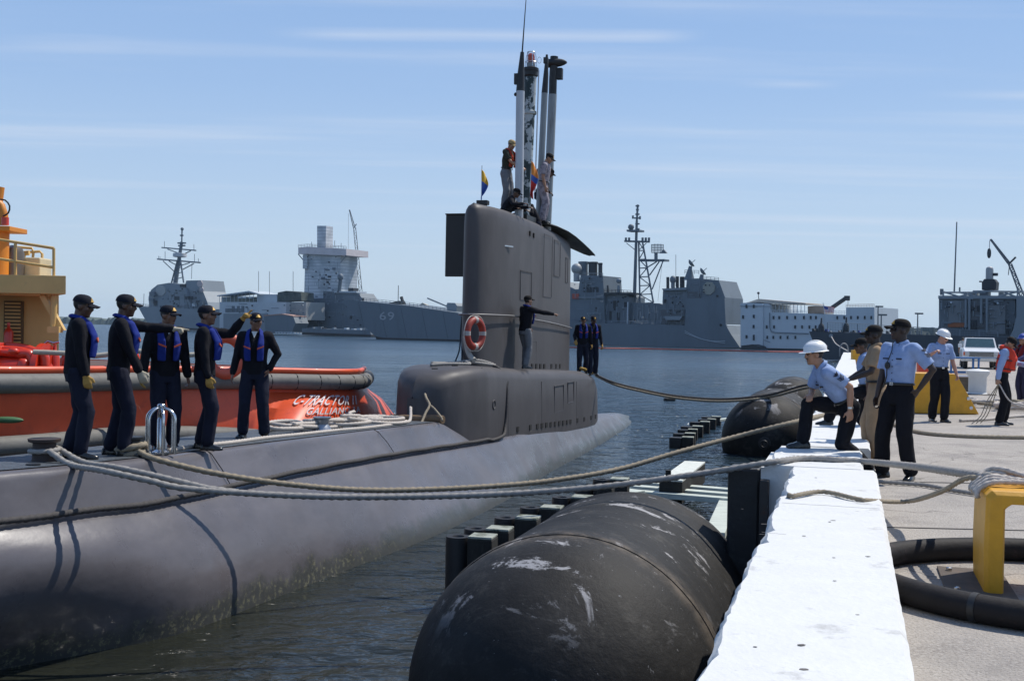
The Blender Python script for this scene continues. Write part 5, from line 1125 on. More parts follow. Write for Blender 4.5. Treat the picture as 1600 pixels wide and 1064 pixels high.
kp2.bar((1577, 412), (1587, 402), .16, 'jib_strut', M_hdark, [o for o in COL.objects if o.name.startswith('crane.')][-1])
kp2.bar((1577, 416), (1575.5, 430), .06, 'second_cable', M_hdark, [o for o in COL.objects if o.name.startswith('crane.')][-1])
# --- destroyer at the left
dp = Plane(210, 560, 470, 470)
des = thing('destroyer', 'grey destroyer with tall raked mast and crossed yards, far left behind the sailors', 'warship', gz(300, 514, WATER))
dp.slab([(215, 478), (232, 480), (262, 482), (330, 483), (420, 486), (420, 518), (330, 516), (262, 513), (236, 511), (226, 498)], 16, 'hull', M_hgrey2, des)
dp.slab([(235, 509.5), (262, 511.5), (420, 516.5), (420, 520), (262, 515), (236, 513)], 16.2, 'waterline_band', M_boot, des, -.1)
dp.slab([(233, 481), (232, 464), (236, 453), (246, 445), (264, 442), (289, 445), (291, 438.5), (314, 438), (317, 455), (324, 472), (327, 484)], 12, 'superstructure', M_hgrey2, des, 2)
dp.slab([(262, 483), (265, 452), (289, 450), (300, 484)], 1.2, 'bridge_front', M_hgrey2, des, .6)
def octo(pl, x, y, r, nm, m, par, off): pl.slab([(x + r * math.cos(q), y + r * 1.1 * math.sin(q)) for q in [math.pi / 8 + k * math.pi / 4 for k in range(8)]], .3, nm, m, par, off)
octo(dp, 251, 454, 8, 'array_panel', mat('array_grey', (.36, .37, .36), .6), des, 1.7); octo(dp, 312, 443.5, 4.6, 'array_panel', mat('array_pink', (.5, .42, .4), .6), des, 1.7); octo(dp, 314, 453, 4, 'array_panel', mat('array_pink', (.5, .42, .4), .6), des, 1.7)
for x, y, w, h in ((288, 463, 4, 5), (293, 463, 3.4, 5), (298, 463, 3, 5), (272, 463, 8, 6), (281, 444, 9, 5), (240, 470, 5, 8), (250, 478, 6, 5), (306, 470, 5, 5)): dp.rect(x, y, x + w, y + h, .3, 'window', M_hdark, des, .5 if 265 < x < 300 and y > 455 else 1.7)
for x, y, w, h in ((233, 456, 8, 6), (232, 466, 7, 4), (288, 476, 6, 14), (300, 474, 5, 5), (310, 472, 6, 4), (320, 476, 5, 8)): dp.rect(x, y, x + w, y + h, .8, 'deck_gear', M_hgrey if w > 5 else M_shwhite, des, .4)
dp.rail([(215, 478), (232, 480)], 4, 'bow_rail', M_hgrey, des, 1, .08, 4)
dp.bar((224.5, 478), (225, 459), .12, 'jack_staff', M_hgrey, des, 6)
dp.bar((274, 443), (284, 378), 1.1, 'mast_trunk', M_hgrey, des, 7, 10, None, .7)
dp.bar((284, 378), (284.5, 358), .35, 'topmast', M_hgrey, des, 7); mb = MB(); mb.ball(dp.on(284.6, 358, 7), .8, 8, 6)
for y, w in ((368, 2), (380, 6), (384, 5)): dp.bar((284 - w, y), (284 + w, y), .4, '', None, None, 7, 5, mb)
mb.build('topmast_aerials', M_hgrey, des)
dp.bar((268, 442), (277, 408), .4, 'mast_leg', M_hgrey, des, 6); dp.bar((287, 442), (281, 400), .4, 'mast_leg', M_hgrey, des, 6)
for k in range(4): dp.bar((270 + k * 2, 438 - k * 8), (286 - k * 1.3, 433 - k * 8), .2, 'mast_brace', M_hgrey, des, 6)
dp.bar((246, 405), (313, 410.5), .38, 'lower_yard', M_hgrey, des, 7); dp.bar((253, 387), (306, 391.5), .34, 'upper_yard', M_hgrey, des, 7)
for a_, b_ in (((255, 408), (273, 425)), ((303, 412), (284, 422)), ((264, 408), (275, 414)), ((296, 411), (282, 415)), ((262, 389.5), (277, 395)), ((298, 392), (290, 396))): dp.bar(a_, b_, .25, 'yard_brace', M_hgrey, des, 7)
for x, y0, y1 in ((257, 387, 377), (258, 406, 393), (303, 391, 382), (304, 409, 397), (250, 404, 401), (310, 409, 404), (300, 411, 436), (248, 404, 400)): dp.bar((x, y0), (x - (.8 if y1 > y0 else 0), y1), .12, 'aerial', M_hgrey, des, 7)
o_ = dp.on(281, 402, 7); MB().lathe([(2.4, 0), (3.2, .2), (3.2, 1.7), (2.6, 1.9)], o=o_, n=18).build('drum_radome', mat('pale_radome', (.5, .51, .52), .5), des, smooth=40)
# --- white harbour craft with canopy
wp = Plane(340, 430, 480, 400)
wc = thing('utility_barge', 'pale house barge with white canopy roof between destroyer and scaffolded ship', 'barge', gz(400, 518, WATER))
M_pale = mat('pale_blue_white', (.46, .50, .52), .6, var=.06, scale=.2)
wp.slab([(343, 520), (343, 472), (447, 472), (447, 520)], 10, 'house', M_pale, wc); wp.slab([(349, 520), (349, 490), (417, 490), (414, 520)], .6, 'lower_side', M_hgrey2, wc, -.5)
wp.slab([(415, 520), (412, 492), (440, 491), (458, 494), (462, 505), (456, 520)], 6, 'dark_hull', M_hgrey, wc, -4); wp.slab([(412, 492.5), (440, 490), (458, 493.5), (458, 495), (440, 492), (412, 494)], 6.2, 'rust_deck_edge', mat('rust_pink', (.4, .25, .2), .7), wc, -4.2)
wp.rect(447, 472, 478, 500, 9, 'grey_house', mat('mid_grey', (.30, .31, .30), .6), wc, 2); wp.rect(402, 460, 433, 472, 7, 'upper_house', M_pale, wc, 2)
wp.slab([(339, 461.5), (389, 454.5), (405, 459), (405, 460.5), (389, 456.5), (339, 463)], 9, 'canopy_roof', M_shwhite, wc, .2)
for x in (343, 348, 354, 360, 366, 372, 378, 384, 390, 396, 402): wp.bar((x, 472), (x, 461 - max(0, min(1, (x - 343) / 46)) * 4), .10, 'canopy_post', M_pale, wc, 1)
wp.rect(346, 464, 400, 472, 3, 'awning_house', mat('shade_green', (.20, .23, .22), .7), wc, 5)
for x in (372, 379, 388): wp.rect(x, 463.5, x + 5, 466, 1, 'white_boat', M_shwhite, wc, .6)
wp.slab([(433, 471), (434, 457), (447, 454.5), (470, 457), (471, 470)], 6, 'netted_house', mat('camo_net', (.08, .095, .085), .9, var=.5, scale=.6), wc, 2)
for k in range(15): wp.rect(352 + k * 2, 482, 353 + k * 2, 488, .3, 'house_window', M_hgrey, wc, -.2)
for x in (404, 421, 458): wp.bar((x, 472), (x, 424), .09, 'whip_aerial', M_hgrey, wc, 3)
for x in (362, 370, 377): wp.rect(x, 478, x + 4, 487, .3, 'house_window', M_hgrey, wc, -.2)
for k in range(12): wp.rect(430 + k * 4.6, 518.5 + k * .08, 432.5 + k * 4.6, 520.5 + k * .08, .6, 'float', M_shwhite, wc, -5)
# --- white barracks barge
qp = Plane(1157, 250, 1366, 232)
bar_ = thing('barracks_barge', 'white four storey barracks barge with small windows and flat canopy on its roof', 'barge', gz(1180, 545, WATER))
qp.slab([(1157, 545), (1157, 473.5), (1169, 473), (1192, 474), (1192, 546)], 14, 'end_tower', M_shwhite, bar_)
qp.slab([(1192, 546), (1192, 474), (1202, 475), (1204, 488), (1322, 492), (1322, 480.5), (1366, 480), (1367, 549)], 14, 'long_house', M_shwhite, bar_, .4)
qp.slab([(1156, 543), (1300, 546), (1300, 550), (1156, 548)], 14.4, 'waterline_band', M_boot, bar_, -.2)
qp.slab([(1165, 473.5), (1185.5, 467), (1259, 473.5), (1259, 475), (1205, 474.5), (1185, 472)], 10, 'canopy_roof', mat('canopy_tan', (.55, .48, .40), .7), bar_, .8)
for i in range(10): qp.bar((1206 + i * 5.7, 489), (1206 + i * 5.7, 474), .07, 'canopy_post', M_shwhite, bar_, 1.5)
qp.rail([(1206, 489), (1260, 490.5)], 5, 'roof_rail', M_shwhite, bar_, 1.2, .035, 3); qp.rail([(1288, 491), (1322, 492)], 6, 'roof_rail', M_shwhite, bar_, 1.2, .035, 2.4); qp.rail([(1322, 481), (1366, 480)], 5, 'roof_rail', mat('rail_rust', (.35, .28, .24), .7), bar_, 1.0, .035, 2.4)
qp.slab([(1262, 490), (1262, 478.5), (1275, 477.5), (1288, 478), (1288, 490)], 5, 'roof_hut', mat('brown_hut', (.28, .22, .17), .8, var=.2, scale=.8), bar_, 3)
qp.bar((1297, 483), (1323, 465), .45, 'crane_arm', M_hdark, bar_, 4, 6); mb = MB(); mb.box(qp.on(1323.5, 466, 4), (1.0, .8, 1.0)); mb.build('crane_head', M_hdark, bar_); qp.bar((1325, 468), (1325, 477), .04, 'crane_cable', M_hdark, bar_, 4)
qp.bar((1185.5, 467), (1185, 458), .08, 'roof_staff', M_hdark, bar_, 5); mb = MB(); mb.ball(qp.on(1185, 458, 5), .3, 8, 6); mb.build('staff_light', M_hdark, bar_)
def z5(x, y): return (1140 + x * .1625, 440 + y * .1625)
wins = [(x, 345) for x in (420, 475, 550, 628, 712, 778, 828, 1033, 1100, 1165, 1230, 1297, 1360)] + [(x, 435) for x in (355, 425, 628, 695, 765, 825)] + [(x, 535) for x in (360, 418, 487, 555, 630)]
for x, y in wins:
    a, b = z5(x, y); qp.rect(a - 1.1, b - 2.4, a + 1.1, b + 2.6, .25, 'window', M_hdark, bar_, .2)
for x, y, h in ((160, 238, 1), (230, 238, 1), (127, 340, 1), (230, 335, 1), (228, 432, 1), (160, 530, 1), (230, 538, 1.7)):
    a, b = z5(x, y); qp.rect(a - 1.2, b - 2.6 * h, a + 1.2, b + 2.6 * h, .25, 'window' if h == 1 else 'door', M_hdark, bar_, -.2)
mb = MB(); mb.tube([qp.on(*z5(x, y), .1) for x, y in ((385, 300), (385, 440), (400, 480), (440, 490), (760, 500))], .12, 6); mb.build('side_pipe', M_hgrey2, bar_)
mb = MB()
mb.tube([qp.on(*z5(100, 235), -.1), qp.on(*z5(400, 238), -.1)], .07, 5); mb.tube([qp.on(*z5(330, 560), -.1), qp.on(*z5(390, 585), -.1)], .07, 5)
mb.build('side_trim', M_hgrey2, bar_)
qp.slab([(1160, 550), (1158, 540), (1176, 538), (1186, 541), (1192, 549)], 3, 'dark_float', M_hdark, bar_, -4)
# stars and stripes on the barge roof
fl = thing('flag', 'stars and stripes flying from a short staff above the white barracks barge', 'flag', qp.on(1288, 490, 2))
qp.bar((1289, 493), (1286, 473), .07, 'staff', M_shwhite, fl, 1.6)
M_fr, M_fw, M_fb = mat('flag_red', (.45, .04, .05), .7), mat('flag_white', (.7, .68, .68), .7), mat('flag_blue', (.03, .06, .25), .7)
mb = MB(); nX, nY = 14, 13; vs = [[None] * (nY + 1) for _ in range(nX + 1)]
for i in range(nX + 1):
    for j in range(nY + 1):
        u_, v_ = i / nX, j / nY; x = 1287 + 16.5 * u_; y = 477.5 + 8.5 * v_ + 3.4 * u_ + .8 * math.sin(u_ * 6); vs[i][j] = mb.bm.verts.new(qp.on(x, y, 1.5 + .35 * math.sin(u_ * 7 + v_)))
for i in range(nX):
    for j in range(nY):
        f = mb.bm.faces.new([vs[i][j], vs[i + 1][j], vs[i + 1][j + 1], vs[i][j + 1]]); f.material_index = 2 if (i < 6 and j < 7) else j % 2
o = mb.build('flag_cloth', [M_fr, M_fw, M_fb], fl, smooth=180); sd = o.modifiers.new('solid', 'SOLIDIFY'); sd.thickness = .02
# --- grey ship astern of the quay
gp = Plane(1264, 150, 1640, 135)
gs = thing('landing_ship', 'grey warship with hangar doors and gun mount lying beyond the quay end', 'warship', gz(1285, 560, WATER))
gp.slab([(1264, 518), (1300, 519), (1470, 524), (1660, 530), (1660, 575), (1290, 562), (1284, 560), (1272, 538)], 14, 'hull', mat('dark_hull', (.045, .055, .068), .6, var=.1, scale=.2), gs)
gp.slab([(1462, 526), (1467, 508), (1467, 466), (1586, 467), (1587, 500), (1580, 520), (1575, 530)], 9, 'hangar', M_hgrey, gs, 3)
gp.slab([(1576, 530), (1583, 515), (1588, 495), (1588, 464), (1660, 464), (1660, 532)], 9, 'side_house', M_hgrey2, gs, 1)
gp.rect(1466, 462, 1600, 467, 10, 'roof_edge', M_hgrey2, gs, 2.6)
gp.rect(1482, 470, 1508, 504, .3, 'hangar_door', mat('door_grey', (.17, .19, .205), .6, var=.05, scale=.5), gs, 2.75); gp.rect(1543, 477, 1571, 522, .3, 'hangar_door', mat('door_grey', (.17, .19, .205), .6), gs, 2.75)
gp.rect(1481, 504.5, 1508, 511, .4, 'orange_panel', mat('rust_orange', (.30, .10, .04), .7), gs, 2.7)
gp.rect(1516, 468, 1540, 512, .3, 'centre_recess', mat('recess_blue', (.12, .135, .15), .7), gs, 2.8)
for x, y0, y1 in ((1509, 468, 512), (1514.5, 467, 515), (1533, 466, 505), (1542, 467, 520)): gp.bar((x, y0), (x, y1), .16, 'pipe_riser', M_hgrey2, gs, 2.5)
for x, y, w, h in ((1518, 478, 4, 8), (1526, 478, 4, 8), (1517, 500, 9, 14), (1552, 472, 4, 4), (1572, 508, 4, 14)): gp.rect(x, y, x + w, y + h, .3, 'opening', M_hdark, gs, 2.6)
for x, y in ((1486, 473), (1559, 474)): mb = MB(); mb.ball(gp.on(x, y, 2.4), .14, 8, 6); mb.build('flood_light', M_shwhite, gs)
gp.bar((1471.5, 461), (1471.5, 451.5), .22, 'roof_drum', M_hgrey, gs, 4, 10)
mb = MB()
for a_, b_ in (((1474, 456), (1500, 464)), ((1474, 457), (1540, 457)), ((1500, 457), (1528, 464)), ((1528, 456), (1500, 463)), ((1556, 464), (1590, 456)), ((1520, 455), (1600, 456)), ((1570, 457), (1588, 464)), ((1474, 462), (1474, 456)), ((1508, 463), (1508, 456)), ((1525, 463), (1525, 455)), ((1590, 464), (1590, 452))): gp.bar(a_, b_, .11, '', None, None, 3.5, 5, mb)
o = mb.build('roof_truss', M_hgrey2, gs); o['kind'] = 'stuff'
for x, y, w, h in ((1515, 457, 10, 5), (1530, 455, 14, 9), (1560, 457, 8, 5)): gp.rect(x, y, x + w, y + h, 2, 'roof_gear', M_hgrey, gs, 4)
gp.slab([(1534, 453), (1534, 441), (1538, 436), (1553, 436), (1557, 441), (1556, 453)], 2, 'gun_mount', M_hdark, gs, 4)
p0 = gp.on(1546, 437, 5); MB().lathe([(.45, 0), (.45, 1.25), (.40, 1.45), (.25, 1.58), (.02, 1.62)], o=p0, n=18).build('gun_radome', mat('radome_grey', (.33, .34, .34), .5), gs, smooth=40)
mb = MB(); mb.box(gp.on(1555, 429, 5), (.5, .5, .35)); gp.bar((1534, 440), (1530, 440), .1, '', None, None, 4, 5, mb); mb.build('gun_sight', M_hdark, gs)
gp.bar((1491, 456), (1495, 347), .10, 'whip_aerial', M_hgrey, gs, 4, 6, None, .07); gp.bar((1499.5, 456), (1499.5, 449), .1, 'short_aerial', M_hgrey, gs, 4)
# mesh rails round its flight deck
mb = MB(); X = [1293 + i * 4.2 for i in range(64)]
top = lambda x: 503.5 + (x - 1293) * .0545; bot = lambda x: 518 + (x - 1293) * .036
for k in range(5): mb.tube([gp.on(x, top(x) + (bot(x) - top(x)) * k / 4, 1.2) for x in X], .02 if k else .035, 4)
for x in X: mb.bar(gp.on(x, top(x), 1.2), gp.on(x, bot(x), 1.2), .014, 4)
o = mb.build('mesh_rail', M_hgrey2, gs); o['kind'] = 'stuff'
for x in (1293, 1316, 1340, 1365, 1395, 1440, 1470, 1500, 1530, 1559): gp.bar((x, top(x)), (x, bot(x)), .06, 'rail_post', M_hgrey2, gs, 1.1)
for x, y, s in ((1283, 497, 1.0), (1322, 496, 1.1)):
    q = gp.on(x, 519, 1.5); hgt = (gp.on(x, y, 1.5) - q).length; MB().lathe([(.42, 0), (.40, hgt * .35), (.34, hgt * .5), (.14, hgt * .62), (.09, hgt), (.02, hgt * 1.02)], o=q, n=14).build('covered_winch', M_hdark, gs, smooth=40)
for k in range(26):
    x = rnd.uniform(1268, 1440); y = bot(x) + 1; h = rnd.uniform(2, 6); gp.slab([(x, y), (x + rnd.uniform(2, 6), y), (x + rnd.uniform(1, 4), y - h), (x, y - h)], .6, 'deck_gear', rnd.choice((M_hdark, M_hdark, M_hgrey, M_hgrey2, mat('flag_blue', (.03, .06, .25)))), gs, 2)
mb = MB(); mb.lathe([(.25, 0), (.28, .15), (.12, .2)], o=gp.on(1298, 525, -.2), n=12, m=Matrix(((1, 0, 0), (0, 0, -1), (0, 1, 0)))); mb.build('hawse_pipe', M_hgrey2, gs)
tag(MB().tube(catmull([gp.on(1299, 526, -.3), gp.on(1305, 536, -6), gp.on(1313, 542, -15), at(1325, 549, 112)], 1), .07, 6).build('mooring_line', M_rope_w), 'pale mooring line from the dark stern beyond the quay down to the far kerb', 'rope')

# small fittings on the ship sides: pipes, boxes, ladders and lockers too many to count
def clutter(pl, par, quads, n, seed, off, m):
    rn = random.Random(seed); mb = MB(); mb2 = MB()
    for k in range(n):
        x0, y0, x1, y1 = rn.choice(quads); x = rn.uniform(x0, x1); y = rn.uniform(y0, y1); kk = rn.random()
        if kk < .35: pl.bar((x, y), (x + rn.uniform(-.3, .3), min(y1, y + rn.uniform(4, 16))), rn.uniform(.04, .10), '', None, None, off - .1, 4, mb)
        elif kk < .55: pl.bar((x, y), (min(x1, x + rn.uniform(4, 16)), y + rn.uniform(0, .4)), rn.uniform(.04, .09), '', None, None, off - .1, 4, mb)
        else:
            w, h = rn.uniform(.6, 2.6), rn.uniform(.6, 2.8); q = mb if rn.random() < .5 else mb2; P_ = [pl.on(a_, b_, off - rn.uniform(.15, .4)) for a_, b_ in ((x, y + h), (x + w, y + h), (x + w, y), (x, y))]; q.prism(P_, pl.n * .5)
    for q, m_, nm in ((mb, m, 'side_fittings'), (mb2, M_hdark, 'dark_fittings')): o = q.build(nm, m_, par); o['kind'] = 'stuff'
clutter(cp, cru, [(896, 434, 942, 502), (1038, 454, 1066, 505), (1072, 438, 1122, 464), (985, 476, 1036, 506)], 130, 1, .5, M_hgrey2)
clutter(cp, cru, [(944, 462, 982, 505), (905, 431, 942, 450)], 60, 2, 2.0, M_hgrey2)
clutter(dp, des, [(236, 446, 316, 480), (264, 452, 320, 482)], 90, 3, .6, M_hgrey)
clutter(sp_, scf, [(476, 466, 572, 512), (478, 400, 530, 466)], 120, 4, -.1, M_hgrey2)
clutter(gp, gs, [(1468, 467, 1585, 515)], 90, 5, 2.7, M_hgrey2)
clutter(wp, wc, [(345, 474, 446, 516), (450, 474, 476, 498)], 60, 6, -.1, M_hgrey)
cp.rail([(945, 506), (1064, 508)], 5, 'deck_rail', M_hgrey2, cru, .2)
cp.rail([(907, 430), (942, 431)], 4, 'top_rail', M_hgrey, cru, 2)
dp.rail([(240, 481), (330, 483)], 4, 'deck_rail', M_hgrey, des, .3)
for k in range(5): cp.bar((560 + k * 33, 472 + k * 4), (572 + k * 32, 527 + k * .9), .03, 'plate_seam', M_hdark, cru, -.02)
# ---------------------------------------------------------------- people
TMP = bpy.data.scenes.new('workbench'); TMPV = TMP.view_layers[0]
def remesh(mb, vox, smooth_it=3, fac=.5):
    # joins overlapping pieces into one continuous skin (evaluated in a scratch scene that is removed at the end)
    bmesh.ops.recalc_face_normals(mb.bm, faces=mb.bm.faces)
    me = bpy.data.meshes.new('tmp'); mb.bm.to_mesh(me); mb.bm.free()
    o = bpy.data.objects.new('tmp', me); TMP.collection.objects.link(o)
    r = o.modifiers.new('r', 'REMESH'); r.mode = 'VOXEL'; r.voxel_size = vox; r.use_smooth_shade = True
    s = o.modifiers.new('s', 'SMOOTH'); s.iterations = smooth_it; s.factor = fac
    TMPV.update(); dg = TMPV.depsgraph; out_ = bpy.data.meshes.new_from_object(o.evaluated_get(dg)); bpy.data.objects.remove(o); bpy.data.meshes.remove(me); return out_
def ell(c, xa, ya, rx, ry, n=16): return [c + xa * (rx * math.cos(2 * math.pi * k / n)) + ya * (ry * math.sin(2 * math.pi * k / n)) for k in range(n)]
def capsule(mb, pts, rs, n=12):
    pts = [V(p) for p in pts]; mb.tube(pts, list(rs), n)
    for p, r in zip(pts, rs): mb.ball(p, r * .985, 10, 7)
def ik(a, t, l1, l2, pole):
    d = t - a; L = min(d.length, (l1 + l2) * .998); d.normalize(); t = a + d * L
    x = (l1 * l1 - l2 * l2 + L * L) / (2 * L); h = math.sqrt(max(0, l1 * l1 - x * x)); p = pole - d * pole.dot(d)
    if p.length < 1e-6: p = d.orthogonal()
    return a + d * x + p.normalized() * h, t
SK = {'tan': (.36, .19, .115), 'brown': (.10, .048, .028), 'dark': (.030, .016, .011), 'olive': (.20, .10, .06), 'pink': (.46, .24, .17)}
def skin_mat(k): return mat('skin_' + k, SK[k], .5, var=.1, scale=12)
def cloth_mat(nm, col, bump=.5): return mat(nm, col, .85, var=.14, scale=9, bump=bump, bscale=14, spec=.2)
M_navy = cloth_mat('navy_jacket', (.008, .008, .012)); M_navyp = cloth_mat('navy_trousers', (.012, .014, .028)); M_blacktr = cloth_mat('black_trousers', (.008, .008, .011))
M_lblue = cloth_mat('light_blue_shirt', (.27, .36, .56), .35); M_khaki = cloth_mat('khaki_cloth', (.33, .225, .135), .35); M_greyp = cloth_mat('grey_trousers', (.16, .165, .175), .35)
M_vest = cloth_mat('blue_vest', (.014, .030, .20), .3); M_shoe = mat('black_shoe', (.008, .008, .008), .25, coat=.2); M_cap = cloth_mat('navy_cap', (.010, .011, .018), .2)
M_blackcap = cloth_mat('black_cap', (.009, .008, .008), .2); M_hair = mat('dark_hair', (.012, .009, .007), .6); M_hat = mat('hat_white', (.78, .78, .76), .35, var=.03)
M_ylw_glove = cloth_mat('yellow_glove', (.42, .25, .07), .3); M_w_glove = cloth_mat('pale_glove', (.42, .37, .28), .3); M_eye = mat('eye_dark', (.01, .008, .007), .2); M_lip = mat('lips', (.16, .06, .045), .5)
M_gold = mat('gold_thread', (.45, .27, .05), .5, .2); M_lj = cloth_mat('orange_lifejacket', (.62, .055, .03), .3); M_wtee = cloth_mat('white_tee', (.6, .6, .58), .2); M_stripe = cloth_mat('orange_stripe', (.6, .12, .06), .2)
M_badge = mat('badge_navy', (.012, .014, .03), .8); M_camosh = mat('grey_purple_camo', (.30, .27, .30), .85, var=.3, scale=14, dirt=(.16, .14, .17), dscale=12, dth=(.5, .56), bump=.3, bscale=14); M_olive = cloth_mat('olive_shirt', (.035, .04, .03)); M_ovest = cloth_mat('red_orange_vest', (.42, .05, .025), .3)
M_belt = mat('black_belt', (.008, .008, .008), .4)
def person(label, loc, heading, group=None, h=1.76, vox=.012, skin='tan', top=None, sleeves='long', trousers=None, hat='cap', hatm=None, vest=None, pel=(0, 0, .938), lean=(3, 0), twist=0, head=(0, 0), rw=None, lw=None, re=(.3, -1, 0), le=(-.3, -1, 0), rf=(.10, 0), lf=(-.10, 0), rt=8, lt=-8, rk=(.1, 1, 0), lk=(-.1, 1, 0), rh='relax', lh='relax', gloves=None, badge=None, emblem=False, tee=False, moustache=False, gun=None, tuck=True, rhd=None, lhd=None, hair=True, jacket_z=-.05, phones=False, lo=False, radio=False, watch=False, namep=False):
    root = thing('person', label, 'person', loc, R(-heading), group, local=True); s = h / 1.76; root.scale = (s, s, s)
    top = top or M_navy; trousers = trousers or M_navyp; hatm = hatm or M_cap
    P = V(pel); lp, lr = R(lean[0]), R(lean[1])
    TR = Matrix.Rotation(lr, 3, 'Y') @ Matrix.Rotation(-lp, 3, 'X')
    def T(x, y, z, tw=1.0):   # upper body point: z above the pelvis joint; shoulders twist with height
        k = max(0, min(1, z / .45)) * tw; return P + TR @ (Matrix.Rotation(-R(twist) * k, 3, 'Z') @ V((x, y, z)))
    def axes(z): 
        k = max(0, min(1, z / .45)); m = TR @ Matrix.Rotation(-R(twist) * k, 3, 'Z'); return m @ V((1, 0, 0)), m @ V((0, 1, 0))
    shR, shL = T(.175, -.01, .475), T(-.175, -.01, .475); hpR, hpL = P + TR @ V((.085, 0, -.02)), P + TR @ V((-.085, 0, -.02))
    hpR = P + V((.085, 0, -.02)); hpL = P + V((-.085, 0, -.02))
    rw = V(rw) if rw else P + V((.27, .03, -.085)); lw = V(lw) if lw else P + V((-.27, .03, -.085))
    elR, rw = ik(shR, rw, .285, .255, V(re)); elL, lw = ik(shL, lw, .285, .255, V(le))
    fz = lambda f: V((f[0], f[1], (f[2] if len(f) > 2 else 0) + .085))
    aR, aL = fz(rf), fz(lf); knR, aR = ik(hpR, aR, .43, .42, V(rk)); knL, aL = ik(hpL, aL, .43, .42, V(lk))
    # head frame
    nb = T(0, -.015, .535); hd = Matrix.Rotation(-R(head[0]), 3, 'Z') @ Matrix.Rotation(-R(head[1]), 3, 'X'); hx, hy, hz = hd @ V((1, 0, 0)), hd @ V((0, 1, 0)), hd @ V((0, 0, 1))
    up = (TR @ V((0, 0, 1)) + hz).normalized(); HC = nb + up * .135 + hy * .025
    Hp = lambda x, y, z: HC + hx * x + hy * y + hz * z
    HM = Matrix((hx, hy, hz)).transposed()
    # ---- body
    b = MB()
    def torso(mb, prof):
        rs = []
        for z, rx, ry, yo in prof: xa, ya = axes(z); rs.append(ell(T(0, yo, z), xa, ya, rx, ry, 18))
        mb.rings(rs)
    torso(b, [(-.10, .13, .095, 0), (0, .155, .10, 0), (.12, .135, .09, 0), (.25, .155, .105, .0), (.38, .17, .11, 0), (.46, .15, .095, -.005), (.52, .08, .065, -.01)])
    capsule(b, [nb - up * .03, HC + hy * -.02 - hz * .05], [.058, .055], 12)
    b.ball(Hp(0, -.012, .035), (.074, .096, .088), 16, 12, HM); b.ball(Hp(0, .03, -.03), (.058, .066, .082), 14, 10, HM); b.ball(Hp(0, .066, -.085), (.03, .026, .024), 10, 8, HM)
    b.ball(Hp(0, .082, .03), (.048, .018, .014), 10, 6, HM); b.tube([Hp(0, .088, .018), Hp(0, .106, -.016)], [.010, .016], 8); b.ball(Hp(0, .106, -.018), .014, 8, 6)
    b.ball(Hp(0, .088, -.052), (.024, .011, .010), 8, 6, HM)
    for q in (1, -1): b.ball(Hp(.074 * q, -.008, -.005), (.013, .024, .034), 8, 6, HM); b.ball(Hp(.038 * q, .058, -.02), (.028, .026, .03), 8, 6, HM)
    for sh, el, w in ((shR, elR, rw), (shL, elL, lw)): capsule(b, [sh, sh.lerp(el, .5), el, el.lerp(w, .35), w], [.055, .047, .039, .040, .027], 10)
    for hp, kn, a in ((hpR, knR, aR), (hpL, knL, aL)): capsule(b, [hp, kn, kn.lerp(a, .35), a], [.078, .052, .050, .036], 10)
    # hands
    def hand(mb, w, el, side, mode, infl=0.0, hdir=None):
        d = (w - el).normalized() if hdir is None else V(hdir).normalized()
        n = V((-side, 0, 0)) if abs(d.z) > .75 else V((0, 0, -1)); n = (n - d * n.dot(d)).normalized(); t = n.cross(d) * side
        if t.dot(V((0, 1, .6))) < 0: t = -t
        rs = []
        for k, wx, tx in ((0, .024, .019), (.03, .034, .018), (.06, .042, .016), (.088, .041, .013)): rs.append(ell(w + d * k, t, n, wx + infl, tx + infl, 10))
        mb.rings(rs); mb.ball(w, .027 + infl, 8, 6)
        for i, (o, L, ) in enumerate(((.031, .072), (.0105, .080), (-.0105, .074), (-.031, .058))):
            c = {'relax': .35 + .07 * i, 'fist': 1.25, 'grip': 1.0, 'point': .05 if i == 0 else 1.2, 'flat': .1}[mode]; p = w + d * .082 + t * o; dd = d; pts = [p - d * .02, p]
            for f in (.42, .32, .26):
                m = Matrix.Rotation(c * 1.0, 3, d.cross(n)); dd = (m @ dd).normalized(); p = p + dd * (L * f); pts.append(p)
            capsule(mb, pts, [.0095 + infl, .0098 + infl, .0092 + infl, .0085 + infl, .0075 + infl], 8)
        td = (d * .65 + t * .75 + n * .3).normalized(); p = w + d * .022 + t * .026; q = p + td * .042; q2 = q + (d * .85 + t * .25 + n * (.5 if mode in ('fist', 'grip') else .2)).normalized() * .036
        capsule(mb, [p, q, q2], [.014 + infl, .0115 + infl, .009 + infl], 8)
    hand(b, rw, elR, 1, rh, 0, rhd); hand(b, lw, elL, -1, lh, 0, lhd)
    me = remesh(b, min(vox, .011), 2, .45)
    sm = skin_mat(skin); me.materials.clear()
    for m_ in (sm, M_hair, M_eye, M_lip): me.materials.append(m_)
    for f in me.polygons:
        c = f.center; r = c - HC; x, y, z = r.dot(hx), r.dot(hy), r.dot(hz); i = 0
        if r.length < .19:
            if hair and (z > .075 or (z > -.035 and y < .0 and abs(x) < .073) or (z > .02 and y < .045 and abs(x) > .05)): i = 1
            elif y > .05 and abs(abs(x) - .031) < .013 and abs(z - .012) < .0075: i = 2
            elif y > .06 and abs(abs(x) - .032) < .018 and abs(z - .031) < .006: i = 1
            elif y > .075 and abs(x) < .024 and abs(z + .054) < .007: i = 3
            elif moustache and y > .07 and abs(x) < .032 and -.046 < z < -.032: i = 1
        f.material_index = i
    link('body', me, root, 180)
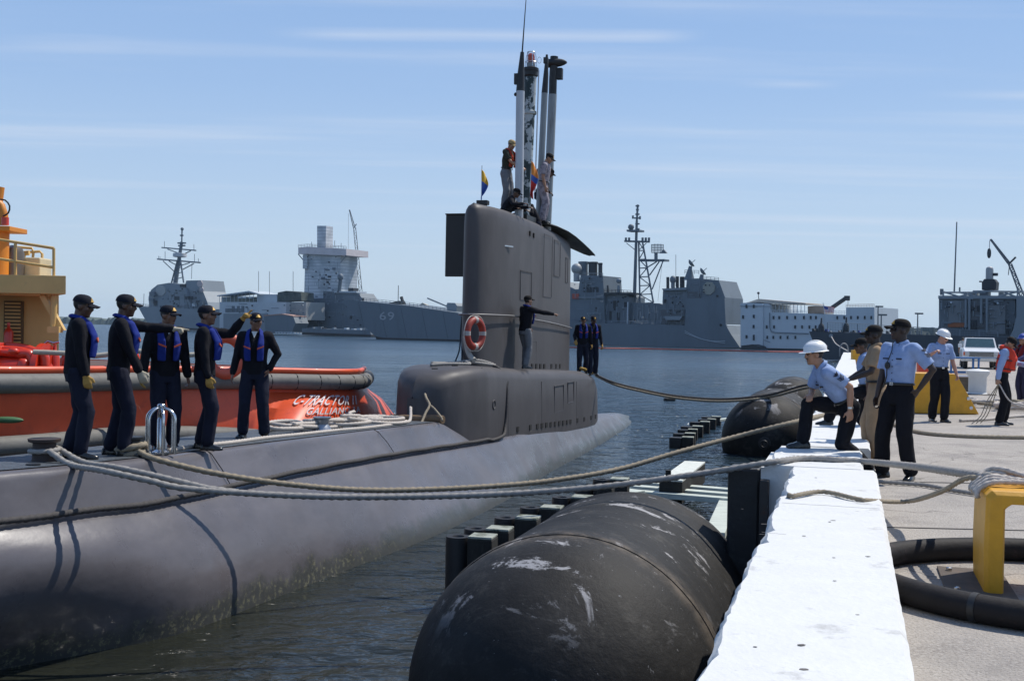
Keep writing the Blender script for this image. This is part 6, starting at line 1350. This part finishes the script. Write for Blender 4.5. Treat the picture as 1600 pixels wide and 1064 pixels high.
    def cloth(mb, nm, m, wr=.006, it=2):
        wr *= 1.25
        me = remesh(mb, vox, it, .4)
        nrm_ = [q.normal.copy() for q in me.vertices]
        for q, n_ in zip(me.vertices, nrm_):
            co = q.co.copy(); k = noise.noise(V((co.x * 7, co.y * 7, co.z * 4.5)) + V((len(label) * 1.7, heading * .1, 0))) * wr + noise.noise(V((co.x * 18, co.y * 18, co.z * 9))) * wr * .45; q.co = co + n_ * k
        me.materials.clear(); me.materials.append(m); return link(nm, me, root, 180)
    # ---- trousers
    b = MB(); xa, ya = axes(.1)
    b.rings([ell(P + V((0, 0, -.13)), V((1, 0, 0)), V((0, 1, 0)), .165, .115, 18), ell(P, V((1, 0, 0)), V((0, 1, 0)), .172, .122, 18), ell(T(0, 0, .09), xa, ya, .152, .108, 18), ell(T(0, 0, .125), xa, ya, .148, .106, 18)])
    for hp, kn, a in ((hpR, knR, aR), (hpL, knL, aL)): capsule(b, [hp, hp.lerp(kn, .5), kn, kn.lerp(a, .5), a + (kn - a) * .06], [.102, .096, .084, .082, .080], 14)
    tr = cloth(b, 'trousers', trousers, .012)
    # ---- shoes
    for a, yaw, kn in ((aR, rt, knR), (aL, lt, knL)):
        b = MB(); f = Matrix.Rotation(-R(yaw), 3, 'Z'); fw = f @ V((0, 1, 0)); fx_ = f @ V((1, 0, 0)); z0 = a.z - .085
        rs = []
        for y, wx, hz_ in ((-.085, .028, .05), (-.07, .036, .075), (-.02, .040, .10), (.04, .042, .085), (.10, .047, .06), (.15, .045, .048), (.185, .028, .034)):
            c = V((a.x, a.y, z0)) + fw * y; rs.append([c - fx_ * wx, c + fx_ * wx, c + fx_ * wx * 1.02 + V((0, 0, hz_ * .45)), c + fx_ * wx * .6 + V((0, 0, hz_)), c - fx_ * wx * .6 + V((0, 0, hz_)), c - fx_ * wx * 1.02 + V((0, 0, hz_ * .45))])
        b.rings(rs); b.build('shoe', M_shoe, root, smooth=60, bevel=.008)
    # ---- upper garment
    b = MB(); j = 0 if sleeves == 'short' else .006
    lowz = .085 if tuck else jacket_z
    torso(b, [(lowz, .160 + j if tuck else .175, .116 + j if tuck else .128, 0), (.13, .163 + j, .118 + j, 0), (.25, .176 + j, .128 + j, 0), (.36, .186 + j, .130 + j, 0), (.44, .180 + j, .118, -.005), (.49, .135, .095, -.01), (.535, .078, .073, -.012)])
    for sh, el, w in ((shR, elR, rw), (shL, elL, lw)):
        ax = (el - sh).normalized(); capsule(b, [T(0, -.01, .44).lerp(sh, .7), sh], [.08, .074], 12)
        if sleeves == 'short': b.tube([sh, sh.lerp(el, .4), sh.lerp(el, .82)], [.074, .072, .070], 14); b.ball(sh, .074, 10, 8)
        else: capsule(b, [sh, sh.lerp(el, .5), el, el.lerp(w, .5), el.lerp(w, .93)], [.074, .066, .058, .052, .046], 12)
    cloth(b, 'shirt' if sleeves == 'short' else 'jacket', top, .010)
    # collar
    mb = MB(); c0 = T(0, -.012, .545); xa, ya = axes(.5); ring = []
    for k in range(-7, 8): q = -math.pi / 2 + k * (math.pi * .92 / 7); ring.append((q))
    rows = [[c0 + xa * (.070 * math.cos(q)) + ya * (.068 * math.sin(q)) + TR @ V((0, 0, -.012 - .035 * max(0, math.sin(q)))) for q in ring], [c0 + xa * (.068 * math.cos(q)) + ya * (.066 * math.sin(q)) + TR @ V((0, 0, .03 - .035 * max(0, math.sin(q)))) for q in ring], [c0 + xa * (.092 * math.cos(q)) + ya * (.092 * math.sin(q)) + TR @ V((0, 0, -.005 - .055 * max(0, math.sin(q)))) for q in ring]]
    o = mb.grid(rows).build('collar', top, root, smooth=60); k = o.modifiers.new('s', 'SOLIDIFY'); k.thickness = .006
    if tuck:
        mb = MB(); xa, ya = axes(.1); mb.tube([T(0, 0, .095) + xa * (.163 * math.cos(q)) + ya * (.119 * math.sin(q)) for q in [k * math.pi / 14 for k in range(28)]], .016, 6, True); mb.build('belt', M_belt, root, smooth=60)
        mb = MB(); mb.box(T(0, .134, .095), (.05, .012, .036), Matrix.Rotation(0, 3, 'Z')); mb.build('belt_buckle', M_steel, root)
    if tee: mb = MB(); mb.prism([T(-.04, .066, .545), T(.04, .066, .545), T(0, .112, .455)], TR @ V((0, .012, 0))); mb.build('undershirt', M_wtee, root)
    # ---- headgear
    if hat == 'cap':
        mb = MB(); rs = []
        for i in range(9):
            f = i / 8 * math.pi / 2 * .97; z = .043 + .088 * math.sin(f); q = math.cos(f) ** .72; rs.append([Hp(.088 * q * math.cos(t_), -.010 + .106 * q * math.sin(t_) + (.006 * (1 - q)), z) for t_ in [k * math.pi / 11 for k in range(22)]])
        mb.rings(rs); cp_ = mb.build('cap', hatm, root, smooth=60)
        mb = MB(); rows = []
        for i in range(6):
            v_ = i / 5; rows.append([Hp(.079 * u_ * (1 - .22 * v_ * v_), .072 + .020 * (1 - u_ * u_) + v_ * .088 * math.sqrt(max(.12, 1 - .55 * u_ * u_)), .05 - .030 * u_ * u_ - .016 * v_) for u_ in [k / 5 for k in range(-5, 6)]])
        o = mb.grid(rows).build('visor', hatm, cp_, smooth=60); k = o.modifiers.new('s', 'SOLIDIFY'); k.thickness = .005
        if emblem:
            mb = MB(); mb.grid([[Hp(.034 * u_, .100 - .020 * u_ * u_ - .028 * v_, .064 + .036 * v_) for u_ in [k / 3 for k in range(-3, 4)]] for v_ in [0, .33, .66, 1]]); o = mb.build('cap_emblem', M_gold, cp_); k = o.modifiers.new('s', 'SOLIDIFY'); k.thickness = .006; k.offset = 1
    elif hat == 'hard':
        mb = MB(); rs = []
        for i in range(10):
            f = i / 9 * math.pi / 2 * .97; z = .045 + .108 * math.sin(f); q = math.cos(f) ** .75; rs.append([Hp(.112 * q * math.cos(t_), -.010 + .132 * q * math.sin(t_), z + .006 * q * abs(math.sin(t_)) ** 8) for t_ in [k * math.pi / 14 for k in range(28)]])
        mb.rings(rs); ht = mb.build('hard_hat', hatm, root, smooth=60)
        mb = MB(); rows = []
        for rr, dz in ((.98, 0), (1.12, -.006), (1.16, -.012), (1.0, -.006)): rows.append([Hp(.112 * rr * math.cos(t_), -.010 + .132 * rr * math.sin(t_) + (.035 * (rr - .98) / .18 if math.sin(t_) > .2 else 0), .047 + dz) for t_ in [k * math.pi / 16 for k in range(32)]])
        mb.rings(rows, cap=False); mb.build('brim', hatm, ht, smooth=60)
        mb = MB(); mb.tube([Hp(0, -.010 + .130 * math.cos(f), .05 + .107 * math.sin(f)) for f in [.25 + k * (math.pi - .5) / 14 for k in range(15)]], .012, 8); mb.build('ridge', hatm, ht, smooth=60)
    # ---- vest worn over the jacket: horseshoe collar with two front flaps
    if vest:
        vm, kind = vest; mb = MB()
        yf = .158 if kind == 'horseshoe' else .165
        for q in (1, -1):
            pts = [(.085 * q, yf - .012, .14), (.090 * q, yf, .26), (.092 * q, yf - .006, .37), (.096 * q, .085, .485), (.084 * q, .01, .548), (.048 * q, -.076, .565), (0, -.094, .566)]
            wid = [.050, .054, .052, .044, .036, .036, .036] if kind == 'horseshoe' else [.088, .090, .084, .066, .060, .06, .06]
            th = [.020, .024, .024, .022, .020, .020, .020] if kind == 'horseshoe' else [.045, .05, .05, .045, .045, .045, .045]
            pw = [T(*p) for p in pts]; rs = []
            for i, p in enumerate(pw):
                t_ = (pw[min(i + 1, 6)] - pw[max(i - 1, 0)]).normalized(); out_n = (p - T(0, 0, pts[i][2])); out_n = (out_n - t_ * out_n.dot(t_))
                if i >= 4: out_n = TR @ V((0, -.3, 1)) if i > 4 else TR @ V((.4 * q, 0, 1))
                out_n = (out_n - t_ * out_n.dot(t_)).normalized(); sd = t_.cross(out_n).normalized(); rs.append(ell(p, sd, out_n, wid[i], th[i], 14))
            mb.rings(rs)
        if kind != 'horseshoe':
            torso(mb, [(.10, .185, .142, 0), (.2, .192, .15, 0), (.33, .196, .152, 0), (.42, .185, .135, 0)])
        vo = cloth(mb, 'life_vest', vm, .004, 3)
        if kind == 'horseshoe':
            for q in (1, -1):
                mb = MB(); mb.prism([T(.045 * q, .186, .30), T(.135 * q, .176, .335), T(.135 * q, .176, .355), T(.045 * q, .186, .32)], TR @ V((0, .012, 0))); mb.build('stripe', M_stripe, vo)
        else:
            for z in (.16, .33): mb = MB(); xa, ya = axes(z); mb.tube([T(0, 0, z) + xa * (.208 * math.cos(q)) + ya * ((.215 if math.sin(q) > 0 else .160) * math.sin(q)) for q in [k * math.pi / 14 for k in range(28)]], .012, 6, True); mb.build('strap', M_belt, vo)
            if kind == 'full': mb = MB(); mb.box(T(.10, .222, .27), (.05, .02, .12), TR); mb.build('light', M_wtee, vo, bevel=.008)
    if gloves:
        for q, w, el, md, gm, hdv in ((1, rw, elR, rh, gloves[0], rhd), (-1, lw, elL, lh, gloves[1], lhd)):
            if gm is None: continue
            b = MB(); hand(b, w, el, q, md, .0045, hdv); d = (w - el).normalized(); b.tube([w - d * .07, w - d * .02, w + d * .01], [.044, .038, .034], 12); me = remesh(b, min(vox, .009), 1, .35); me.materials.clear(); me.materials.append(gm); link('glove', me, root, 180)
    if badge:   # rank chevrons on the sleeve
        for q, sh, el in ((badge, shR if badge > 0 else shL, elR if badge > 0 else elL),):
            ax = (el - sh).normalized(); outv = V((q, -.12, .15)); outv = (outv - ax * outv.dot(ax)).normalized(); tv = ax.cross(outv).normalized()
            def sp(u_, v_): th_ = u_ / .076; return sh + ax * v_ + (outv * math.cos(th_) + tv * math.sin(th_)) * .083
            for nm, polys in (('rank_eagle', [[(-.038, .052), (-.010, .062), (0, .045), (.010, .062), (.038, .052), (.022, .078), (.006, .090), (-.006, .090), (-.022, .078)]]), ('rank_chevron', [[(-.036, v0), (0, v0 + .022), (.036, v0), (.036, v0 + .010), (0, v0 + .033), (-.036, v0 + .010)] for v0 in (.102, .120, .138)])):
                for pl_ in polys:
                    mb = MB(); a_ = [mb.bm.verts.new(sp(*p)) for p in pl_]; n_ = len(a_); mb.bm.faces.new(a_); o = mb.build(nm, M_badge, root); k = o.modifiers.new('s', 'SOLIDIFY'); k.thickness = .004; k.offset = 0
    if namep:
        for q in (1, -1): mb = MB(); mb.box(T(.085 * q, .134, .365), (.07, .008, .016), TR); mb.build('name_tape', M_badge, root)
        for q in (1, -1): mb = MB(); mb.box(T(.085 * q, .134, .30), (.085, .006, .010), TR); mb.build('pocket_flap', top, root)
        for k in range(5): mb = MB(); mb.ball(T(0, .134, .14 + .07 * k), (.007, .005, .007), 8, 6); mb.build('button', M_badge, root)
    if radio:
        mb = MB(); mb.ball(T(.05, .150, .29), (.032, .022, .042), 12, 8); mb.build('radio_mic', M_dark, root, smooth=60)
        mb = MB(); mb.tube([T(.05, .155, .25), T(.045, .16, .18), T(.09, .14, .08), T(.15, .10, .04)], .007, 6); mb.build('coiled_cord', M_dark, root); mb = MB(); mb.tube([T(.05, .15, .33), T(.02, .12, .45), T(.05, .07, .54)], .005, 6); mb.build('strap', M_dark, root)
    if watch: mb = MB(); d = (lw - elL).normalized(); mb.tube([lw - d * .035, lw - d * .012], .034, 12); mb.build('wristwatch', M_steel, root, smooth=40)
    return root
def deck_pt(px, py, tg):
    z = deck_z(tg); q = gz(px, py, z); tl = sub_l(q).y; z = deck_z(tl); return gz(px, py, z)
GD = 'sailors standing in a row on the foredeck'
# five on the foredeck, left to right
person('sailor farthest left on the foredeck, back half turned, yellow gloved hands hanging, looking right', deck_pt(118, 716, -15), 72, GD, h=1.80, vox=.011, skin='brown', tuck=False, vest=(M_vest, 'horseshoe'), gloves=(M_ylw_glove, M_ylw_glove), head=(14, 10), rw=(.20, .10, .86), lw=(-.24, .05, .85), rf=(.10, .05), lf=(-.08, -.06), emblem=True)
person('sailor second from left on the foredeck, arm straight out with pale white glove', deck_pt(183, 711, -14.5), 74, GD, h=1.84, vox=.011, skin='brown', tuck=False, vest=(M_vest, 'horseshoe'), gloves=(M_w_glove, M_w_glove), head=(6, 6), rw=(.22, .24, .86), lw=(-.10, .66, 1.36), le=(-.5, -.2, -1), lh='point', rf=(.10, .08), lf=(-.10, -.08), emblem=True, lean=(5, 0))
person('sailor third from left on the foredeck, facing forward behind the chrome hoops, white collar', deck_pt(256, 702, -14), 148, GD, h=1.76, vox=.011, skin='olive', tuck=False, vest=(M_vest, 'horseshoe'), gloves=(M_ylw_glove, None), head=(-38, 4), tee=True, rw=(.30, .10, .86), lw=(-.27, .02, .86), emblem=True)
person('sailor fourth on the foredeck, pointing right with a raised yellow glove', deck_pt(318, 702, -13.2), 84, GD, h=1.78, vox=.011, skin='olive', tuck=False, vest=(M_vest, 'horseshoe'), gloves=(M_ylw_glove, M_ylw_glove), head=(8, -2), lw=(-.06, .43, 1.58), le=(-.4, -.2, -1), lh='point', rw=(.24, .08, .86), rf=(.10, .06), lf=(-.10, -.05), emblem=True, lean=(1, 0))
person('sailor rightmost in the foredeck row, facing forward with one hand on his hip', deck_pt(396, 684, -11.2), 172, GD, h=1.78, vox=.011, skin='olive', tuck=False, vest=(M_vest, 'horseshoe'), head=(-26, 2), tee=True, rw=(.30, .02, .85), lw=(-.20, .04, .95), le=(-1, -.35, 0), lh='flat', rf=(.15, .02), lf=(-.15, 0), rt=16, lt=-20, emblem=True)
# by the sail
p_ = sub_w(.90, .30, casing(.3)[1] + .01)
person('sailor in grey trousers beside the sail, seen from behind, arm out pointing right', p_, 52, h=1.74, vox=.014, skin='tan', tuck=False, trousers=M_greyp, head=(6, -2), rw=(.48, .52, 1.30), rh='point', re=(.3, -.6, -1), lw=(-.16, .26, .98), vest=(M_vest, 'horseshoe'), hatm=M_blackcap, lf=(-.10, .10), rf=(.10, -.05), lean=(4, 4))
p_ = sub_w(.62, 7.75, casing(7.75)[1] - .02)
person('sailor just behind the sail, half hidden by its trailing edge, yellow glove low', p_, 176, 'two sailors behind the sail', h=1.72, vox=.016, skin='olive', tuck=False, vest=(M_vest, 'horseshoe'), gloves=(M_ylw_glove, M_ylw_glove), emblem=True, rw=(.24, .18, .98))
p_ = sub_w(.84, 8.05, casing(8.05)[1] - .04)
person('sailor behind the sail, standing fully clear of it at the casing\'s end', p_, 168, 'two sailors behind the sail', h=1.80, vox=.014, skin='brown', tuck=False, vest=(M_vest, 'horseshoe'), gloves=(None, M_ylw_glove), emblem=True, lean=(4, 0), lw=(-.28, .08, .85), head=(-10, 12), rf=(.08, .1), lf=(-.12, -.05))
# on top of the sail
def top_pt(px, d, z): q = at(px, 320, d); return V((q.x, q.y, z))
MB().box((.15, 2.35, 3.9), (.6, .9, 1.2)).build('bridge_step', M_dark, sub); 
person('man in tan cap and orange red vest standing on the sail, hands joined, looking down', top_pt(790, 28.6, 4.56), 122, h=1.80, vox=.014, skin='tan', top=M_olive, sleeves='short', trousers=M_greyp, vest=(M_ovest, 'horseshoe'), hatm=cloth_mat('tan_cap', (.38, .28, .14), .2), head=(8, 24), lean=(10, 0), rw=(.06, .40, 1.02), lw=(-.08, .42, 1.04), re=(1, -.4, -.3), le=(-1, -.4, -.3), rh='grip', lh='grip')
person('man in mottled grey purple uniform standing on the sail, looking down right', sub_w(.44, 3.45, 4.42), 100, h=1.88, vox=.014, skin='tan', top=M_camosh, sleeves='short', trousers=M_camosh, hatm=M_blackcap, head=(0, 30), lean=(10, 6), rw=(.26, .10, .86), lw=(-.30, -.12, 1.10), emblem=True)
person('man in black cap leaning out beyond the right hand mast on the sail', sub_w(.10, 4.3, 4.40), 92, h=1.70, vox=.016, skin='brown', top=M_navy, tuck=False, hatm=M_blackcap, head=(0, 34), lean=(26, 8), pel=(0, .0, .92), rw=(.26, .30, .95), lw=(-.22, .25, .95))
person('man in dark jacket crouched low in the sail cockpit under the tan capped man', top_pt(796, 27.9, 3.62), 100, h=1.66, vox=.015, skin='brown', tuck=False, tee=True, hatm=M_blackcap, head=(10, 24), lean=(34, 0), pel=(0, -.2, .82), rw=(.28, .40, 1.08), lw=(-.28, .44, 1.05), rf=(.14, .05), lf=(-.14, -.12))
person('man with black cap badge hunched over the sail rim beside the mottled uniform', top_pt(831, 29.7, 3.62), 250, h=1.68, vox=.015, skin='olive', tuck=False, hatm=M_blackcap, emblem=True, head=(0, 30), lean=(30, 0), pel=(0, -.15, .82), rw=(.25, .35, 1.05), lw=(-.25, .35, 1.05))
person('man all in black bent over the sail rim with his back to the camera', sub_w(.05, 1.55, 3.62), 118, h=1.66, vox=.015, skin='brown', tuck=False, hatm=M_blackcap, head=(20, 40), lean=(40, 0), pel=(0, -.12, .90), rw=(.25, .40, 1.02), lw=(-.25, .40, 1.02))
# flags on the sail
def small_flag(px0, py0, px1, py1, d, cols, nm, lab, wid, lean_=0):
    a, b = at(px0, py1, d), at(px1, py0, d); t = thing('flag', lab, 'flag', a); MB().bar(a, b + (b - a) * .12, .012, 6).build('staff', M_steel, t)
    mb = MB(); nX, nY = 6, 18; g = []
    for j in range(nY + 1):
        v_ = j / nY; wv = wid * (math.sin(math.pi * min(1, v_ * 1.15 + .12)) ** .7) * (.45 + .55 * (1 - abs(v_ - .35))); row = []
        for i in range(nX + 1):
            u_ = i / nX; p = b.lerp(a, v_ * .93); row.append(mb.bm.verts.new(p + V((wv * u_ + lean_ * v_ * u_, -.05 * math.sin(u_ * 5 + v_ * 3), -.10 * u_))))
        g.append(row)
    for j in range(nY):
        for i in range(nX): f = mb.bm.faces.new([g[j][i], g[j][i + 1], g[j + 1][i + 1], g[j + 1][i]]); f.material_index = cols(j / nY, i / nX)
    o = mb.build('flag_cloth', nm, t, smooth=180); k = o.modifiers.new('s', 'SOLIDIFY'); k.thickness = .012
M_fy = mat('flag_yellow', (.62, .36, .03), .8); M_fbl = mat('flag_mid_blue', (.04, .10, .36), .8); M_frd = mat('flag_bright_red', (.5, .04, .03), .8); M_for = mat('flag_orange', (.65, .22, .03), .8)
small_flag(752, 265, 753, 316, 26.8, lambda v_, u_: 0 if v_ < .38 else 1, [M_fy, M_fbl], 'small yellow and blue flag hanging limp from its staff at the sail front', .16)
small_flag(828, 252, 831, 310, 28.0, lambda v_, u_: 0 if v_ < .35 else (1 if v_ < .55 else 2), [M_for, M_fbl, M_frd], 'yellow, blue and red flag hanging limp between the men on the sail', .15, .08)
# on the quay
GQ = 'sailors and workers on the quay'
kz = .302
f1 = gz(1254, 700, kz)
# lunging worker: local frame faces left towards the camera
hd_ = 262.0
pb = gz(1330, 741, 0)
def to_local(p, base, heading, s): q = Matrix.Rotation(R(heading), 3, 'Z') @ (p - base); return q / s
s_ = 1.84 / 1.76
fl_ = to_local(f1, pb, hd_, s_)
person('worker in white hard hat lunging with one foot on the kerb, forearm on his knee', pb, hd_, GQ, h=1.84, vox=.0105, skin='tan', top=M_lblue, sleeves='short', trousers=M_blacktr, hat='hard', hatm=M_hat, moustache=True, pel=(.02, .05, .79), lean=(39, 0), twist=10, head=(10, 6), rf=(fl_.x, fl_.y, fl_.z), lf=(-.08, -.16), rt=4, lt=-10, rk=(.15, 1, .5), lk=(-.1, 1, .1), rw=(.06, .47, .89), re=(1, -.2, -.6), lw=(-.22, .13, .74), le=(-.2, -1, 0), rh='relax', lh='relax', rhd=(-.8, .5, -.2), badge=-1, namep=True, watch=True)
person('tall man in black cap and light blue shirt, hand on hip, radio on chest', gz(1402, 748, 0), 236, GQ, h=1.86, vox=.0105, skin='dark', top=M_lblue, sleeves='short', trousers=M_blacktr, hatm=M_blackcap, emblem=True, head=(32, -4), lw=(-.215, -.05, .985), le=(-1, -.55, .0), lh='flat', lhd=(.45, .2, -.8), rw=(.215, .10, .87), rf=(.17, .04), lf=(-.15, -.02), rt=20, lt=-24, badge=-1, namep=True, radio=True, lean=(-1, 0))
person('man in khaki uniform and black cap, half hidden behind the tall man', gz(1368, 724, 0), 282, GQ, h=1.80, vox=.0115, skin='dark', top=M_khaki, sleeves='short', trousers=M_khaki, hatm=M_blackcap, head=(-4, 2), lw=(-.20, .32, 1.06), le=(-.8, -.8, -.4), rw=(.16, .36, 1.02), lean=(4, 0), rf=(.09, .06), lf=(-.09, -.04), emblem=True)
pk = gz(1357, 697, 0); f2 = gz(1297, 668, kz); q2 = to_local(f2, pk, 280, 1)
person('worker mostly hidden behind the khaki uniform, one shoe up on the white kerb', pk, 280, GQ, h=1.72, vox=.013, skin='brown', top=M_lblue, sleeves='short', trousers=M_blacktr, hatm=M_blackcap, lean=(9, 0), pel=(0, .02, .85), lf=(-.05, q2.y, q2.z), rf=(.12, -.15), head=(0, 8))
person('worker in white hard hat beside the yellow wedge, looking down to his left', gz(1466, 659, 0), 172, GQ, h=1.80, vox=.0125, skin='pink', top=M_lblue, sleeves='short', trousers=M_blacktr, hat='hard', hatm=M_hat, head=(-34, 22), rw=(.26, .30, 1.32), re=(.8, -.2, -1), rh='grip', lw=(-.30, .10, .88), lh='grip', rf=(.08, -.10), lf=(-.06, .10), lean=(3, 0), namep=True)
person('man in orange life jacket and black cap looking down, holding a coil of line', gz(1564, 664, 0), 118, GQ, h=1.72, vox=.0125, skin='tan', top=M_lblue, sleeves='long', trousers=M_blacktr, hatm=M_blackcap, vest=(M_lj, 'full'), head=(4, 40), lean=(8, 0), rw=(.30, -.05, .86), re=(.6, -1, 0), rh='grip', lw=(-.12, .46, 1.16), le=(-.8, 0, -1), lh='grip', rf=(.13, -.02), lf=(-.12, .03), rt=12, lt=-14)
person('man at the right edge of the picture in blue hard hat and dark red vest', gz(1600, 634, 0), 250, GQ, h=1.76, vox=.015, skin='tan', top=cloth_mat('purple_shirt', (.06, .055, .13)), sleeves='long', trousers=cloth_mat('purple_trousers', (.035, .03, .06)), hat='hard', hatm=mat('hat_blue', (.03, .07, .35), .4), vest=(cloth_mat('dark_red_vest', (.18, .02, .02)), 'full'), lean=(6, 0), lw=(-.15, .45, 1.1), lh='grip', rw=(.2, .4, 1.1))
person('distant person in light shirt and dark trousers left of the white pickup', gz(1519, 562, 0), 20, h=1.76, vox=.02, skin='tan', top=M_lblue, sleeves='short', trousers=M_blacktr, hat=None, hair=True)
person('distant person in pale shirt behind the blue table, nearest the pickup\'s mirror', gz(1503, 571, 0), 60, h=1.70, vox=.02, skin='tan', top=mat('pale_shirt', (.4, .42, .4), .8), sleeves='short', trousers=M_greyp, hat=None)
# line held by the man in the life jacket
hl = gz(1564, 664, 0); hm_ = Matrix.Rotation(R(-118), 3, 'Z'); s2 = 1.72 / 1.76
h1 = hl + hm_ @ (V((.30, -.02, .80)) * s2); h2 = hl + hm_ @ (V((-.12, .53, 1.14)) * s2)
t = thing('held_line', 'tan line hanging in loops from the hand of the man in life jacket', 'rope', h1)
for k in range(3):
    e = h1 + V((-.50 + .13 * k, .12 * k, -.78 * s2)); MB().tube(catmull([h1 + V((0, 0, .03)), h1.lerp(e, .35) + V((-.05 + .03 * k, 0, -.06)), h1.lerp(e, .75) + V((.04, 0, -.03)), V((e.x, e.y, .03))], .05), .008, 6).build('loop', M_rope_t, t, smooth=60)
rope([h1, h1 + V((.15, -.12, -.30)), h1 + V((.42, -.22, -.42)), h1 + V((.75, -.05, -.40)), h1 + V((1.0, .3, -.6)), h1 + V((1.2, .6, -.76))], .013, M_rope_w, 'thin pale line curving across the dark trousers of the man in life jacket')
rope([h2, h2 + V((.25, .1, -.03)), h2 + V((.6, .25, -.10)), h2 + V((1.2, .5, -.15))], .014, M_rope_w, 'taut white line between the hands of the two men at the right edge')

bpy.data.scenes.remove(TMP)

# ---------------------------------------------------------------- sea haze over the basin
mb = MB(); mb.box((0, 1980, 30), (5400, 4150, 72)); hz = mb.build('haze', None)
hm = bpy.data.materials.new('haze_air'); hm.use_nodes = True; n = hm.node_tree; n.nodes.clear()
o_ = n.nodes.new('ShaderNodeOutputMaterial'); pv = n.nodes.new('ShaderNodeVolumePrincipled'); pv.inputs['Color'].default_value = (.6, .8, 1, 1); pv.inputs['Density'].default_value = .00009; pv.inputs['Anisotropy'].default_value = .3
n.links.new(pv.outputs[0], o_.inputs['Volume']); hz.data.materials.clear(); hz.data.materials.append(hm); tag(hz, kind='stuff')
